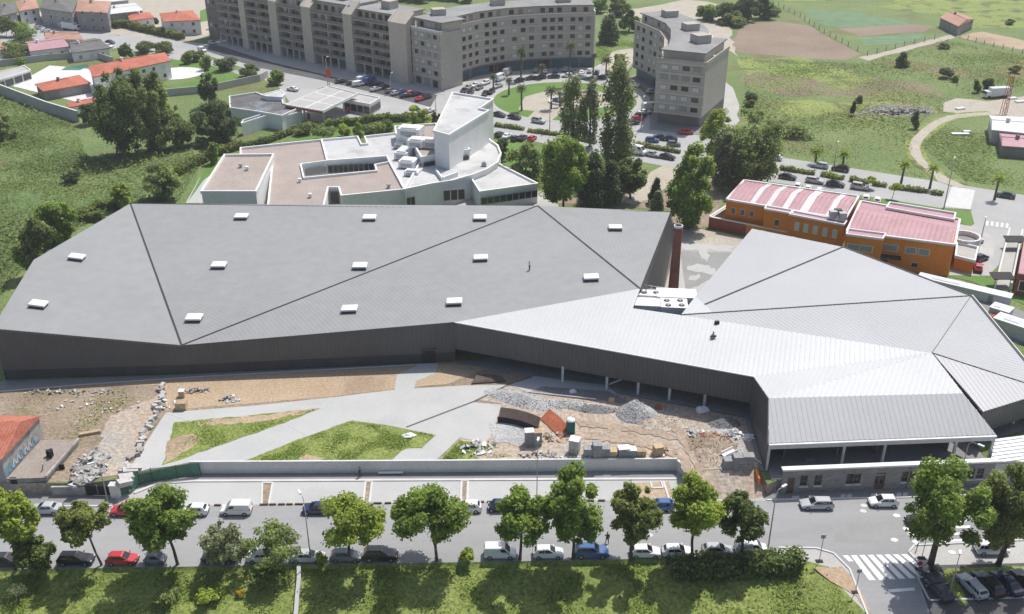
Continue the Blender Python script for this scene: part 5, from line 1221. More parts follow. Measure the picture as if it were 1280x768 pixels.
# right field patches
sheet('ploughed_field', [(905,60),(930,30),(975,27),(1010,32),(1040,50),(1075,68),(1060,75),(1000,73),(930,66)], 'ploughed', 2, rag=(6,1.0,51))
sheet('crop_field', [(1000,12),(1060,14),(1140,28),(1130,33),(1060,35),(1030,33)], 'crop_green', 2, rag=(6,0.8,52))
sheet('crop_soil', [(1045,36),(1135,31),(1165,32),(1155,40),(1075,45)], 'ploughed', 2, rag=(6,0.8,53))
sheet('crop_field', [(1070,47),(1150,42),(1160,46),(1135,53),(1085,58)], 'crop_green', 2, rag=(6,0.8,54))
sheet('far_meadow', [(1130,0),(1300,-5),(1320,34),(1220,36),(1165,18),(1090,8)], 'bright_grass', 2, rag=(8,2,55))
sheet('far_meadow', [(960,-40),(1400,-40),(1400,-10),(1130,-2),(985,3)], 'bright_grass', 2, rag=(8,2,56))
sheet('path', [(1075,72),(1130,58),(1180,46),(1195,42),(1198,46),(1140,62),(1085,76)], 'track_dirt', 3, rag=(5,0.8,57))
sheet('dry_patch', [(920,100),(960,78),(1060,82),(1110,100),(1180,110),(1190,122),(1080,122),(960,118)], 'dry_brown', 2, rag=(6,3.5,58))
sheet('dry_patch', [(1120,78),(1180,84),(1280,92),(1280,100),(1170,98)], 'dry_brown', 2, rag=(6,3.0,59))
sheet('bright_patch', [(925,75),(1010,72),(1090,98),(1060,112),(985,92),(930,92)], 'bright_grass', 3, rag=(5,3.0,60))
sheet('bright_patch', [(960,125),(1120,128),(1190,135),(1140,150),(1000,145)], 'bright_grass', 2, rag=(6,3,61))
sheet('orange_field', [(1190,45),(1230,40),(1300,55),(1300,66),(1250,58)], 'dirt_tan', 2, rag=(6,1.0,62))
sheet('rubble_ground', [(1065,140),(1100,130),(1160,132),(1170,142),(1120,147),(1070,147)], 'gravel_dark', 3, rag=(4,1.2,63))
sheet('works_ground', [(1180,140),(1190,122),(1240,128),(1300,115),(1300,148),(1235,144)], 'track_dirt', 3, rag=(4,1.5,64))
def track(name, px, w, layer, mat, seed):
    SHN[0] += 1; pts = [G(x, y, 0.012*layer+0.0002*SHN[0]) for x, y in px]; m = MB(); L_ = []; R_ = []; rng = random.Random(seed)
    for i, p in enumerate(pts):
        d = (pts[min(i+1, len(pts)-1)] - pts[max(i-1, 0)]).normalized(); r = Vector((d.y, -d.x, 0)); L_.append(p - r*(w/2+rng.uniform(-.2,.2))); R_.append(p + r*(w/2+rng.uniform(-.2,.2)))
    for i in range(len(pts)-1): m.poly([L_[i], R_[i], R_[i+1], L_[i+1]])
    return struct(m.build(name, mat))
tp = [(1240,142),(1215,143),(1190,146),(1172,153),(1158,163),(1146,174),(1142,183),(1146,195),(1155,206),(1166,214),(1182,224),(1200,232)]
track('dirt_track', tp, 5.2, 4, 'bright_grass', 1); 
track('wheel_rut', [(x-2.4, y-0.6) for x, y in tp], 1.5, 5, 'track_dirt', 2); track('wheel_rut', [(x+3.0, y+1.0) for x, y in tp], 1.5, 5, 'track_dirt', 3)
sheet('track_mouth', [(1155,205),(1162,210),(1190,226),(1208,233),(1196,234),(1172,226)], 'track_dirt', 6, rag=(3,0.5,66))
# behind the apartment blocks
sheet('bare_ground', [(750,18),(800,10),(860,0),(900,5),(915,40),(920,70),(900,60),(860,20),(800,22)], 'track_dirt', 2, rag=(6,1.5,67))
sheet('access_road', [(752,80),(766,64),(795,60),(800,70),(780,90),(760,96)], 'track_dirt', 3)
sheet('building_yard', [(880,165),(905,100),(918,115),(925,150),(905,168)], 'pavement', 3, rag=(5,0.8,68))
# ground between white building, park trees and courtyard
sheet('park_soil', [(690,252),(740,246),(800,238),(860,212),(905,222),(900,262),(888,284),(840,290),(838,262),(760,258)], 'dirt_brown', 2, rag=(4,1.0,69))
sheet('park_path', [(800,236),(812,215),(835,205),(848,212),(838,232),(815,250),(790,256),(770,252)], 'track_dirt', 3, rag=(3,0.5,70))
sheet('park_lawn', [(619,172),(690,186),(700,200),(660,215),(625,200)], 'lawn', 3)
sheet('white_building_court', [(232,254),(250,222),(262,212),(340,254)], 'concrete', 3)
sheet('white_building_court', [(500,262),(506,240),(590,230),(690,240),(700,262)], 'pavement', 3)
sheet('garden_lawn', [(350,180),(400,165),(440,158),(505,152),(520,165),(455,172),(400,178),(330,190),(300,192)], 'lawn', 3)
sheet('garden_lawn', [(235,252),(262,200),(300,182),(300,192),(255,225)], 'lawn', 3)
# far-left streets
sheet('town_street', [(-60,45),(20,32),(50,24),(150,45),(230,60),(300,90),(320,104),(290,100),(225,76),(150,60),(40,72),(-60,95)], 'road_back', 3)
sheet('town_ground', [(-100,30),(50,15),(300,-20),(300,30),(240,52),(150,44),(50,36),(-100,60)], 'track_dirt', 2)
sheet('town_lawn', [(250,14),(268,6),(270,24),(250,28)], 'lawn', 4)
sheet('villa_court', [(16,108),(62,82),(108,86),(145,95),(142,128),(98,128)], 'paint_white', 4)
sheet('villa_lawn', [(212,76),(240,74),(290,90),(300,94),(270,100),(245,98),(225,88)], 'lawn', 4)
sheet('villa_garden', [(205,108),(275,96),(312,92),(318,98),(230,115)], 'lawn', 3)
disc('villa_terrace', G(222,92,0), 9, 9, 'paint_white', 5)
sheet('villa_pool', [(76,88),(82,84),(108,80),(112,82),(100,88)], 'net_green', 5)
sheet('apartment_forecourt', [(262,54),(281,46),(420,80),(517,100),(552,110),(556,118),(520,116),(420,97),(340,78),(283,60)], 'pavement', 6)
sheet('crescent_forecourt', [(786,95),(800,92),(830,100),(880,150),(908,134),(912,140),(884,170),(812,162),(812,150),(818,120)], 'pavement_dark', 6)
# ================================================================== apartment blocks
pmat('apt_wall', (0.43,0.395,0.345), (0.47,0.435,0.385), s1=0.2, fine=0.08, sf=1.0, rough=0.9)
pmat('apt_beige', (0.55,0.48,0.39), (0.59,0.52,0.43), s1=0.2, fine=0.06, sf=1.0, rough=0.9)
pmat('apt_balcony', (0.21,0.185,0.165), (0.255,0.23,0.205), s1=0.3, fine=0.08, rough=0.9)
pmat('apt_recess_shade', (0.20,0.175,0.15), (0.25,0.22,0.19), s1=0.3, fine=0.1, rough=0.9)  # brownish cladding, with the shade of the balcony recesses in its colour
pmat('apt_roof', (0.24,0.24,0.24), (0.30,0.30,0.295), s1=0.15, fine=0.1, sf=1, rough=0.9)
pmat('roof_sheet_white', (0.62,0.63,0.65), (0.68,0.69,0.71), s1=0.2, fine=0.05, rough=0.5)
pmat('shutter_white', (0.60,0.60,0.58), fine=0, rough=0.7); pmat('shutter_grey', (0.30,0.29,0.28), fine=0, rough=0.7)
pmat('shop_blue', (0.05,0.16,0.24), (0.08,0.22,0.30), s1=0.3, fine=0.1, rough=0.3)
_wf = MB()
_wf.box((0,-0.03,0), (1.0,0.10,1.0)); _wm = bpy.data.meshes.new('window'); _wm.from_pydata(_wf.v, [], _wf.f); _wm.materials.append(MATS['apt_balcony'])
_wp = bpy.data.meshes.new('pane'); _wp.from_pydata([(-0.45,-0.095,-0.44),(0.45,-0.095,-0.44),(0.45,-0.095,0.44),(-0.45,-0.095,0.44)], [], [(0,1,2,3)]); _wp.materials.append(MATS['window_glass'])
def add_window(root, p, ang, w, h, kind, frame=None):
    L = Vector(root.location); o = inst(_wm, 'window', root, Vector(p)-L, (0,0,ang), (w,1,h), mat=MATS[frame] if frame else None)
    q = inst(_wp, 'pane', o, (0,0,0), mat={'g': None, 'w': MATS['shutter_white'], 'd': MATS['shutter_grey'], 'b': MATS['shop_blue']}[kind])
    return o
def seg_windows(root, a, b, zs, w, h, step, rng, pw=0.3, pd=0.15, margin=0.8, frame=None):
    d = (b-a); L_ = d.length; d.normalize(); ang = math.atan2(d.y, d.x); n = max(1, int((L_-2*margin)/step)); 
    for z in zs:
        for i in range(n):
            t = margin + (L_-2*margin)*(i+0.5)/n; p = a + d*t + Vector((0,0,z)); r = rng.random()
            add_window(root, p, ang, w, h, 'w' if r < pw else 'd' if r < pw+pd else 'g', frame)
OVR = {}
def offs(pts, dist, i):
    if i == 0 and id(pts) in OVR: return pts[0] + OVR[id(pts)]*dist
    a = pts[max(0,i-1)]; b = pts[min(len(pts)-1,i+1)]; d = (b-a).normalized(); return pts[i] + Vector((-d.y, d.x, 0))*dist
FH, GH = 2.95, 3.8
def curved_block(label, base, depth, floors, seed, wstep=2.7, shops=True, name='apartment_block', pw=0.22):
    rng = random.Random(seed); c = ctr(base); t = thing(name, label, 'building', (c.x, c.y, 0))
    back = [offs(base, depth, i) for i in range(len(base))]; H = GH + floors*FH
    for i in range(len(base)-1):
        m = MB(); m.prism([base[i].to_2d(), base[i+1].to_2d(), back[i+1].to_2d(), back[i].to_2d()], GH-0.35, H); m.build('wall', 'apt_wall', t)
        i0 = offs(base, 1.6, i); i1 = offs(base, 1.6, i+1)
        m = MB(); m.prism([i0.to_2d(), i1.to_2d(), back[i+1].to_2d(), back[i].to_2d()], 0, GH-0.35); m.build('ground_floor_wall', 'apt_balcony', t)
        # parapet, penthouse and roof slab
        m = MB(); m.beam(base[i]+Vector((0,0,H+0.35)), base[i+1]+Vector((0,0,H+0.35)), 0.3, 0.7); m.build('parapet', 'apt_wall', t)
        p0, p1, q0, q1 = offs(base, 2.6, i), offs(base, 2.6, i+1), offs(base, depth-1.5, i), offs(base, depth-1.5, i+1)
        m = MB(); m.prism([p0.to_2d(), p1.to_2d(), q1.to_2d(), q0.to_2d()], H, H+2.8); m.build('penthouse_wall', 'apt_beige', t)
        r0, r1, s0, s1 = offs(base, 1.7, i), offs(base, 1.7, i+1), offs(base, depth-0.6, i), offs(base, depth-0.6, i+1)
        m = MB(); m.prism([r0.to_2d(), r1.to_2d(), s1.to_2d(), s0.to_2d()], H+2.8, H+3.15); m.build('roof_slab', 'apt_roof', t)
        for f in range(floors+1):
            z = GH - 0.2 + f*FH; m = MB(); dd = (base[i+1]-base[i]).normalized(); nn = Vector((dd.y,-dd.x,0))*0.08; m.beam(base[i]+nn+Vector((0,0,z)), base[i+1]+nn+Vector((0,0,z)), 0.22, 0.4); m.build('floor_band', 'apt_balcony' if f == 0 else 'apt_beige', t)
        seg_windows(t, base[i], base[i+1], [GH + f*FH + 1.5 for f in range(floors)], 1.75, 1.45, wstep, rng, pw)
        seg_windows(t, p0, p1, [H+1.45], 1.7, 1.6, 3.0, rng, 0.2)
        if shops:
            dd = (i1-i0); L_ = dd.length; dd.normalize(); n = max(1, int(L_/3.6)); ang = math.atan2(dd.y, dd.x)
            for k in range(n): add_window(t, i0+dd*(L_*(k+0.5)/n)+Vector((0,0,1.6)), ang, L_/n*0.85, 2.6, 'b' if rng.random() < 0.6 else 'g')
        for k in range(max(1, int((base[i+1]-base[i]).length/6))):
            q = base[i].lerp(base[i+1], (k+0.5)/max(1, int((base[i+1]-base[i]).length/6))) ; dq = (base[i+1]-base[i]).normalized(); q = q + Vector((-dq.y, dq.x, 0))*0.3
            m = MB(); m.box(q+Vector((0,0,GH/2-0.2)), (0.5,0.5,GH-0.4)); m.build('arcade_pillar', 'apt_balcony', t)
    # roof huts
    for k in range(1, len(base)-1, 2):
        q = offs(base, depth*0.55, k); m = MB(); m.box((q.x, q.y, H+4.2), (4.5,4.0,2.1), 0.3); m.build('roof_hut', 'apt_wall', t)
    return t, back, H
B1 = [G(x, y) for x, y in [(517,104),(552,113.5)]]
B2 = [G(x, y) for x, y in [(552,113.5),(575,103),(602,95),(635,89.5),(672,86.5),(707,85),(741,84.5)]]
_d = (B1[1]-B1[0]).normalized(); _e = (B2[1]-B2[0]).normalized(); OVR[id(B2)] = (Vector((-_d.y, _d.x, 0)) + Vector((-_e.y, _e.x, 0))).normalized()
tb, bb, HB = curved_block('grey curved apartment block with shop arcade facing the roundabout', B2, 15, 5, 3)
# the corner wing facing left of the curved block
rng = random.Random(8); L_ = (B1[1]-B1[0]).length; d1_ = (B1[1]-B1[0]).normalized(); nb = Vector((-d1_.y, d1_.x, 0))
m = MB(); m.prism([B1[0].to_2d(), (B1[1]-d1_*0.03).to_2d(), (B1[1]+nb*10-d1_*0.4).to_2d(), (B1[0]+nb*14).to_2d()], 0, HB-0.02); m.build('wall', 'apt_wall', tb)
for f in range(6): m = MB(); z = GH-0.2+f*FH; m.beam(B1[0]-nb*0.08+Vector((0,0,z)), B1[1]-nb*0.08+Vector((0,0,z)), 0.24, 0.45); m.build('floor_band', 'apt_beige', tb)
seg_windows(tb, B1[0], B1[1], [GH+f*FH+1.5 for f in range(5)], 1.8, 1.45, 3.0, rng, 0.35)
seg_windows(tb, B1[0], B1[1], [1.7], 2.6, 2.4, 3.6, rng, 0.0)
for dd in (0, 1):
    m = MB(); a, b = (B1[0], B1[1]); m.beam(a+Vector((0,0,HB+0.35)), b+Vector((0,0,HB+0.35)), 0.3, 0.7); m.build('parapet', 'roof_sheet_white', tb); break
m = MB(); m.prism([(B1[0]+nb*2.5).to_2d(), (B1[1]+nb*2.5-d1_*1.5).to_2d(), (B1[1]+nb*11-d1_*1).to_2d(), (B1[0]+nb*13).to_2d()], HB, HB+2.8); m.build('penthouse_wall', 'apt_beige', tb)
m = MB(); m.prism([(B1[0]+nb*1.5-d1_*1).to_2d(), (B1[1]+nb*1.6-d1_*0.6).to_2d(), (B1[1]+nb*11.6).to_2d(), (B1[0]+nb*13.5-d1_*1).to_2d()], HB+2.8, HB+3.2); m.build('roof_slab', 'apt_roof', tb)
seg_windows(tb, B1[0]+nb*2.5, B1[1]+nb*2.5-d1_*1.5, [HB+1.4], 2.0, 1.8, 3.0, rng, 0.5)
# white end wall of the curved block
e0, e1 = B2[-1], bb[-1]
m = MB(); dd = (e1-e0).normalized(); m.prism([(e0+Vector((0.03,0,0))).to_2d(), (e0+Vector((0.35,0,0))).to_2d(), (e1+Vector((0.35,0,0))).to_2d(), (e1+Vector((0.03,0,0))).to_2d()], 0, HB+1.2); m.build('end_wall', 'plaster_white', tb)
for (x, y) in ((565,90),(597,75)):
    pass
# ---- long stepped block A with balcony bays and beige fins
A0, A1 = G(281,53), G(513,103.5); dA = (A1-A0).normalized(); nA = Vector((dA.y, -dA.x, 0)); LA = (A1-A0).length; aA = math.atan2(dA.y, dA.x)
ta = thing('balcony_apartment_block', 'long apartment block with rows of dark balconies between beige fins', 'building', ((A0.x+A1.x)/2, (A0.y+A1.y)/2, 0))
fin_x = [0.0, 0.155, 0.325, 0.50, 0.715, 0.925]; FA = 5; HA = GH + FA*FH
rng = random.Random(12); nbays = 5; starts = [0.0,0.175,0.36,0.545,0.755]; ends = [0.14,0.315,0.495,0.71,0.93]
m = MB(); a = A0 - dA*2; b = A1 + dA*1.0; m.prism([a.to_2d(), b.to_2d(), (b-nA*15).to_2d(), (a-nA*15).to_2d()], GH-0.3, HA); m.build('wall', 'apt_recess_shade', ta)
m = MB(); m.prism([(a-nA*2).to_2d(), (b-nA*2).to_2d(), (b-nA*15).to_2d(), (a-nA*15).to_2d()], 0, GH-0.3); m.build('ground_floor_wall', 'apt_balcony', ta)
for k in range(nbays):
    s0, s1 = starts[k]*LA, ends[k]*LA; st_ = 0.6*(k % 2)
    for f in range(FA+1):
        z = GH + f*FH; p, q = A0 + dA*s0 + nA*0.9, A0 + dA*s1 + nA*0.9
        m = MB(); m.beam(p+Vector((0,0,z-0.1)), q+Vector((0,0,z-0.1)), 1.8, 0.22); sb_ = m.build('balcony_slab', 'apt_beige', ta)
        p, q = A0 + dA*s0 + nA*1.75, A0 + dA*s1 + nA*1.75
        m = MB(); m.beam(p+Vector((0,0,z+0.5)), q+Vector((0,0,z+0.5)), 0.14, 1.0); m.build('balcony_front', 'apt_balcony', ta)
    md = A0 + dA*((s0+s1)/2) + nA*0.9
    m = MB(); m.box(md+Vector((0,0,GH+FA*FH/2+0.4)), (0.25,1.8,FA*FH+0.8), aA); m.build('balcony_divider', 'apt_beige', ta)
    seg_windows(ta, A0+dA*s0, A0+dA*s1, [GH+f*FH+1.25 for f in range(FA)], 2.1, 2.1, 3.1, rng, 0.14)
    n = 4
    for i in range(n): add_window(ta, A0+dA*(s0+(s1-s0)*(i+0.5)/n)-nA*2+Vector((0,0,1.6)), aA, (s1-s0)/n*0.82, 2.6, 'b' if rng.random() < 0.4 else 'g')
    for i in range(5): q = A0+dA*(s0+(s1-s0)*i/4)+nA*1.4; m = MB(); m.box(q+Vector((0,0,GH/2-0.1)), (0.45,0.45,GH-0.2), aA); m.build('arcade_pillar', 'apt_beige', ta)
    # penthouse and stepped roof planes
    p, q = A0+dA*(s0-1.5)-nA*1.6, A0+dA*(s1+1.5)-nA*1.6
    m = MB(); m.prism([p.to_2d(), q.to_2d(), (q-nA*12).to_2d(), (p-nA*12).to_2d()], HA, HA+2.9+st_); m.build('penthouse_wall', 'apt_beige', ta)
    seg_windows(ta, p, q, [HA+1.35], 1.9, 1.9, 3.2, rng, 0.2)
    m = MB(); p2, q2 = p+nA*1.0, q+nA*1.0; m.prism([p2.to_2d(), q2.to_2d(), (q2-nA*14.2).to_2d(), (p2-nA*14.2).to_2d()], HA+2.9+st_, HA+3.25+st_); m.build('roof_slab', 'roof_sheet_white' if k in (1,2) else 'apt_roof', ta)
    h_ = A0+dA*((s0+s1)/2)-nA*8; m = MB(); m.box(h_+Vector((0,0,HA+4.6+st_)), (4.2,4.2,2.7), aA); m.build('roof_hut', 'apt_wall', ta)
    # beige stair fin at the end of the bay with a slanting top
    f0, f1 = (ends[k]*LA, starts[k+1]*LA) if k < nbays-1 else (ends[k]*LA, LA+1)
    p, q = A0+dA*(f0+0.05)+nA*2.0, A0+dA*(f1-0.05)+nA*2.0; pb, qb = p-nA*4.5, q-nA*4.5; z1, z2 = HA+3.6+st_, HA+1.4
    m = MB(); v = [Vector((*x.to_2d(), 0)) for x in (p,q,qb,pb)] + [Vector((p.x,p.y,z2)), Vector((q.x,q.y,z2)), Vector((qb.x,qb.y,z1+1)), Vector((pb.x,pb.y,z1+1))]
    m.add(v, [(0,1,5,4),(1,2,6,5),(2,3,7,6),(3,0,4,7),(4,5,6,7)]); m.build('stair_fin', 'apt_beige', ta)
    m = MB(); m.beam(Vector((p.x,p.y,z2+0.1)), Vector((pb.x,pb.y,z1+1.1)), 0.5, 0.25); m.build('fin_coping', 'roof_sheet_white', ta)
    for f in range(FA): add_window(ta, p.lerp(q,0.5)+Vector((0,0,GH+f*FH+1.6)), aA, 0.5, 1.2, 'g') if False else None
# darker neighbouring block at the left end
p = A0 - dA*9
nb_ = thing('dark_apartment_block', 'dark grey apartment block standing at the end of the long balcony block', 'building', (p.x, p.y, 0))
m = MB(); a, b = A0-dA*14-nA*3, A0-dA*3.2-nA*3; m.prism([a.to_2d(), b.to_2d(), (b-nA*14).to_2d(), (a-nA*14).to_2d()], 0, 24); m.build('wall', 'apt_balcony', nb_)
m = MB(); m.prism([(a+nA*0.4).to_2d(), (b+nA*0.4).to_2d(), (b-nA*14.4).to_2d(), (a-nA*14.4).to_2d()], 24.02, 24.5); m.build('roof_slab', 'apt_roof', nb_)
seg_windows(nb_, a, b, [2+i*3 for i in range(7)], 1.6, 1.4, 2.8, rng, 0.2)
# ---- right curved block C
iC = [(790,96),(806,104),(820,112),(826,122),(825,136),(822,147)]
C2 = [G(x, y) for x, y in iC]
tc, bc, HC = curved_block('grey crescent apartment block with set-back roof terraces', C2, 14, 5, 5, name='apartment_block')
for o in [tc]: pass
c0_, c1_ = G(816,154), G(875.5,161.5); c2_ = G(904,136); c3_ = c0_ + (c2_-c1_)
m = MB(); m.prism([c0_.to_2d(), c1_.to_2d(), c2_.to_2d(), c3_.to_2d()], GH-0.3, HC); m.build('wall', 'apt_wall', tc)
dd = (c1_-c0_).normalized(); nn = Vector((dd.y, -dd.x, 0)); ib = -nn*1.8
m = MB(); m.prism([(c0_+ib+dd).to_2d(), (c1_+ib-dd).to_2d(), c2_.to_2d(), c3_.to_2d()], 0, GH-0.3); m.build('ground_floor_wall', 'apt_balcony', tc)
q0, q1, q2, q3 = [p.lerp((c0_+c1_+c2_+c3_)/4, 0.16) for p in (c0_,c1_,c2_,c3_)]
m = MB(); m.prism([q0.to_2d(), q1.to_2d(), q2.to_2d(), q3.to_2d()], HC, HC+2.8); m.build('penthouse_wall', 'apt_beige', tc)
q0, q1, q2, q3 = [p.lerp((c0_+c1_+c2_+c3_)/4, 0.08) for p in (c0_,c1_,c2_,c3_)]
m = MB(); m.prism([q0.to_2d(), q1.to_2d(), q2.to_2d(), q3.to_2d()], HC+2.8, HC+3.2); m.build('roof_slab', 'apt_roof', tc)
h_ = (c0_+c1_+c2_+c3_)/4; m = MB(); m.box((h_.x+2, h_.y+2, HC+4.4), (4.6,4.4,2.4), 0.4); m.build('roof_hut', 'apt_wall', tc)
m = MB()
for p, q in ((c0_,c1_),(c1_,c2_)): m.beam(p+Vector((0,0,HC+0.45)), q+Vector((0,0,HC+0.45)), 0.35, 0.9)
m.build('parapet', 'apt_wall', tc)
f0, f1 = c0_, c1_
rng = random.Random(31)
seg_windows(tc, f0, f1, [GH+f*FH+1.5 for f in range(5)], 2.2, 1.4, 3.1, rng, 0.3, 0.3)
for f in range(6): z = GH-0.2+f*FH; m = MB(); m.beam(f0+nn*0.08+Vector((0,0,z)), f1+nn*0.08+Vector((0,0,z)), 0.24, 0.45); m.build('floor_band', 'apt_beige', tc)
# outer (right) side: curved balconies
for i in range(len(bc)-1):
    a, b = bc[i], bc[i+1]; d = (b-a).normalized(); ou = Vector((-d.y, d.x, 0))
    for f in range(6):
        z = GH+f*FH; m = MB(); m.beam(a+ou*0.7+Vector((0,0,z+0.3)), b+ou*0.7+Vector((0,0,z+0.3)), 1.3, 0.9); m.build('balcony_front', 'plaster_white' if f > 3 else 'apt_beige', tc)
    m = MB(); m.beam(a+Vector((0,0,HC+0.4)), b+Vector((0,0,HC+0.4)), 0.35, 0.8); m.build('parapet', 'plaster_white', tc)
# ================================================================== white modern complex behind the hall
pmat('roof_brown', (0.34,0.285,0.255), (0.39,0.33,0.295), s1=0.2, fine=0.1, sf=2, rough=0.9)
pmat('roof_pale', (0.48,0.485,0.48), (0.56,0.56,0.555), s1=0.12, fine=0.06, sf=2, rough=0.85, c3=(0.40,0.40,0.39), s3=0.15)
pmat('wall_white', (0.76,0.76,0.745), (0.82,0.82,0.805), s1=0.25, fine=0.04, sf=2, rough=0.85)
wbo = G(450,250)
wb = thing('white_modernist_complex', 'sprawling white modernist building with brown flat roofs, curved terrace and angular tower', 'building', (wbo.x, wbo.y, 0))
def flat_block(root, px, z, roofmat, par=0.55, pw=0.4, zb=0.0, wallmat='wall_white', wpts=None, parmat=None):
    P = wpts or [G(x, y, z) for x, y in px]
    m = MB(); m.prism([p.to_2d() for p in P], zb, z-0.03)
    o = m.build('wall', wallmat, root)
    bm = bmesh.new(); bm.from_mesh(o.data); bmesh.ops.triangulate(bm, faces=[f for f in bm.faces if len(f.verts) > 4]); bm.to_mesh(o.data); bm.free()
    m = MB(); m.poly([(p.x, p.y, z) for p in P]); r = m.build('roof', roofmat, root)
    bm = bmesh.new(); bm.from_mesh(r.data); bmesh.ops.triangulate(bm, faces=bm.faces[:])
    for f in bm.faces:
        f.normal_update()
        if f.normal.z < 0: f.normal_flip()
    bm.to_mesh(r.data); bm.free()
    if par > 0:
        m = MB(); n = len(P)
        for i in range(n):
            a, b = P[i], P[(i+1) % n]; d = (b-a).normalized()*pw/2
            m.beam(Vector((a.x,a.y,z+par/2-0.05+0.002*i))-d, Vector((b.x,b.y,z+par/2-0.05+0.002*i))+d, pw, par+0.1)
        m.build('parapet', parmat or wallmat, root)
    return P
# main brown roof (left of the light strip), ring round the sunken court
flat_block(wb, [(301,187),(402,176.5),(409,203),(376,207.5),(380,224.5),(471,215.5),(469,208),(487,204.5),(506,239),(427,247),(424,236.5),(410,236.5),(404,262),(335,262),(342,196),(301,197)], 5.0, 'roof_brown')
flat_block(wb, [(402,176.5),(447,172.5),(452,182.5),(459.5,181.5),(456,172.5),(497,168),(524,196),(540,206),(506,239.5),(487,204.5),(484,197.5),(409,203)], 5.02, 'roof_pale')
flat_block(wb, [(281,195.5),(342,195),(320,241.5),(252,241.5)], 7.2, 'roof_brown')
# sunken court floor and its glazed walls
sheet('court_floor', [(383,232),(474,222),(478,212),(490,208),(486,203),(380,213)], 'pavement', 5, z=1.2)
def strip_windows(root, a, b, z, n, w, h, kind='g'):
    d = b-a; L_ = d.length; d.normalize(); ang = math.atan2(d.y, d.x)
    for i in range(n): add_window(root, a + d*(L_*(i+0.5)/n) + Vector((0,0,z)), ang, w if w else L_/n*0.9, h, kind)
a, b = G(409,203.5,5.0), G(486,199,5.0); strip_windows(wb, Vector((a.x,a.y-0.05,0)), Vector((b.x,b.y-0.05,0)), 3.2, 12, None, 2.0)
a, b = G(380,208,5.0), G(408,204.5,5.0); strip_windows(wb, Vector((a.x,a.y-0.05,0)), Vector((b.x,b.y-0.05,0)), 3.4, 1, None, 1.6, 'd')
a, b = G(412,237,5.0), G(423,237,5.0); strip_windows(wb, Vector((a.x,a.y-0.1,0)), Vector((b.x,b.y-0.1,0)), 3.0, 1, None, 3.0, 'g')
a, b = G(324,244,5.0), G(342,244,5.0)
# raised plant block in the middle
flat_block(wb, [(494,160),(544,156.5),(571,174.5),(587,189),(527,198.5),(514,176),(495,169)], 7.6, 'roof_brown')
a, b = G(528,199,7.6), G(587,189.5,7.6); strip_windows(wb, Vector((a.x,a.y-0.25,0)), Vector((b.x,b.y-0.25,0)), 6.2, 3, None, 1.1)
# white rooftop machines
for k, (px, py, z, w, d, h, lab) in enumerate([(514,170,7.65,6,4.5,2.2,'large boxy white ventilation unit at the edge of the plant roof'),(522,183,7.65,4,4,1.8,'white ventilation unit standing beside the plant roof corner'),(547,185,7.65,8,3,2.0,'long white chiller unit in the middle of the plant roof'),(553,176,7.65,3.5,2.6,1.6,'small white duct unit below the angular tower'),(506,196,5.1,3.4,6,1.7,'narrow white ventilation unit on the pale lower roof'),(511,208,5.1,4,4,1.6,'square white ventilation unit on the pale lower roof'),(516,219,5.1,3.6,2.4,1.0,'low white ventilation box at the front of the pale lower roof'),(501,184,5.1,2.4,3,1.2,'small white box unit on the pale lower roof beside the plant block')]):
    p = G(px, py, z); u = thing('rooftop_unit', lab, 'rooftop unit', p, rz=-0.25)
    m = MB(); m.box((0,0,h/2+0.2), (w,d,h)); m.build('casing', 'white_metal', u, local=True)
    m = MB(); m.box((0,-d*0.3,h+0.35), (w*0.7,d*0.25,0.3)); m.build('duct', 'steel_white', u, local=True)
    for sx in (-1,1): m = MB(); m.box((sx*w*0.35,0,0.1), (0.3,d*0.9,0.2)); m.build('foot', 'galv', u, local=True)
    m = MB(); m.box((0,-d/2-0.02,h*0.55), (w*0.7,0.05,h*0.5)); m.build('grille', 'galv', u, local=True)
p0, p1 = G(545,176,9.0), G(571,181,8.8)
m = MB(); m.tube([p0, p0.lerp(p1,0.5)+Vector((0,0,0.5)), p1], [0.7,0.7,0.6], 8); m.build('round_duct', 'white_metal', wb)
for (x, y, z) in [(301,209.5,7.2),(309,213,7.2),(375,228,5.0),(388,247,5.0),(486,235,5.0)]:
    p = G(x, y, z); m = MB(); m.cyl(p, p+Vector((0,0,0.7)), 0.35, 0.35, 8); m.cyl(p+Vector((0,0,0.7)), p+Vector((0,0,0.95)), 0.55, 0.5, 8); m.build('roof_vent', 'galv' if x < 305 or x > 400 else 'white_metal', wb)
# angular tower with notched flat roof
flat_block(wb, [(566,117.5),(616.5,125.5),(599,137.5),(611,140),(561,170.5),(542.5,165.5)], 14.0, 'roof_pale', par=0.5)
# curved terrace
arc = [(587,189),(611,176),(622,184),(626,194),(622,205),(608,214),(590,221),(566,228),(540,232),(506,239),(528,200)]
flat_block(wb, arc, 5.6, 'roof_pale', par=0.6)
flat_block(wb, [(588,222.5),(609,214.5),(622,206),(672,231.5),(600,241.5)], 4.6, 'roof_pale', par=0.5)
a, b = G(601,242,4.6), G(672,232,4.6); strip_windows(wb, Vector((a.x,a.y-0.25,0)), Vector((b.x,b.y-0.25,0)), 2.7, 9, None, 1.7)
a, b = G(508,240,5.6), G(565,229,5.6); strip_windows(wb, Vector((a.x,a.y-0.35,0)), Vector((a.x+(b.x-a.x)*0.18,a.y+(b.y-a.y)*0.18-0.35,0)), 3.0, 2, None, 2.6); strip_windows(wb, Vector((a.x+(b.x-a.x)*0.8,a.y+(b.y-a.y)*0.8-0.35,0)), Vector((b.x+3,b.y-0.35,0)), 3.0, 3, None, 2.6)
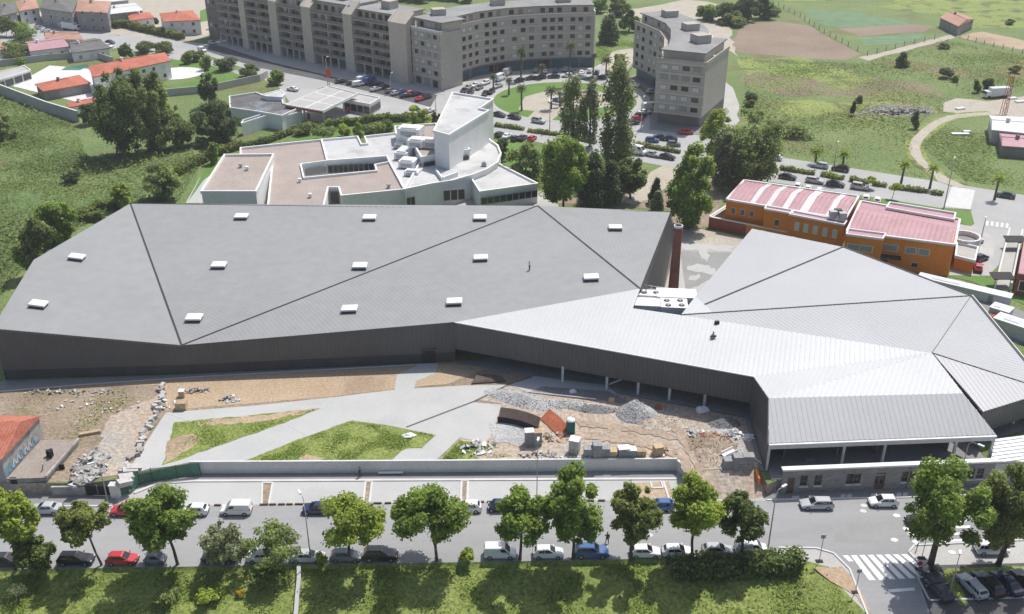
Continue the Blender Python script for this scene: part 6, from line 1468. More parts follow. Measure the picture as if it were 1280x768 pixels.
m = MB(); p, q = G(545,216,5.65), G(553,227,5.65); m.beam(p+Vector((0,0,0.5)), q+Vector((0,0,0.5)), 0.35, 1.0); m.beam(q+Vector((0,0,0.5)), G(572,220,5.65)+Vector((0,0,0.5)), 0.35, 1.0); m.build('terrace_wall', 'wall_white', wb)
p = G(605,208,5.6); m = MB(); m.cyl(p, p+Vector((0,0,1.2)), 0.4, 0.3, 7); m.box(p+Vector((0,0,0.5)), (1.2,0.7,0.9)); m.build('roof_vent', 'galv', wb)
# ================================================================== orange building
pmat('orange_render', (0.72,0.215,0.022), (0.78,0.25,0.035), s1=0.25, fine=0.08, sf=2, rough=0.85)
pmat('brick_red', (0.30,0.075,0.045), (0.36,0.10,0.06), s1=0.4, fine=0.15, sf=3, rough=0.9)
pmat('roof_pink', (0.42,0.235,0.255), (0.48,0.29,0.31), s1=0.25, fine=0.08, sf=2, rough=0.6)
pmat('roof_translucent', (0.60,0.56,0.56), (0.66,0.63,0.63), s1=0.4, fine=0.05, rough=0.5)
ob = thing('orange_building', 'long two-part orange building with ribbed pink metal roofs and white copings', 'building', G(1040,300))
ZO = 6.5
def gable(root, a, b, c, d, rise, skew, mats, strips=(), rib=1.0):
    """a,b front eave; d,c back eave; two roof slopes up to a ridge"""
    m0, m1 = a.lerp(d, skew) + Vector((0,0,rise)), b.lerp(c, skew) + Vector((0,0,rise))
    for q in ([a,b,m1,m0],[m0,m1,c,d]):
        ribbed('roof_slope', q, mats, q[3]-q[0], rib, 0.22, 0.08, root, rib_name='roof_ribs')
        for t0, t1 in strips:
            s = [q[0].lerp(q[1],t0), q[0].lerp(q[1],t1), q[3].lerp(q[2],t1), q[3].lerp(q[2],t0)]
            m = MB(); m.poly([p+Vector((0,0,0.11)) for p in s]); m.build('skylight_strip', 'roof_translucent', root)
    return m0, m1
la, lb_, lc, ld = G(908,252,ZO), G(1056,277,ZO), G(1073,248,ZO), G(930,228,ZO)
m = MB(); m.prism([p.to_2d() for p in (la,lb_,lc,ld)], 0, ZO+0.3); m.build('wall', 'orange_render', ob)
gable(ob, la+Vector((0.3,0.5,0.35)), lb_+Vector((-0.2,0.5,0.35)), lc+Vector((-0.2,-0.3,0.35)), ld+Vector((0.3,-0.3,0.35)), 1.0, 0.55, 'roof_pink', [(0.2,0.245),(0.34,0.385),(0.48,0.53),(0.63,0.7),(0.85,0.9)])
m = MB()
for p, q in ((la,lb_),(lb_,lc),(lc,ld),(ld,la)): m.beam(p+Vector((0,0,0.45)), q+Vector((0,0,0.45)), 0.45, 0.4)
m.build('coping', 'paint_white', ob)
ra, rb_, rc, rd = G(1058,292,ZO), G(1193,309,ZO), G(1199,277,ZO), G(1076,254,ZO)
m = MB(); m.prism([p.to_2d() for p in (ra,rb_,rc,rd)], 0, ZO+0.28); m.build('wall', 'orange_render', ob)
gable(ob, ra+Vector((0.3,0.5,0.33)), rb_+Vector((-0.3,0.5,0.33)), rc+Vector((-0.3,-0.3,0.33)), rd+Vector((0.3,-0.3,0.33)), 1.0, 0.5, 'roof_pink')
m = MB()
for p, q in ((ra,rb_),(rb_,rc),(rc,rd),(rd,ra)): m.beam(p+Vector((0,0,0.46)), q+Vector((0,0,0.46)), 0.45, 0.4)
m.build('coping', 'paint_white', ob)
# raised strip at the back of the right part
flat_block(ob, [(1112,254.5),(1194,268),(1192,276),(1108,261)], 7.4, 'roof_pink', 0.4, 0.35, wallmat='orange_render', parmat='paint_white')
# projecting bays at the front
flat_block(ob, [(1060,287.5),(1107,293.5),(1103,300),(1058,294)], 7.2, 'roof_pink', 0.35, 0.3, wallmat='orange_render', parmat='paint_white')
flat_block(ob, [(958,258),(992,264),(990,268),(956,262)], 6.9, 'roof_pink', 0.3, 0.3, wallmat='orange_render', parmat='paint_white')
flat_block(ob, [(990,264.5),(1058,277.5),(1055,282),(987,269)], 6.85, 'roof_pink', 0.3, 0.3, wallmat='orange_render', parmat='paint_white')
# lower terrace wall, red brick on the left
ta_, tb_, tc_ = G(887,272,2.6), G(933,281,2.6), G(1052,305,2.6)
m = MB(); m.prism([ta_.to_2d(), tb_.to_2d(), (tb_+Vector((0,0.5,0))).to_2d(), (ta_+Vector((0,0.5,0))).to_2d()], 0, 2.5); m.build('terrace_wall', 'brick_red', ob)
m = MB(); m.prism([tb_.to_2d(), tc_.to_2d(), (tc_+Vector((0,0.5,0))).to_2d(), (tb_+Vector((0,0.5,0))).to_2d()], 0, 2.62); m.build('terrace_wall', 'orange_render', ob)
te = Vector((ld.x-0.5, ld.y, 2.6))
m = MB(); m.prism([ta_.to_2d(), (ta_+Vector((0.5,0,0))).to_2d(), (te+Vector((0.5,0,0))).to_2d(), te.to_2d()], 0, 2.55); m.build('terrace_wall', 'concrete_wall', ob)
m = MB()
for p, q in ((ta_,tb_),(tb_,tc_),(ta_,te)): m.beam(p+Vector((0,0.25,0.1)), q+Vector((0,0.25,0.1)), 0.5, 0.18)
m.build('coping', 'paint_white', ob)
rng = random.Random(2)
def wall_windows(root, a, b, ts, z, w, h, kind='g', frame='paint_white', out=0.0):
    d = (b-a).normalized(); n = Vector((d.y,-d.x,0)); ang = math.atan2(d.y, d.x)
    for t in ts: p = a.lerp(b, t)+n*out; add_window(root, Vector((p.x,p.y,z)), ang, w, h, kind, frame)
wall_windows(ob, la, lb_, [0.07,0.15,0.23], 4.6, 1.0, 1.5, 'g')
pa, pb = G(990-2,269,6.85), G(1055,282,6.85)
wall_windows(ob, pa, pb, [0.15,0.32,0.5,0.68,0.86], 4.6, 1.0, 1.9, 'w', out=0.02)
pa, pb = G(956,262,6.9), G(990,268,6.9); wall_windows(ob, pa, pb, [0.5], 4.4, 1.0, 1.5, 'g', out=0.02)
pa, pb = G(1058,294,7.2), G(1103,300,7.2); wall_windows(ob, pa, pb, [0.25,0.6], 4.8, 2.6, 1.4, 'd', out=0.02)
wall_windows(ob, ra, rb_, [0.36,0.45,0.62,0.74], 4.6, 2.1, 1.5, 'd'); wall_windows(ob, ra, rb_, [0.68,0.4], 1.6, 1.3, 1.0, 'g')
m = MB(); p, q = ra.lerp(rb_,0.3), ra.lerp(rb_,0.53); m.beam(Vector((p.x,p.y-0.8,2.9)), Vector((q.x,q.y-0.8,2.9)), 1.6, 0.3); m.build('canopy', 'trim_black', ob)
# rooftop plant at the step
for k, (x, y) in enumerate([(1041,270),(1047,268),(1053,272)]):
    p = G(x, y, 7.6); m = MB(); m.box(p+Vector((0,0,0.5)), (1.5,1.2,1.2)); m.build('plant_box', 'galv' if k != 1 else 'fan_dark', ob)
# small walled annex and round stair at the right end
flat_block(ob, [(1196,305),(1222,311),(1218,328),(1194,322)], 2.6, 'pavement', 0.5, 0.35, wallmat='orange_render', parmat='paint_white')
p = G(1206,298,3.0)
m = MB()
for i in range(14):
    a_, b_ = 6.283*i/14, 6.283*(i+1)/14; m.beam(p+Vector((3*math.cos(a_),3*math.sin(a_),-1.2)), p+Vector((3*math.cos(b_),3*math.sin(b_),-1.2)), 0.4, 3.6)
m.build('round_wall', 'paint_white', ob)
m = MB(); m.cyl(p+Vector((0,0,-3)), p+Vector((0,0,-0.4)), 2.9, 2.9, 14); m.build('stair_core', 'pavement_dark', ob)
# right-edge yard: dark awnings lane and brick house
rl = thing('brick_side_building', 'dark red brick building with a glazed front at the end of the side street', 'building', G(1290,360))
pts = [G(1266,368,0), G(1340,378,0), G(1345,320,0), G(1276,312,0)]
m = MB(); m.prism([p.to_2d() for p in pts], 0, 4.2); m.build('wall', 'brick_red', rl)
m = MB(); m.prism([p.to_2d() for p in pts], 4.22, 4.5); m.build('roof', 'roof_pink', rl)
wall_windows(rl, pts[0], pts[1], [0.2,0.5,0.8], 2.0, 3.0, 2.2, 'g')
wl = thing('walled_lane', 'narrow walled concrete yard lane with dark shade awnings beside the side street', 'yard', G(1250,335))
for k, (x0_, y0_, x1_, y1_) in enumerate([(1243,362,1260,294),(1262,364,1276,296)]):
    a_, b_ = G(x0_,y0_), G(x1_,y1_); m = MB(); m.beam(a_+Vector((0,0,0.9)), b_+Vector((0,0,0.9)), 0.35, 1.8); m.build('side_wall', 'concrete_wall', wl)
m = MB(); m.poly([G(1244,361,0.1), G(1261,363,0.1), G(1275,297,0.1), G(1260,295,0.1)]); m.build('paving', 'pavement', wl)
for (x, y) in ((1253,345),(1269,299)):
    p = G(x, y, 2.2); m = MB(); m.box(p, (4.2,2.6,0.15), tilt=(0.15,0,0)); m.build('awning', 'trim_black', wl)
# site cabins beside the pale roof wing
pmat('cabin_grey', (0.52,0.53,0.54), (0.58,0.59,0.6), s1=0.5, fine=0.06, rough=0.6)
for k, (x, y, w, d, h, rz, lab) in enumerate([(1203,368,17,2.4,1.9,-0.60,'long pale grey site cabin along the edge of the pale roof wing'),(1249,398,3.4,2.8,2.2,-0.75,'small white site cabin between two long cabins'),(1274,421,9,3.2,2.6,-0.8,'pale grey site cabin with a rounded mark on its roof edge')]):
    p = G(x, y); t = thing('site_cabin', lab if k != 2 else 'large pale grey site cabin beside stacked red material', 'cabin', p, rz=rz)
    m = MB(); m.box((0,0,h/2), (w,d,h)); m.build('box', 'cabin_grey', t, local=True)
    m = MB(); m.box((0,0,h+0.06), (w+0.15,d+0.15,0.12)); m.build('roof', 'roof_sheet_white', t, local=True)
    m = MB(); m.box((w*0.3,-d/2-0.02,h*0.45), (0.9,0.06,h*0.8)); m.build('door', 'shutter_grey', t, local=True)
    m = MB(); m.box((-w*0.2,0,h+0.16), (w*0.3,d*0.5,0.08)); m.build('roof_panel', 'cabin_grey', t, local=True)
sheet('cabin_yard', [(1150,345),(1200,350),(1300,400),(1300,430),(1262,430),(1215,372)], 'pavement_dark', 3)
sheet('cabin_verge', [(1160,340),(1215,352),(1290,385),(1300,380),(1300,372),(1225,345),(1165,334)], 'lawn', 4)
p = G(1256,408); t = thing('stacked_bricks', 'stack of red building blocks between the site cabins and the roof edge', 'bricks', p)
m = MB(); m.box(p+Vector((0,0,0.7)), (1.6,6.0,1.4), 0.8); m.build('stack', 'brick_red', t)
m = MB(); m.box(p+Vector((-1.6,-2.4,0.5)), (1.2,2.0,1.0), 0.8); m.build('small_stack', 'brick_red', t)
# ================================================================== villa, petrol station and houses on the left
pmat('roof_tile_red', (0.42,0.13,0.085), (0.50,0.18,0.12), s1=0.3, fine=0.15, sf=2, rough=0.85, bump=0.2, bs=3)
pmat('roof_tile_pale', (0.40,0.22,0.16), (0.46,0.28,0.21), s1=0.3, fine=0.15, sf=2, rough=0.85)
pmat('roof_dark_slate', (0.13,0.125,0.12), (0.18,0.175,0.17), s1=0.3, fine=0.12, sf=2, rough=0.9)
pmat('bitumen', (0.10,0.10,0.105), (0.15,0.15,0.15), s1=0.2, fine=0.15, sf=1.5, rough=0.8, c3=(0.20,0.22,0.25), s3=0.12, lo3=0.5, hi3=0.55)
def hip_house(label, px, H, wallm, roofm, rise=2.0, name='house', cat='house', over=0.5, kind='hip', wins=True, seed=1, group=None):
    """px: front-left, front-right, back-right, back-left of the eaves, at height H"""
    P = [G(x, y, H) for x, y in px]; c = ctr(P); t = thing(name, label, cat, (c.x, c.y, 0), group=group)
    m = MB(); m.prism([p.to_2d() for p in P], 0, H); m.build('wall', wallm, t)
    cc = sum(P, Vector())/4; E = [p + (p-cc).normalized()*over for p in P]
    f = 0.5*min((P[0]-P[3]).length/(P[0]-P[1]).length, 0.9) if kind == 'hip' else 0.0
    l0, l1 = P[0].lerp(P[3],0.5), P[1].lerp(P[2],0.5); r0, r1 = l0.lerp(l1, f), l1.lerp(l0, f)
    r0 = Vector((r0.x,r0.y,H+rise)); r1 = Vector((r1.x,r1.y,H+rise))
    m = MB(); m.add([E[0],E[1],E[2],E[3],r0,r1] + [p-Vector((0,0,0.25)) for p in E], [(0,1,5,4),(1,2,5),(2,3,4,5),(3,0,4),(0,6,7,1),(1,7,8,2),(2,8,9,3),(3,9,6,0),(9,8,7,6)]); m.build('roof', roofm, t)
    m = MB(); m.beam(r0, r1, 0.35, 0.25); m.build('ridge', roofm, t)
    q = r0.lerp(r1, 0.3); m = MB(); m.box(q+Vector((0,-0.8,0.2)), (0.8,0.8,1.6)); m.build('chimney', wallm, t)
    if wins:
        rng = random.Random(seed)
        for a, b in ((P[0],P[1]),(P[1],P[2])):
            a0, b0 = Vector((a.x,a.y,0)), Vector((b.x,b.y,0)); zs = [1.6] if H < 4.5 else [1.6, 4.5] if H < 8 else [1.8,4.8,7.6]
            seg_windows(t, a0, b0, zs, 1.2, 1.4, 3.4, rng, 0.15, frame='plaster_white')
    return t
vl = hip_house('white villa with a long red tiled hip roof above the big trees', [(117,96),(212,76),(205,66),(112,83)], 6.2, 'plaster_white', 'roof_tile_red', 1.8, name='villa')
vg = hip_house('open red tiled garage canopy beside the villa', [(55,114),(112,104),(98,94),(45,105)], 3.2, 'interior_concrete', 'roof_tile_red', 1.3, name='garage_canopy', cat='canopy', wins=False)
hip_house('low pool house with red tiles beside the villa boundary wall', [(88,134),(120,127),(118,122),(84,129)], 2.8, 'plaster_white', 'roof_tile_red', 0.6, name='pool_house', wins=False)
ga = thing('garage_row', 'flat white garage row with dark door openings inside the villa wall', 'garage', G(18,108))
P = flat_block(ga, [(-30,110),(38,88),(30,83),(-40,100)], 3.2, 'pavement', 0.3, 0.3)
a, b = P[0], P[1]; strip_windows(ga, Vector((a.x,a.y-0.05,0)), Vector((b.x,b.y-0.05,0)), 1.5, 6, None, 2.2, 'g')
# villa boundary walls
vw = thing('villa_boundary_wall', 'high grey rendered boundary wall running along the scrub field below the villa', 'wall', G(50,134))
vp = [G(x, y) for x, y in [(-80,92),(0,118),(60,141),(99,153)]]
for a, b in zip(vp, vp[1:]): m = MB(); m.beam(a+Vector((0,0,1.7)), b+Vector((0,0,1.7)), 0.35, 3.4); m.build('wall_panel', 'pavement', vw)
m = MB()
for a, b in zip(vp, vp[1:]): m.beam(a+Vector((0,0,3.46)), b+Vector((0,0,3.46)), 0.5, 0.12)
m.build('coping', 'paint_white', vw)
vp2 = [G(x, y) for x, y in [(205,121),(260,116),(325,102),(335,97)]]
vw2 = thing('garden_boundary_wall', 'grey boundary wall below the villa lawn and shrubs', 'wall', G(265,118))
for a, b in zip(vp2, vp2[1:]): m = MB(); m.beam(a+Vector((0,0,1.2)), b+Vector((0,0,1.2)), 0.35, 2.4); m.build('wall_panel', 'pavement', vw2)
# street wall above the villa
vp3 = [G(x, y) for x, y in [(-60,92),(0,84),(60,76),(118,72),(142,80)]]
vw3 = thing('street_boundary_wall', 'pale street wall running between the villa grounds and the town street', 'wall', G(60,76))
for a, b in zip(vp3, vp3[1:]): m = MB(); m.beam(a+Vector((0,0,1.2)), b+Vector((0,0,1.2)), 0.35, 2.4); m.build('wall_panel', 'pavement', vw3)
hip_house('small house with a pinkish red tiled roof beside the town street', [(38,64),(86,58),(75,47),(32,53)], 3.8, 'plaster_white', 'roof_pink', 1.2, kind='gable', seed=3)
hip_house('low house with a dark slate roof beside the pink-roofed house', [(90,66),(136,60),(118,48),(86,54)], 3.6, 'plaster_white', 'roof_dark_slate', 1.3, kind='gable', seed=4)
hip_house('low house with a pale weathered tile roof behind the pink-roofed house', [(58,48),(104,50),(96,40),(55,40)], 3.2, 'plaster_old', 'roof_tile_pale', 1.0, kind='gable', seed=5)
hip_house('white two-storey house with red hip roof inside a hedge', [(205,27),(250,25),(240,13),(200,17)], 6.0, 'plaster_white', 'roof_tile_red', 1.8, seed=6)
hip_house('small white house with red roof beside the hedge', [(163,26),(192,22),(186,15),(160,19)], 3.4, 'plaster_white', 'roof_tile_red', 1.3, seed=7)
hip_house('old grey terrace building with many windows on the town street', [(50,10),(90,16),(96,2),(55,-2)], 7.5, 'plaster_old', 'roof_dark_slate', 1.6, seed=8)
hip_house('narrow terrace house with a pale red roof on the town street', [(78,19),(98,22),(104,8),(86,6)], 5.0, 'plaster_old', 'roof_tile_red', 1.5, seed=9)
hip_house('stone terrace building with pale red roof on the town street', [(95,14),(134,16),(138,2),(98,0)], 8.0, 'stone_wall', 'roof_tile_pale', 1.6, seed=10)
hip_house('grey warehouse with a white metal roof behind the terrace houses', [(135,18),(178,13),(168,4),(128,8)], 5.0, 'plaster_old', 'roof_sheet_white', 0.6, name='warehouse', cat='warehouse', kind='gable', wins=False, seed=11)
hip_house('blue grey old house at the end of the town street', [(0,20),(20,16),(18,2),(-4,6)], 6.0, 'plaster_old', 'roof_dark_slate', 1.3, seed=12)
hip_house('pale roofed house farther up the town street', [(24,14),(48,10),(44,-2),(20,2)], 6.0, 'plaster_white', 'roof_tile_pale', 1.3, seed=13)
hip_house('grey roofed long shed behind the terrace houses', [(120,4),(160,0),(150,-10),(112,-6)], 4.0, 'plaster_old', 'roof_sheet_white', 0.8, name='shed', cat='shed', kind='gable', wins=False, seed=14)
hip_house('white cottage half hidden by trees beside the town street', [(-12,66),(6,60),(0,50),(-20,56)], 3.5, 'plaster_white', 'roof_tile_pale', 1.0, seed=15)
# white bus on the town street
bp = G(90,38); bt = thing('lorry', 'white box lorry standing on the town street before the terrace houses', 'lorry', bp, rz=R(-20))
m = MB(); m.box((-1,0,2.0), (6.5,2.4,2.6)); m.build('cargo_box', 'paint_white', bt, local=True)
m = MB(); m.box((3.2,0,1.5), (1.9,2.3,2.0)); cb_ = m.build('cab', 'paint_white', bt, local=True)
m = MB(); m.box((4.16,0,1.9), (0.06,2.0,0.8)); m.build('windscreen', 'car_glass', bt, local=True)
for x in (-3,-1.8,3.0):
    for y in (-1.1,1.1): m = MB(); m.cyl((x,y-0.15,0.5),(x,y+0.15,0.5),0.5,0.5,10); m.build('wheel', 'tyre', bt, local=True)
# ---- petrol station
pmat('canopy_red', (0.45,0.06,0.03), fine=0, rough=0.5)
ps = thing('petrol_station', 'petrol station with a white panelled canopy edged in red and a low kiosk', 'petrol station', G(410,138))
cq = [G(357,131,5.2), G(403,139,5.2), G(447,117,5.2), G(411,108,5.2)]
m = MB(); m.prism([p.to_2d() for p in cq], 4.5, 5.1); m.build('canopy', 'steel_white', ps)
m = MB(); 
for a, b in ((cq[0],cq[1]),(cq[1],cq[2]),(cq[2],cq[3]),(cq[3],cq[0])): m.beam(Vector((a.x,a.y,5.0)), Vector((b.x,b.y,5.0)), 0.35, 0.7)
m.build('canopy_rim', 'paint_white', ps)
m = MB(); a, b = cq[0], cq[1]; m.beam(Vector((a.x-0.1,a.y-0.25,4.75)), Vector((b.x,b.y-0.25,4.75)), 0.2, 0.5); m.build('red_fascia', 'canopy_red', ps)
for i in range(3):
    for j in range(2):
        u0, u1, v0, v1 = i/3+0.02, (i+1)/3-0.02, j/2+0.03, (j+1)/2-0.03
        f = lambda u, v: (cq[0].lerp(cq[3], u)).lerp(cq[1].lerp(cq[2], u), v)
        m = MB(); m.poly([Vector((*f(u,v).to_2d(), 5.14)) for u, v in ((u0,v0),(u0,v1),(u1,v1),(u1,v0))]); m.build('canopy_panel', 'pavement', ps)
for u, v in ((0.2,0.25),(0.2,0.8),(0.75,0.25),(0.75,0.8)):
    q = f(u, v); m = MB(); m.box((q.x,q.y,2.25), (0.5,0.5,4.5)); m.build('column', 'steel_white', ps); m = MB(); m.box((q.x+1.2,q.y,0.9), (0.8,0.6,1.8)); m.build('fuel_pump', 'canopy_red', ps)
kq = flat_block(ps, [(430,125),(462,131),(475,123),(445,117)], 3.4, 'pavement', 0.3, 0.3)
strip_windows(ps, Vector((kq[0].x,kq[0].y-0.05,0)), Vector((kq[1].x,kq[1].y-0.05,0)), 1.5, 4, None, 2.2, 'g')
strip_windows(ps, Vector((kq[1].x+0.1,kq[1].y-0.05,0)), Vector((kq[2].x+0.1,kq[2].y-0.05,0)), 1.5, 2, None, 2.0, 'g')
pt_ = G(412,108); tt = thing('pylon_sign', 'slim red petrol price pylon beside the avenue', 'sign', pt_)
m = MB(); m.cyl(pt_, pt_+Vector((0,0,5)), 0.12, 0.12, 6); m.build('post', 'galv', tt); m = MB(); m.box(pt_+Vector((0,0,4.5)), (1.6,0.3,2.6)); m.build('panel', 'canopy_red', tt)
# ---- dark flat-roofed house
dh = thing('flat_roof_house', 'white angular house with dark puddled flat roofs beside the petrol station', 'house', G(330,158))
flat_block(dh, [(287,122),(320,117),(333,122),(352,124),(354,131),(377,135),(352,146),(330,142),(288,136)], 4.2, 'bitumen', 0.45, 0.35)
flat_block(dh, [(302,156),(336,145),(354,148),(376,141),(374,138),(352,147),(330,144),(304,152)], 3.4, 'bitumen', 0.5, 0.35)
flat_block(dh, [(326,119),(350,113),(356,118),(352,122),(334,121)], 5.4, 'roof_pale', 0.2, 0.3)
p = G(322,160,0); q = G(350,158,0); strip_windows(dh, Vector((p.x,p.y+1.2,0)), Vector((q.x,q.y+1.2,0)), 1.4, 2, 1.8, 2.2, 'g')
# far right field buildings
hip_house('small stone farmhouse with pale tiled roof on the far field', [(1176,22),(1198,33),(1217,24),(1195,15)], 4.0, 'stone_wall', 'roof_tile_pale', 1.3, kind='gable', seed=20)
sh = hip_house('long shed with a patched white and rust roof beside the dirt track', [(1241,162),(1300,168),(1300,148),(1238,145)], 4.0, 'cabin_grey', 'roof_sheet_white', 0.8, name='shed', cat='shed', kind='gable', wins=False, seed=21)
hip_house('low shed with a dark red roof in front of the white-roofed shed', [(1254,182),(1310,186),(1310,170),(1250,166)], 3.2, 'interior_concrete', 'roof_pink', 0.6, name='shed', cat='shed', kind='gable', wins=False, seed=22)
tr = G(1244,122); tk = thing('lorry', 'white box lorry parked by bushes at the works yard', 'lorry', tr, rz=R(10))
m = MB(); m.box((1,0,2.0), (6.5,2.4,2.6)); m.build('cargo_box', 'roof_sheet_white', tk, local=True)
m = MB(); m.box((-3.2,0,1.4), (1.8,2.3,1.9)); m.build('cab', 'paint_white', tk, local=True)
m = MB(); m.box((-4.12,0,1.8), (0.06,2.0,0.8)); m.build('windscreen', 'car_glass', tk, local=True)
for x in (-3,1.8,3.0):
    for y in (-1.1,1.1): m = MB(); m.cyl((x,y-0.15,0.5),(x,y+0.15,0.5),0.5,0.5,10); m.build('wheel', 'tyre', tk, local=True)
mp_ = G(1254,143); mt = thing('lattice_mast', 'rusty red lattice mast standing in the works yard', 'mast', mp_)
mh = hgt(mp_, 95)
for sx in (-0.5,0.5):
    for sy in (-0.5,0.5): m = MB(); m.cyl(mp_+Vector((sx*1.4,sy*1.4,0)), mp_+Vector((sx,sy,mh)), 0.1, 0.08, 5); m.build('leg', 'canopy_red', mt)
m = MB(); n = 9
for i in range(n):
    z0_, z1_ = mh*i/n, mh*(i+1)/n; s_ = 1 if i % 2 else -1
    m.beam(mp_+Vector((-0.6*s_,-0.6,z0_)), mp_+Vector((0.6*s_,-0.6,z1_)), 0.1, 0.1); m.beam(mp_+Vector((0.6,-0.6*s_,z0_)), mp_+Vector((0.6,0.6*s_,z1_)), 0.1, 0.1)
m.build('bracing', 'canopy_red', mt)
rr = G(1125,141); rt2 = thing('stone_heap', 'long heap of grey rubble in the open field', 'rubble', rr); slabs(rt2, rr.x, rr.y, 9, 3, 110, 1.4, 44, ['rubble_dark','rubble','gravel_dark'], 0.6, 1.5, 'stone')
for k, (x, y, w) in enumerate([(1200,169,5),(1208,166,2),(1280,128,6),(1265,124,3),(1200,137,3)]):
    p = G(x, y); t = thing('discarded_sheet', ['long white sheet lying on the grass by the dirt track','folded white sheet beside the long white sheet','big white panels stacked in the works yard','white panel leaning beside the works lorry','pale panel lying on the works ground'][k], 'panel', p)
    m = MB(); m.box(p+Vector((0,0,0.3)), (w,1.4,0.5), 0.1*k); m.build('sheet', 'paint_white', t)
# field fences
def post_fence(label, px, sp_, h=1.5):
    pts = [G(x, y) for x, y in px]; t = thing('post_fence', label, 'fence', pts[0]); post = None
    for a, b in zip(pts, pts[1:]):
        n = max(1, int((b-a).length/sp_))
        for k in range(n):
            q = a.lerp(b, k/n)
            if post is None:
                m = MB(); m.cyl((0,0,0),(0,0,h),0.16,0.14,5); o = m.build('post', 'bark_pale', t, local=True); post = o.data
            else: o = inst(post, 'post', t)
            o.location = q - pts[0]
        m = MB()
        for z in (0.5, 1.0, 1.4): m.beam(a+Vector((0,0,z)), b+Vector((0,0,z)), 0.05, 0.05)
        m.build('wire', 'galv', t)
post_fence('post and wire fence between the ploughed field and the crop field', [(973,8),(1000,22),(1030,42),(1060,58),(1084,70)], 6, 2.0)
post_fence('post fence along the path below the crop field', [(1084,70),(1130,58),(1180,47)], 6, 2.0)
post_fence('post fence round the orange soil field', [(1190,44),(1230,56),(1290,70)], 4, 1.8)
# ================================================================== trees and scrub behind the hall
def bt(label, bx, by, xl, xr, yt, yb, leaf, n, seed, ls=0.34, shape='round', name='tree', group=None, **kw):
    n = int(n*1.35); d = dict(trunk_r=0.28, lob=0.3, nl=34, hollow=0.15); 
    if shape == 'column': n = int(n*1.0); d.update(lob=0.42, nl=46, hollow=0.0)
    if shape == 'cone': d.update(lob=0.5, nl=34)
    d.update(kw); return tree_px(name, label, 'tree', bx, by, xl, xr, yt, yb, leaf, n, ls, seed, shape=shape, group=group, **d)
# park between the white building and the avenue
GPK = 'park trees behind the hall'
bt('slim dark poplar with a see-through crown beside the white building', 716,186, 699,733, 100,186, 'leaf_poplar', 3800, 101, shape='column', name='poplar_tree', group=GPK)
bt('thin pale poplar between the two darker poplars', 737,184, 725,750, 104,182, 'leaf_silver', 2600, 102, shape='column', name='poplar_tree', group=GPK)
bt('tallest broad poplar towering over the park', 771,222, 748,798, 86,218, 'leaf_poplar', 9000, 103, shape='column', name='poplar_tree', group=GPK)
bt('yellow green tree close to the curved white terrace', 656,228, 634,682, 176,226, 'leaf_willow', 5200, 104, group=GPK)
bt('large bright green tree beside the hall roof ridge', 704,262, 672,736, 162,258, 'leaf_plane', 13000, 105, group=GPK, nl=48)
bt('dark conifer wedged between the bright tree and the poplars', 738,258, 718,765, 188,258, 'leaf_deep', 7000, 106, shape='cone', name='conifer_tree', group=GPK)
bt('dark conical tree at the foot of the tallest poplar', 760,256, 745,780, 200,256, 'leaf_deep', 4500, 107, shape='cone', name='conifer_tree', group=GPK)
bt('silvery dark tree standing on the dry park ground', 788,249, 765,809, 193,243, 'leaf_dark', 5200, 108, group=GPK)
bt('small dark cypress beside the sandy park path', 820,254, 811,829, 222,254, 'leaf_deep', 1400, 109, shape='cone', name='cypress_tree', group=GPK)
bt('small grey green cypress in front of the dark one', 823,264, 812,832, 238,264, 'leaf_silver', 1300, 110, shape='cone', name='cypress_tree', group=GPK)
bt('big dense tree beside the brick chimney and courtyard', 866,284, 832,896, 182,284, 'leaf_plane', 14000, 111, group=GPK, nl=48)
bt('bright green tree below the crescent apartment block', 893,198, 875,916, 136,196, 'leaf_bright', 6500, 112, group=GPK)
bt('blue grey poplar in front of the bright green tree', 903,238, 889,917, 163,234, 'leaf_silver', 4200, 113, shape='column', name='poplar_tree', group=GPK)
bt('wide olive willow behind the orange building', 938,228, 900,978, 131,230, 'leaf_willow', 12500, 114, group=GPK, hollow=0.0, nl=48)
bt('dark green tree filling the gap below the willow', 918,240, 896,946, 180,240, 'leaf_dark', 5500, 115, group=GPK)
bt('dark shrubby tree beside the curved white terrace wall', 628,200, 618,640, 172,200, 'leaf_deep', 1500, 116)
bt('small round tree beside the parked cars by the park lawn', 690,192, 680,702, 178,192, 'leaf_plane', 1200, 117)
# left grove
GL = 'grove below the villa'
bt('tall dark tree with twin crowns in front of the villa', 146,196, 112,186, 86,198, 'leaf_dark', 17000, 120, group=GL, nl=46, hollow=0.0)
bt('tall mid green tree merging with its darker neighbour', 186,190, 158,218, 84,196, 'leaf_scrub', 13000, 121, group=GL, nl=42, hollow=0.0)
bt('dense dark round tree beside the garden wall', 268,178, 238,298, 126,180, 'leaf_deep', 6500, 122, group=GL)
bt('bare-stemmed dark tree beside the villa garden wall', 262,134, 247,274, 92,128, 'leaf_deep', 2200, 123, group=GL)
bt('dark shrub tree beside the villa wall corner', 112,156, 98,122, 130,156, 'leaf_deep', 1600, 124, group=GL)
bt('yellow green young tree in the grove gap', 214,170, 200,230, 130,172, 'leaf_scrub', 2500, 125, group=GL)
bt('dark bush at the back of the grove', 225,185, 205,245, 148,186, 'leaf_dark', 3500, 126, group=GL)
bt('leafy light green tree beside the left roof edge', 68,306, 44,96, 248,302, 'leaf_plane', 6500, 127)
bt('broad shrubby tree hugging the hall corner', 44,346, 18,66, 270,344, 'leaf_scrub', 6500, 128)
bt('dark bush standing alone in the scrub field', 90,228, 76,102, 211,228, 'leaf_deep', 1200, 129, name='bush')
bt('spreading shrub at the far edge of the scrub field', 4,176, -22,24, 142,176, 'leaf_scrub', 3800, 130, name='bush')
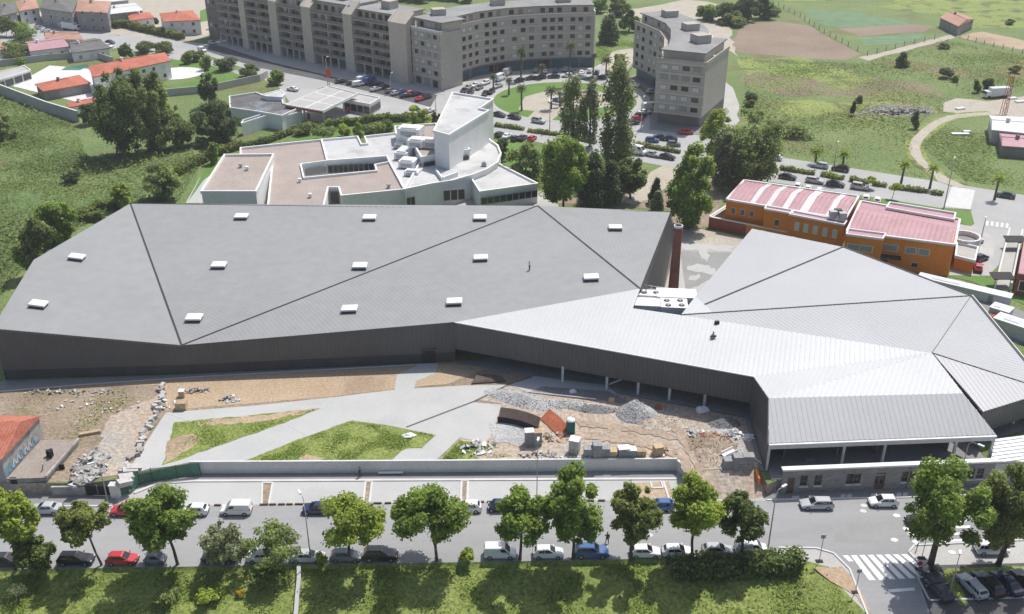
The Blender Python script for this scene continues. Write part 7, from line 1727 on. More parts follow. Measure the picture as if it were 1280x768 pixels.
bt('young feathery tree beside the low hedge corner', 152,262, 138,164, 228,260, 'leaf_bright', 1700, 131)
bt('light green shrub cluster beside the white building lawn', 208,250, 176,224, 205,250, 'leaf_willow', 4500, 132, name='bush')
bt('small green tree at the hedge end by the white box', 267,205, 258,276, 176,205, 'leaf_plane', 1300, 133)
bt('palm-like pale shrub in front of the dense dark tree', 250,184, 240,262, 170,184, 'leaf_silver', 900, 134, name='bush')
bt('bright conical young tree behind the white building', 524,166, 508,541, 131,160, 'leaf_bright', 3000, 135, shape='round')
bt('small dark tree next to the angular tower', 545,160, 538,552, 140,160, 'leaf_deep', 900, 136)
for k, (x, y, w, h, lf) in enumerate([(378,168,26,14,'leaf_scrub'),(405,176,34,20,'leaf_willow'),(432,172,22,18,'leaf_bright'),(447,176,14,22,'leaf_bright'),(470,168,34,14,'leaf_scrub'),(484,164,20,16,'leaf_dark')]):
    bush_px(['low green shrub by the hedge behind the white building','wide olive shrub behind the brown flat roof','bright shrub behind the brown flat roof','tall thin bright shrub in the roof notch','broad green shrub behind the pale roof','dark shrub beside the pale roof corner'][k], x, y, x-w/2, x+w/2, y-h, y, lf, 1300, 0.36, 140+k)
# villa garden shrubs, town trees
for k, (x, y, w, h, lf, lb) in enumerate([(158,74,18,20,'leaf_deep','round dark conifer beside the villa roof'),(180,66,28,14,'leaf_dark','dark hedge-like shrub behind the villa roof'),(205,68,30,14,'leaf_dark','reddish dark shrub row beside the villa lawn'),(232,80,16,16,'leaf_olive','small round ornamental tree on the villa lawn'),(256,88,14,20,'leaf_willow','second small ornamental tree on the villa lawn'),(245,76,26,14,'leaf_dark','dark shrub between the villa lawn and the avenue'),(278,88,34,18,'leaf_deep','dark brown shrub mass at the villa garden corner'),(312,96,26,16,'leaf_dark','green shrub at the garden wall end'),(344,106,22,18,'leaf_plane','light green shrub on the bank by the petrol station'),(200,64,12,10,'leaf_bright','small yellow shrub behind the villa'),(30,45,34,22,'leaf_plane','round green tree at the start of the town street'),(8,46,30,24,'leaf_dark','dark green tree before the old town houses'),(28,60,30,18,'leaf_dark','leafy tree beside the pink-roofed house'),(20,72,44,12,'leaf_scrub','low green shrubs below the pink-roofed house'),(25,84,16,12,'leaf_plane','shrub on the street wall by the garage row'),(272,36,24,16,'leaf_bright','bright green tree at the end of the balcony block'),(195,30,8,8,'leaf_deep','little dark shrub between two white houses')]):
    bush_px(lb, x, y, x-w/2, x+w/2, y-h, y, lf, 1500, 0.42, 160+k)
def hl(label, px, w, h, leaf, seed, **kw): return hedge_w('hedge', label, [G(x, y) for x, y in px], w, h, leaf, seed, **kw)
hl('long clipped hedge behind the white building garden', [(375,166),(420,159),(470,153),(512,151)], 2.2, 2.0, 'leaf_hedge', 200, dens=14, lsize=0.36)
hl('clipped hedge running along the white building lawn', [(216,222),(244,208),(268,196),(300,186)], 2.0, 2.0, 'leaf_hedge', 201, dens=14, lsize=0.36)
hl('boxy clipped hedge corner beside the hall roof', [(130,276),(98,276),(122,264),(150,258)], 1.8, 1.8, 'leaf_hedge', 202, dens=20, lsize=0.32)
hl('dark low hedge beside the flat-roofed house', [(300,186),(330,180),(352,172),(372,164)], 1.6, 1.4, 'leaf_dark', 203, dens=14, lsize=0.36)
hl('long clipped hedge in front of the white red-roofed house', [(152,33),(180,40),(228,50)], 2.2, 2.6, 'leaf_hedge', 204, dens=8, lsize=0.5)
hl('dark green hedge beside the old terrace houses', [(134,31),(150,36)], 2, 2.4, 'leaf_dark', 205, dens=8, lsize=0.5)
for k, (a, b) in enumerate([((619,158),(655,163)),((660,165),(700,170)),((705,171),(745,180)),((975,212),(1018,219)),((1026,220),(1054,225)),((1062,226),(1085,230)),((1090,231.5),(1108,234)),((1116,236),(1158,241)),((1164,242.5),(1178,244.5)),((795,182),(850,192))]):
    hedge_w('median_hedge', 'low brownish green hedge section on the avenue median', [G(*a), G(*b)], 1.3, 0.9, 'leaf_olive', 210+k, dens=12, lsize=0.32, group='hedge sections on the avenue median')
# roundabout palms and young street palms
GR = 'palms on the roundabout garden'
for k, (bx, by, yt, w) in enumerate([(651,101,58,14),(711,107,52,14),(617,116,92,11),(636,119,97,10),(652,139,106,13),(689,137,108,16),(677,99,80,9),(757,97,70,15),(741,97,66,10),(700,134,114,8)]):
    palm_px(['tall slim palm at the back kerb of the roundabout before the curved block' if k in (0,1,8) else 'palm with a shaggy round head on the roundabout lawn'][0], bx, by, yt, w, 230+k, GR)
GY = 'young palms along the avenue verge'
for k, (bx, by, yt) in enumerate([(1019,205,184),(1053,209,187),(1126,230,200),(1162,236,205),(1243,250,218)]):
    palm_px('young thin palm-like street tree at the field side of the avenue', bx, by, yt, 15, 250+k, GY, leaf='leaf_bright', name='young_palm')
for k, (bx, by, xl, xr, yt, yb) in enumerate([(1040,232,1032,1049,215,226),(1083,236,1079,1096,220,231),(1115,249,1111,1127,229,238)]):
    bt('small round street tree on the near verge of the avenue', bx, by, xl, xr, yt, yb, 'leaf_bright', 500, 260+k, ls=0.3, group='small street trees on the near verge', trunk_r=0.08, nl=8, lob=0.5)
# right field bushes
for k, (x, y, w, h, lf, lb, sh) in enumerate([(1129,84,20,20,'leaf_deep','dark cone-shaped bush alone in the green meadow','cone'),(1183,98,17,15,'leaf_deep','dark double bush on the meadow slope','round'),(1194,103,10,8,'leaf_dark','small dark bush beside the double bush','round'),(1067,145,8,18,'leaf_deep','narrow dark conifer left of the rubble heap','cone'),(1074,129,9,9,'leaf_dark','small dark bush behind the narrow conifer','round'),(1144,161,12,22,'leaf_dark','dark young conifer between rubble heap and dirt track','cone'),(1221,116,10,16,'leaf_dark','green bush beside the works lorry','round'),(1235,114,14,17,'leaf_deep','dark bush next to the works lorry','round'),(1237,30,0,0,None,None,None),(1270,92,18,9,'leaf_dark','low dark bushes near the red mast','round'),(1180,61,16,6,'leaf_dark','low dark bush below the farmhouse path','round'),(1022,190,16,6,'leaf_scrub','low scrub patch above the avenue verge','round'),(940,126,16,12,'leaf_deep','dark bush at the field edge by the crescent block','round'),(936,134,14,10,'leaf_dark','second dark bush by the crescent block','round'),(990,172,50,14,'leaf_scrub','wide grey green scrub thicket in the right field','round'),(975,160,30,8,'leaf_dark','dark scrub strip beside the thicket','round'),(1262,31,14,6,'leaf_dark','small bush on the far meadow','round')]):
    if lf is None: continue
    tree_px('bush', lb, 'bush', x, y, x-w/2, x+w/2, y-h, y, lf, 1200 if h > 10 else 600, 0.42, 270+k, shape=sh if sh == 'cone' else 'round', nl=10, lob=0.5, trunk_r=0.12, hollow=0.3)
# trees behind the apartment blocks
GF = 'trees behind the apartment blocks'
for k, (x, y, w, h, lf, lb, sh) in enumerate([(762,55,30,44,'leaf_deep','dark pointed conifer in the gap between the two apartment blocks','cone'),(786,40,26,30,'leaf_dark','round dark tree behind the pointed conifer','round'),(772,20,30,24,'leaf_dark','green tree far behind the apartment gap','round'),(750,16,24,20,'leaf_plane','light green tree far behind the apartment gap','round'),(775,92,20,24,'leaf_olive','round olive tree by the access road','round'),
    (905,28,34,26,'leaf_dark','dark tree at the wood edge above the crescent block','round'),(932,26,36,34,'leaf_deep','large dark tree in the wood above the crescent block','round'),(955,24,34,30,'leaf_deep','dark rounded tree at the wood end by the ploughed field','round'),(918,32,40,14,'leaf_scrub','low shrub belt before the dark wood','round'),(885,26,30,20,'leaf_plane','pale green tree beside the crescent roof','round'),(965,20,22,10,'leaf_dark','low dark shrub by the field fence','round')]):
    tree_px('tree', lb, 'tree', x, y, x-w/2, x+w/2, y-h, y, lf, 2600, 0.55, 300+k, shape=sh, nl=18, lob=0.38 if sh == 'round' else 0.5, trunk_r=0.3, hollow=0.3, group=GF)
for k in range(17):
    x = 425 + k*20; y = 5 + (k % 3)*2 if k < 9 else 2
    tree_px('tree', 'leafy green tree in the belt behind the long balcony block', 'tree', x, y-6, x-14, x+14, y-30, y-6, ['leaf_dark','leaf_plane','leaf_scrub'][k % 3], 1200, 0.7, 330+k, nl=14, trunk_r=0.3, hollow=0.3, group='tree belt behind the balcony block')
# low ground cover in the fields
def patchy(name, label, px, n, ls, h, leaf, seed, clump, **kw): return scatter(name, label, px, n, ls, h, leaf, seed, 0.03, None, clump, **kw)
lf_poly = [(-20,150),(0,124),(95,158),(110,200),(240,182),(250,205),(225,250),(160,256),(100,285),(20,345),(-20,400)]
patchy('field_scrub', 'waist-high green scrub and brambles over the left field', lf_poly, 30000, 0.4, 0.9, 'field_leaf', 400, 0.05)
patchy('field_grass', 'rough grass covering the left field', lf_poly, 22000, 0.35, 0.25, 'field_blade', 401, 0.08)
patchy('field_brambles', 'dark bramble thickets in the left field', lf_poly, 9000, 0.4, 1.6, 'leaf_scrub', 402, 0.028)
rf_poly = [(925,72),(1000,76),(1080,80),(1180,50),(1290,72),(1290,115),(1190,125),(1170,140),(1140,160),(1140,200),(1170,225),(1040,203),(975,190),(940,165)]
patchy('meadow_grass', 'rough mixed grass over the right field', rf_poly, 22000, 0.4, 0.2, 'field_blade', 403, 0.05)
patchy('meadow_weeds', 'brownish dry weeds over the right field', rf_poly, 9000, 0.4, 0.3, 'blade_dry', 404, 0.035)
patchy('meadow_scrub', 'green scrub patches over the right field', rf_poly, 8000, 0.4, 0.5, 'field_leaf', 405, 0.04)
patchy('track_meadow', 'rough grass beside the dirt track', [(1150,182),(1190,152),(1240,148),(1240,190),(1290,195),(1290,240),(1205,226)], 6000, 0.4, 0.15, 'field_blade', 406, 0.06)
patchy('park_grass', 'dry grass around the park trees', [(625,205),(690,215),(690,250),(640,236)], 5000, 0.3, 0.3, 'blade', 407, 0.1)
patchy('garden_bank', 'green weedy bank between the grove and the flat-roofed house', [(215,160),(300,125),(345,112),(290,135),(300,178),(240,182)], 8000, 0.35, 0.6, 'field_leaf', 408, 0.06)
patchy('gap_grass', 'grass in the gap between the apartment blocks', [(745,55),(800,30),(800,62),(765,66),(748,76)], 4000, 0.5, 0.5, 'blade', 409, 0.08)
# ================================================================== cars on the far streets
def heading(a, b): d = G(*b)-G(*a); return math.degrees(math.atan2(d.y, d.x))
hb_ = heading((971,203), (1210,240)); ha_ = heading((340,85), (500,122)); hv = heading((619,150), (700,166))
def far(kind, colour, px, py, hd, label, group, lift=0.16): return car_px(kind, colour, px, py, hd, label, 0.0, group, lift)
DRV = 'cars on the avenue'
far('estate','silver',1024,210,hb_+180,'silver estate car on the avenue lane beside the field',DRV); far('suv','black',1050,214,hb_+180,'black sport utility car on the field side of the avenue',DRV)
far('sedan','black',984,224,hb_,'black saloon on the avenue nearest the orange building end',DRV); far('estate','silver',1018,229,hb_,'silver estate car following the black saloon on the avenue',DRV)
far('sedan','dark',1044,233,hb_,'dark saloon between two silver cars on the avenue',DRV); far('mpv','silver',1074,237,hb_,'silver people carrier leading the row on the avenue',DRV)
far('sedan','darkgreen',1256,247,hb_+180,'dark green saloon at the avenue junction',DRV); far('hatch','white',968,200,hb_+180,'white hatchback emerging from behind the willow',DRV)
far('sedan','black',624,146,hv,'black saloon below the roundabout near the tower',DRV); far('sedan','black',643,149,hv,'second black saloon driving past the roundabout lawn',DRV); far('suv','silver',673,154,hv,'silver sport utility car driving past the roundabout palm',DRV)
far('bigvan','white',796,193,hv,'white van on the avenue behind the tallest poplar',DRV); far('sedan','silver',816,196,hv,'silver saloon beside the white van on the avenue',DRV); far('sedan','black',834,199,hv,'black saloon on the avenue behind the dense tree',DRV)
PK = 'cars parked behind the orange building'
for x, y in [(997,236),(1010,239),(1024,242),(1082,251),(1096,254)]: far('hatch','white',x,y,hb_+95,'white car parked nose-in behind the orange building',PK)
far('hatch','white',1219,305,hb_+60,'white car parked by the round stair of the orange building',None); far('hatch','red',1222,338,hb_+95,'pinkish red car parked by the orange annex wall',None); far('hatch','black',1225,326,hb_+60,'black car parked beside the orange annex',None)
far('sedan','dark',1266,313,hb_+95,'dark car parked in the walled lane mouth',None) if False else None
# roundabout ring
rng = random.Random(77)
RG = 'cars parked round the roundabout'
def cl(c): return {'black':'black','dark':'dark grey','white':'white','silver':'silver','red':'red','navy':'dark blue','blue':'blue','grey':'grey'}[c]
ring = [(649,103,'black'),(664,100,'black'),(676,99,'black'),(692,98,'black'),(709,97,'white'),(725,99,'silver'),(746,93,'dark'),(739,101,'dark'),(737,91,'white'),(727,93,'white'),(707,89,'silver'),(695,90,'blue'),(670,90,'silver'),(682,92,'grey'),(607,106,'white'),(594,109,'white'),(585,112,'silver'),(580,116,'dark'),(606,120,'black'),(614,117,'dark'),(599,112,'grey'),(622,110,'silver'),(716,92,'navy'),(760,93,'dark'),(752,99,'black'),(588,118,'black')]
for k, (x, y, c) in enumerate(ring):
    p = G(x, y); tang = math.degrees(math.atan2(p.y-RC.y, p.x-RC.x))+90 if y > 94 else 80
    far('sedan' if k % 2 else 'hatch', c, x, y, tang, cl(c)+' car parked around the roundabout before the curved block', RG)
far('bigvan','white',625,101,60,'white delivery van parked at the curved block entrance',None); far('bigvan','silver',634,94,70,'silver blue delivery van beside the white van at the curved block',None)
LG = 'cars parked along the balcony block'
for k, (x, y, c) in enumerate([(426,104,'dark'),(470,114,'silver'),(481,111,'dark'),(472,107,'dark'),(495,119,'silver'),(502,117,'blue'),(514,119,'red'),(526,126,'red'),(488,116,'grey'),(508,122,'dark'),(520,120,'black'),(536,141,'white'),(440,106,'dark'),(533,124,'black')]):
    far('sedan' if k % 2 else 'hatch', c, x, y, ha_+(90 if k % 3 else 70), cl(c)+' car parked in the row before the long balcony block', LG)
far('van','white',448,108,ha_+75,'white small van parked before the balcony block',None); far('bigvan','white',454,104,ha_+90,'tall white van parked beside its pale blue twin',None); far('bigvan','blue',463,105,ha_+90,'pale blue van parked before the balcony block',None)
far('sedan','white',366,114,ha_+190,'white car parked alone on the petrol station forecourt',None); far('van','white',253,65,ha_,'white van at the avenue corner by the villa garden',None); far('hatch','silver',266,56,ha_,'silver car at the end of the balcony block',None)
far('sedan','navy',138,55,ha_+10,'dark blue car on the town street by the slate-roofed house',None); far('hatch','white',136,60,ha_+10,'white car on the town street by the slate-roofed house',None); far('hatch','white',57,40,40,'white car parked before the round green town tree',None); far('hatch','silver',50,37,40,'silver car parked before the round green town tree',None)
CG = 'cars parked beside the crescent block'
for k, (x, y, c, hd) in enumerate([(772,86,'black',75),(792,109,'white',150),(815,117,'silver',20),(806,143,'white',20),(797,151,'red',20),(791,156,'dark',20),(801,147,'black',20),(857,168,'red',0),(815,178,'blue',-10),(837,176,'navy',-10),(842,183,'grey',-10),(826,175,'black',-10)]):
    far('sedan' if k % 2 else 'hatch', c, x, y, hd, cl(c)+' car parked in the bays beside the crescent block', CG)
far('bigvan','white',812,138,20,'white van parked against the crescent block',None)
PG = 'cars parked below the avenue by the angular tower'
for k, (x, y, c) in enumerate([(624,171,'dark'),(634,173,'white'),(644,176,'black'),(653,175,'dark'),(665,176,'red')]):
    far('sedan' if k % 2 else 'hatch', c, x, y, hv+100, cl(c)+' car parked nose-in between the angular tower and the park trees', PG)
# far street lamps
for k, (x, y, yt, lb) in enumerate([(1180,260,199,'tall street lamp at the avenue crossing beside the orange building'),(1042,211,179,'street lamp on the field side of the avenue'),(687,166,127,'street lamp on the median before the roundabout'),(545,145,122,'street lamp at the avenue corner by the angular tower'),(801,165,122,'street lamp beside the crescent block'),(410,108,72,'street lamp before the middle of the balcony block'),(489,118,92,'street lamp before the last balcony bay'),(1226,300,274,'slim post at the side street corner')]):
    lamp_post(x, y, yt, lb, arm=(0.4,0.9), zg=0.0, r=0.1)
# ================================================================== construction yard
pmat('steel_rust', (0.30,0.085,0.04), (0.36,0.12,0.06), s1=0.5, fine=0.2, sf=3, rough=0.85)
pmat('steel_brown', (0.085,0.06,0.05), (0.12,0.085,0.07), s1=0.5, fine=0.2, sf=3, rough=0.7)
pmat('loo_green', (0.0,0.16,0.13), fine=0, rough=0.45)
pmat('pallet_grey', (0.28,0.285,0.29), (0.34,0.345,0.35), s1=1, fine=0.15, sf=4, rough=0.9)
def mound(label, px, py, rx, ry, h, mat, seed, name='gravel_heap', cat='heap', rz=0.0):
    rng = random.Random(seed); p = G(px, py); t = thing(name, label, cat, p)
    n, mm = 34, 12; vs = []; fs = []
    for j in range(mm+1):
        for i in range(n):
            a = 6.283*i/n; r = j/mm; k = 1 + 0.22*mnoise.noise(Vector((math.cos(a)*1.3, math.sin(a)*1.3, seed)))
            x, y = rx*r*k*math.cos(a), ry*r*k*math.sin(a); xx, yy = x*math.cos(rz)-y*math.sin(rz), x*math.sin(rz)+y*math.cos(rz)
            z = h*max(0, 1-r)**0.9*(1+0.25*mnoise.noise(Vector((x*0.5,y*0.5,seed*2.3)))) + 0.12*(1-r)*mnoise.noise(Vector((x*2,y*2,seed))) + 0.05*(1-r)
            vs.append((p.x+xx, p.y+yy, z))
    for j in range(mm):
        for i in range(n): fs.append((j*n+i, (j+1)*n+i, (j+1)*n+(i+1) % n, j*n+(i+1) % n))
    MB().add(vs, fs).build('surface', mat, t, smooth=False)
    rs = np.random.RandomState(seed); C = []
    for i in range(int(60*rx*ry/6)+60):
        a = rs.rand()*6.283; r = rs.rand()**0.5; x, y = rx*r*math.cos(a), ry*r*math.sin(a); xx, yy = x*math.cos(rz)-y*math.sin(rz), x*math.sin(rz)+y*math.cos(rz)
        C.append((p.x+xx, p.y+yy, h*max(0,1-r)**0.9*0.98+0.08))
    m = MB()
    for c in C: s_ = rs.uniform(0.05,0.16); m.box(c, (s_,s_*0.8,s_*0.7), tilt=(rs.rand()*3, rs.rand()*3, rs.rand()*3))
    st_ = m.build('loose_stones', mat, t); st_['kind'] = 'stuff'
    return t
mound('long low grey gravel bank beside the plaza drain', 652,500, 6.5, 2.2, 1.1, 'gravel', 1, rz=-0.45)
mound('stretched grey gravel ridge along the yard shade edge', 703,506, 7.5, 1.4, 0.7, 'gravel', 2, rz=-0.12)
mound('dark grey gravel ridge end near the apron', 742,512, 4.0, 1.3, 0.7, 'gravel_dark', 3, rz=-0.1)
mound('conical pale grey gravel heap before the white columns', 795,518, 3.2, 2.9, 2.6, 'gravel', 4)
mound('mixed heap of reddish rubble and soil beside the hall wall', 889,556, 4.2, 3.4, 0.9, 'dirt_brown', 5, name='soil_heap')
mound('low tan soil heap below the reddish rubble', 885,572, 2.2, 2.6, 1.0, 'dirt_site', 6, name='soil_heap')
mound('grey sand heap in the hall wall shade', 905,530, 2.6, 1.6, 1.1, 'gravel_dark', 7, name='sand_heap')
mound('low pale soil heap beside the conical gravel heap', 825,528, 4.5, 2.0, 0.5, 'dirt_site', 8, name='soil_heap')
debris('reddish broken brick scatter on the rubble heap', 888,552, 3.2, 2.4, 60, ['steel_rust','rubble','rubble_dark'], 51, smin=0.3, smax=0.7, hh=0.9)
debris('white crumpled sacks by the hall wall', 917,546, 1.8, 1.0, 22, ['white_metal','rubble'], 52, smin=0.5, smax=0.9, hh=0.8)
debris('white broken boards at the left of the rubble heap', 870,545, 1.4, 2.2, 20, ['white_metal','rubble'], 53)
debris('loose planks and bags beside the retaining wall', 830,566, 1.8, 1.2, 24, ['crate_wood','rubble','white_metal'], 54)
debris('white plastic and board litter in the weedy corner', 598,560, 3.2, 2.0, 40, ['white_metal','rubble','plastic_blue'], 55, smin=0.3, smax=0.8)
debris('grey stone litter beside the wall under the wrapped blocks', 672,570, 3.0, 1.0, 34, ['rubble','gravel'], 56, smin=0.3, smax=0.6)
debris('broken boards around the tall brick pallet', 690,548, 2.6, 1.5, 30, ['rubble','crate_wood','rubble_dark'], 57)
debris('low white sheets lying along the retaining wall', 735,573.5, 5.0, 0.5, 26, ['white_metal','rubble'], 58, hh=0.1)
p = G(511,546); t = thing('tarp_bundle', 'small white tarp bundle on the plaza mound edge', 'tarp', p); m = MB(); m.dome(p+Vector((0,0,0.05)), 1.2, 0.6, 0.5, 10, 4, 0.2, random.Random(1)); m.build('sheet', 'white_metal', t)
# curved dark steel panel standing on edge
a0_, a1_ = G(622,528), G(672,541)
t = thing('curved_steel_panel', 'dark brown curved steel formwork panel lying beside the gravel bed', 'panel', a0_.lerp(a1_,0.5))
n = 12; tops = []; 
for k in range(n):
    u0, u1 = k/n, (k+1)/n
    f = lambda u, o: a0_.lerp(a1_, u) + Vector((0.25,1,0))*(o + 2.0*(u-u*u)) 
    zt = 1.5
    q = [f(u0,0)+Vector((0,0,0.2)), f(u1,0)+Vector((0,0,0.2)), f(u1,1.9)+Vector((0,0,zt)), f(u0,1.9)+Vector((0,0,zt))]
    m = MB(); nn_ = Vector((0,0,-0.1)); m.add(q+[v+nn_ for v in q], [(0,1,2,3),(7,6,5,4),(0,4,5,1),(1,5,6,2),(2,6,7,3),(3,7,4,0)]); m.build('plate', 'steel_brown', t)
m = MB()
for k in range(n): m.beam(f(k/n,0)+Vector((0,-0.05,0.55)), f((k+1)/n,0)+Vector((0,-0.05,0.55)), 0.12, 1.0)
m.build('front_rim', 'trim_black', t)
for u in (0.1, 0.9): q = f(u,1.2); m = MB(); m.box(q+Vector((0,0,0.45)), (0.3,0.3,0.9)); m.build('support', 'steel_brown', t)
# rust red sheets
for k, (px, lab) in enumerate([([(675,525),(687,517),(697,524),(686,534)],'rust red steel sheet leaning behind the curved panel'),([(684,533),(697,525),(715,541),(701,549)],'rust red steel sheet lying by the portable toilet')]):
    P = [G(x, y) for x, y in px]; t = thing('steel_sheet', lab, 'sheet', ctr(P)); zz = [0.2,0.9,0.6,0.15]
    m = MB(); v = [p+Vector((0,0,z)) for p, z in zip(P, zz)]; m.add(v+[q-Vector((0,0,0.08)) for q in v], [(0,1,2,3),(7,6,5,4),(0,4,5,1),(1,5,6,2),(2,6,7,3),(3,7,4,0)]); m.build('plate', 'steel_rust', t)
    m = MB(); m.beam(P[1].lerp(P[2],0.5)+Vector((0,0,0.02)), P[1].lerp(P[2],0.5)+Vector((0,0,0.7)), 0.2, 0.2); m.build('prop', 'crate_wood', t)
P = [G(589,481),G(597,472),(G(628,475)),G(632,478)]; t = thing('steel_plate', 'dark brown steel plate propped in the hall shadow beside the plaza', 'plate', ctr(P))
m = MB(); v = [P[0]+Vector((0,0,0.25)), P[3]+Vector((0,0,0.25)), P[2]+Vector((0,0,0.8)), P[1]+Vector((0,0,0.8))]; m.add(v+[q-Vector((0,0,0.15)) for q in v], [(0,1,2,3),(7,6,5,4),(0,4,5,1),(1,5,6,2),(2,6,7,3),(3,7,4,0)]); m.build('plate', 'steel_brown', t)
m = MB(); m.box(ctr(P)+Vector((0.5,0.5,0.3)), (1.0,0.5,0.6)); m.build('prop', 'crate_wood', t)
# portable toilet
p = G(713,540); t = thing('portable_toilet', 'teal green portable toilet with white domed roof in the yard', 'toilet', p)
m = MB(); m.box(p+Vector((0,0,1.05)), (1.15,1.15,2.1), 0.15); m.build('cabin', 'loo_green', t)
m = MB(); m.dome(p+Vector((0,0,2.1)), 0.72, 0.72, 0.42, 12, 4); m.build('roof', 'white_metal', t)
m = MB(); m.box(p+Vector((-0.09,-0.6,1.0)), (0.8,0.06,1.8), 0.15); d_ = m.build('door', 'loo_green', t)
m = MB(); m.box(p+Vector((0,0,0.05)), (1.3,1.3,0.1), 0.15); m.build('skid', 'trim_black', t)
m = MB(); m.cyl(p+Vector((0.3,0.3,2.2)), p+Vector((0.3,0.3,2.75)), 0.07, 0.07, 6); m.build('vent_pipe', 'white_metal', t)
# pallets of blocks
def pallet(px, py, w, d, h, rz, mat, lab, wrap=None, rows=3):
    p = G(px, py); t = thing('block_pallet', lab, 'pallet', p, rz=rz)
    m = MB(); m.box((0,0,0.07), (w*1.03,d*1.03,0.14)); m.build('base', 'crate_wood', t, local=True)
    for k in range(rows):
        for j in range(2): m = MB(); m.box((0 if rows > 4 else (j-0.5)*w/2*1.0, 0, 0.16+h*(k+0.5)/rows), (w/2*0.97, d*0.98, h/rows*0.95)); m.build('block_layer', mat, t, local=True)
    if wrap: m = MB(); m.box((0,0,0.2+h+0.04), (w*1.04,d*1.04,0.1)); m.build('wrap', wrap, t, local=True)
    return t
pallet(661.5,556, 1.3,1.2,2.3, 0.1,'pallet_grey','tall dark block pallet with a white wrap top','white_metal')
pallet(671.5,556, 1.2,1.2,2.2, 0.15,'pallet_grey','tall brick pallet with a tan cover','dirt_tan')
pallet(718,566, 1.5,1.4,2.2, -0.3,'rubble','tilted pallet wrapped in white film','white_metal')
pallet(735,571, 1.3,1.3,1.5, 0.0,'pallet_grey','grey block pallet beside the white wrapped pallet')
pallet(746,571, 1.3,1.6,2.3, 0.05,'pallet_grey','taller grey block pallet in the middle of the wall row')
pallet(756.5,571, 1.3,1.3,1.6, 0.0,'pallet_grey','grey block pallet at the end of the grey row')
pallet(766,571, 1.0,1.2,1.1, 0.0,'crate_wood','small tan pallet next to the grey row')
pallet(779,571, 1.6,1.2,1.4, 0.1,'pallet_grey','pallet under loose white bags','white_metal')
pallet(789,571, 1.3,1.2,1.2, 0.0,'pallet_grey','pallet with a white covered top at the row end','white_metal')
pallet(801,570.5, 1.4,1.0,0.9, 0.0,'crate_wood','low tan box pallet by the wall','dirt_tan')
pallet(822,569, 1.3,1.2,1.4, 0.25,'crate_wood','tan wooden crate pallet near the wall corner','crate_wood')
pallet(910,583, 1.5,1.3,1.2, 0.1,'pallet_grey','low grey block pallet by the hall side wall')
pallet(922,583, 1.6,1.3,1.8, 0.05,'pallet_grey','grey block pallet beside the low one at the hall side')
pallet(934,583, 1.6,1.3,1.9, 0.0,'pallet_grey','last grey block pallet against the hall side wall')
p = G(911,569); t = thing('metal_trough', 'bright metal trough lying on the yard beside the pallets', 'trough', p, rz=0.6)
m = MB(); m.box((0,0,0.35), (2.4,1.1,0.1)); m.box((0,0.5,0.55), (2.4,0.1,0.5)); m.box((0,-0.5,0.55), (2.4,0.1,0.5)); m.build('body', 'white_metal', t, local=True)
m = MB(); m.box((0,0,0.15), (1.6,0.7,0.3)); m.build('base', 'galv', t, local=True)
for k, (x0_, y0_, x1_, y1_, lab) in enumerate([(894,578,910,553,'long pale pole lying beside the metal trough'),(660,491,745,501,'pale timber rail along the apron edge'),(940,572,952,582,'thin metal pole in the side shade')]):
    a, b = G(x0_,y0_), G(x1_,y1_); t = thing('loose_pole', lab, 'pole', a); m = MB(); m.cyl(a+Vector((0,0,0.15)), b+Vector((0,0,0.3)), 0.1, 0.1, 6); m.build('pole', 'steel_white', t)
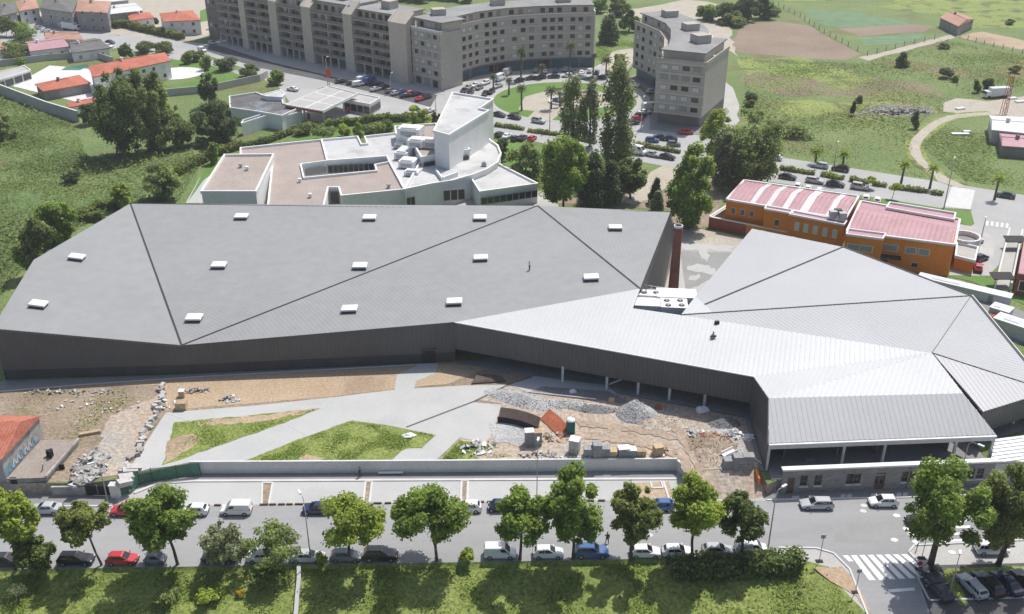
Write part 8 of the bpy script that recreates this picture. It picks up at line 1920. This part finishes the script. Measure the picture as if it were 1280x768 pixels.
for k, (x, y, mat, lab) in enumerate([(878,514,'white_metal','crumpled pale plastic sheet in the shade under the hall skirt'),(935,548,'white_metal','crumpled pale plastic sheet against the hall side wall'),(716,491,'white_metal','small plastic bundle on the shaded apron'),(823,511,'steel_rust','small orange bin in the shade before the columns'),(764,502,'crate_wood','small wooden sawhorse stack in the shade')]):
    p = G(x, y); t = thing('site_bundle', lab, 'bundle', p); m = MB(); m.dome(p+Vector((0,0,0.03)), 1.1 if k < 2 else 0.6, 0.8 if k < 2 else 0.5, 0.7, 9, 4, 0.22, random.Random(k)); m.build('sheet', mat, t)
sheet('wheel_marks', [(760,535),(800,545),(850,560),(872,600),(868,606),(846,572),(800,556),(755,545)], 'dirt_track', 9, rag=(1.0,0.4,81))
sheet('painted_side_shade', [(930,520),(940,524),(958,588),(950,588)], 'pavement_dark', 9)  # shade beside the hall's side wall, laid down as a dark sheet
sheet('stone_dust', [(770,510),(850,522),(862,535),(830,540),(780,525)], 'track_dirt', 9, rag=(1.0,0.4,83))
sheet('stone_dust', [(860,540),(920,535),(935,570),(900,588),(880,560)], 'gravel', 9, rag=(1.0,0.5,84))
# orange barrier by the hall corner
p = G(947,602,-0.6); t = thing('orange_barrier', 'short orange mesh barrier at the foot of the dirt ramp', 'barrier', G(946,602,-0.9)); m = MB(); m.box(G(946,602,-0.9)+Vector((0,0,0.7)), (0.15,2.4,1.2)); m.build('mesh', 'orange_render', t)
for s_ in (-1.1,1.1): m = MB(); m.cyl(G(946,602,-0.9)+Vector((0,s_,0)), G(946,602,-0.9)+Vector((0,s_,1.5)), 0.05, 0.05, 6); m.build('post', 'galv', t)
for k, px in enumerate([[(720,524),(760,530),(820,536),(850,548),(838,549),(790,540),(725,533)], [(845,530),(862,548),(874,580),(884,604),(876,604),(862,575),(848,548),(838,534)], [(735,540),(790,549),(835,556),(832,561),(780,555),(732,548)]]):
    sheet('wheel_marks', px, 'dirt_track', 9, rag=(0.8,0.35,90+k))
# ================================================================== thin summer haze
m = MB(); m.box((0, 1100, 40), (3200, 2900, 104))
hz = bpy.data.materials.new('haze_air'); hz.use_nodes = True; N = hz.node_tree.nodes; N.remove(N['Principled BSDF'])
pv = N.new('ShaderNodeVolumePrincipled'); pv.inputs['Color'].default_value = (0.93,0.95,1.0,1); pv.inputs['Density'].default_value = 0.0002; pv.inputs['Anisotropy'].default_value = 0.2
hz.node_tree.links.new(pv.outputs[0], N['Material Output'].inputs['Volume'])
o = m.build('haze', hz); stuff(o); tag(o, 'thin pale summer haze filling the air over the whole site', 'haze')
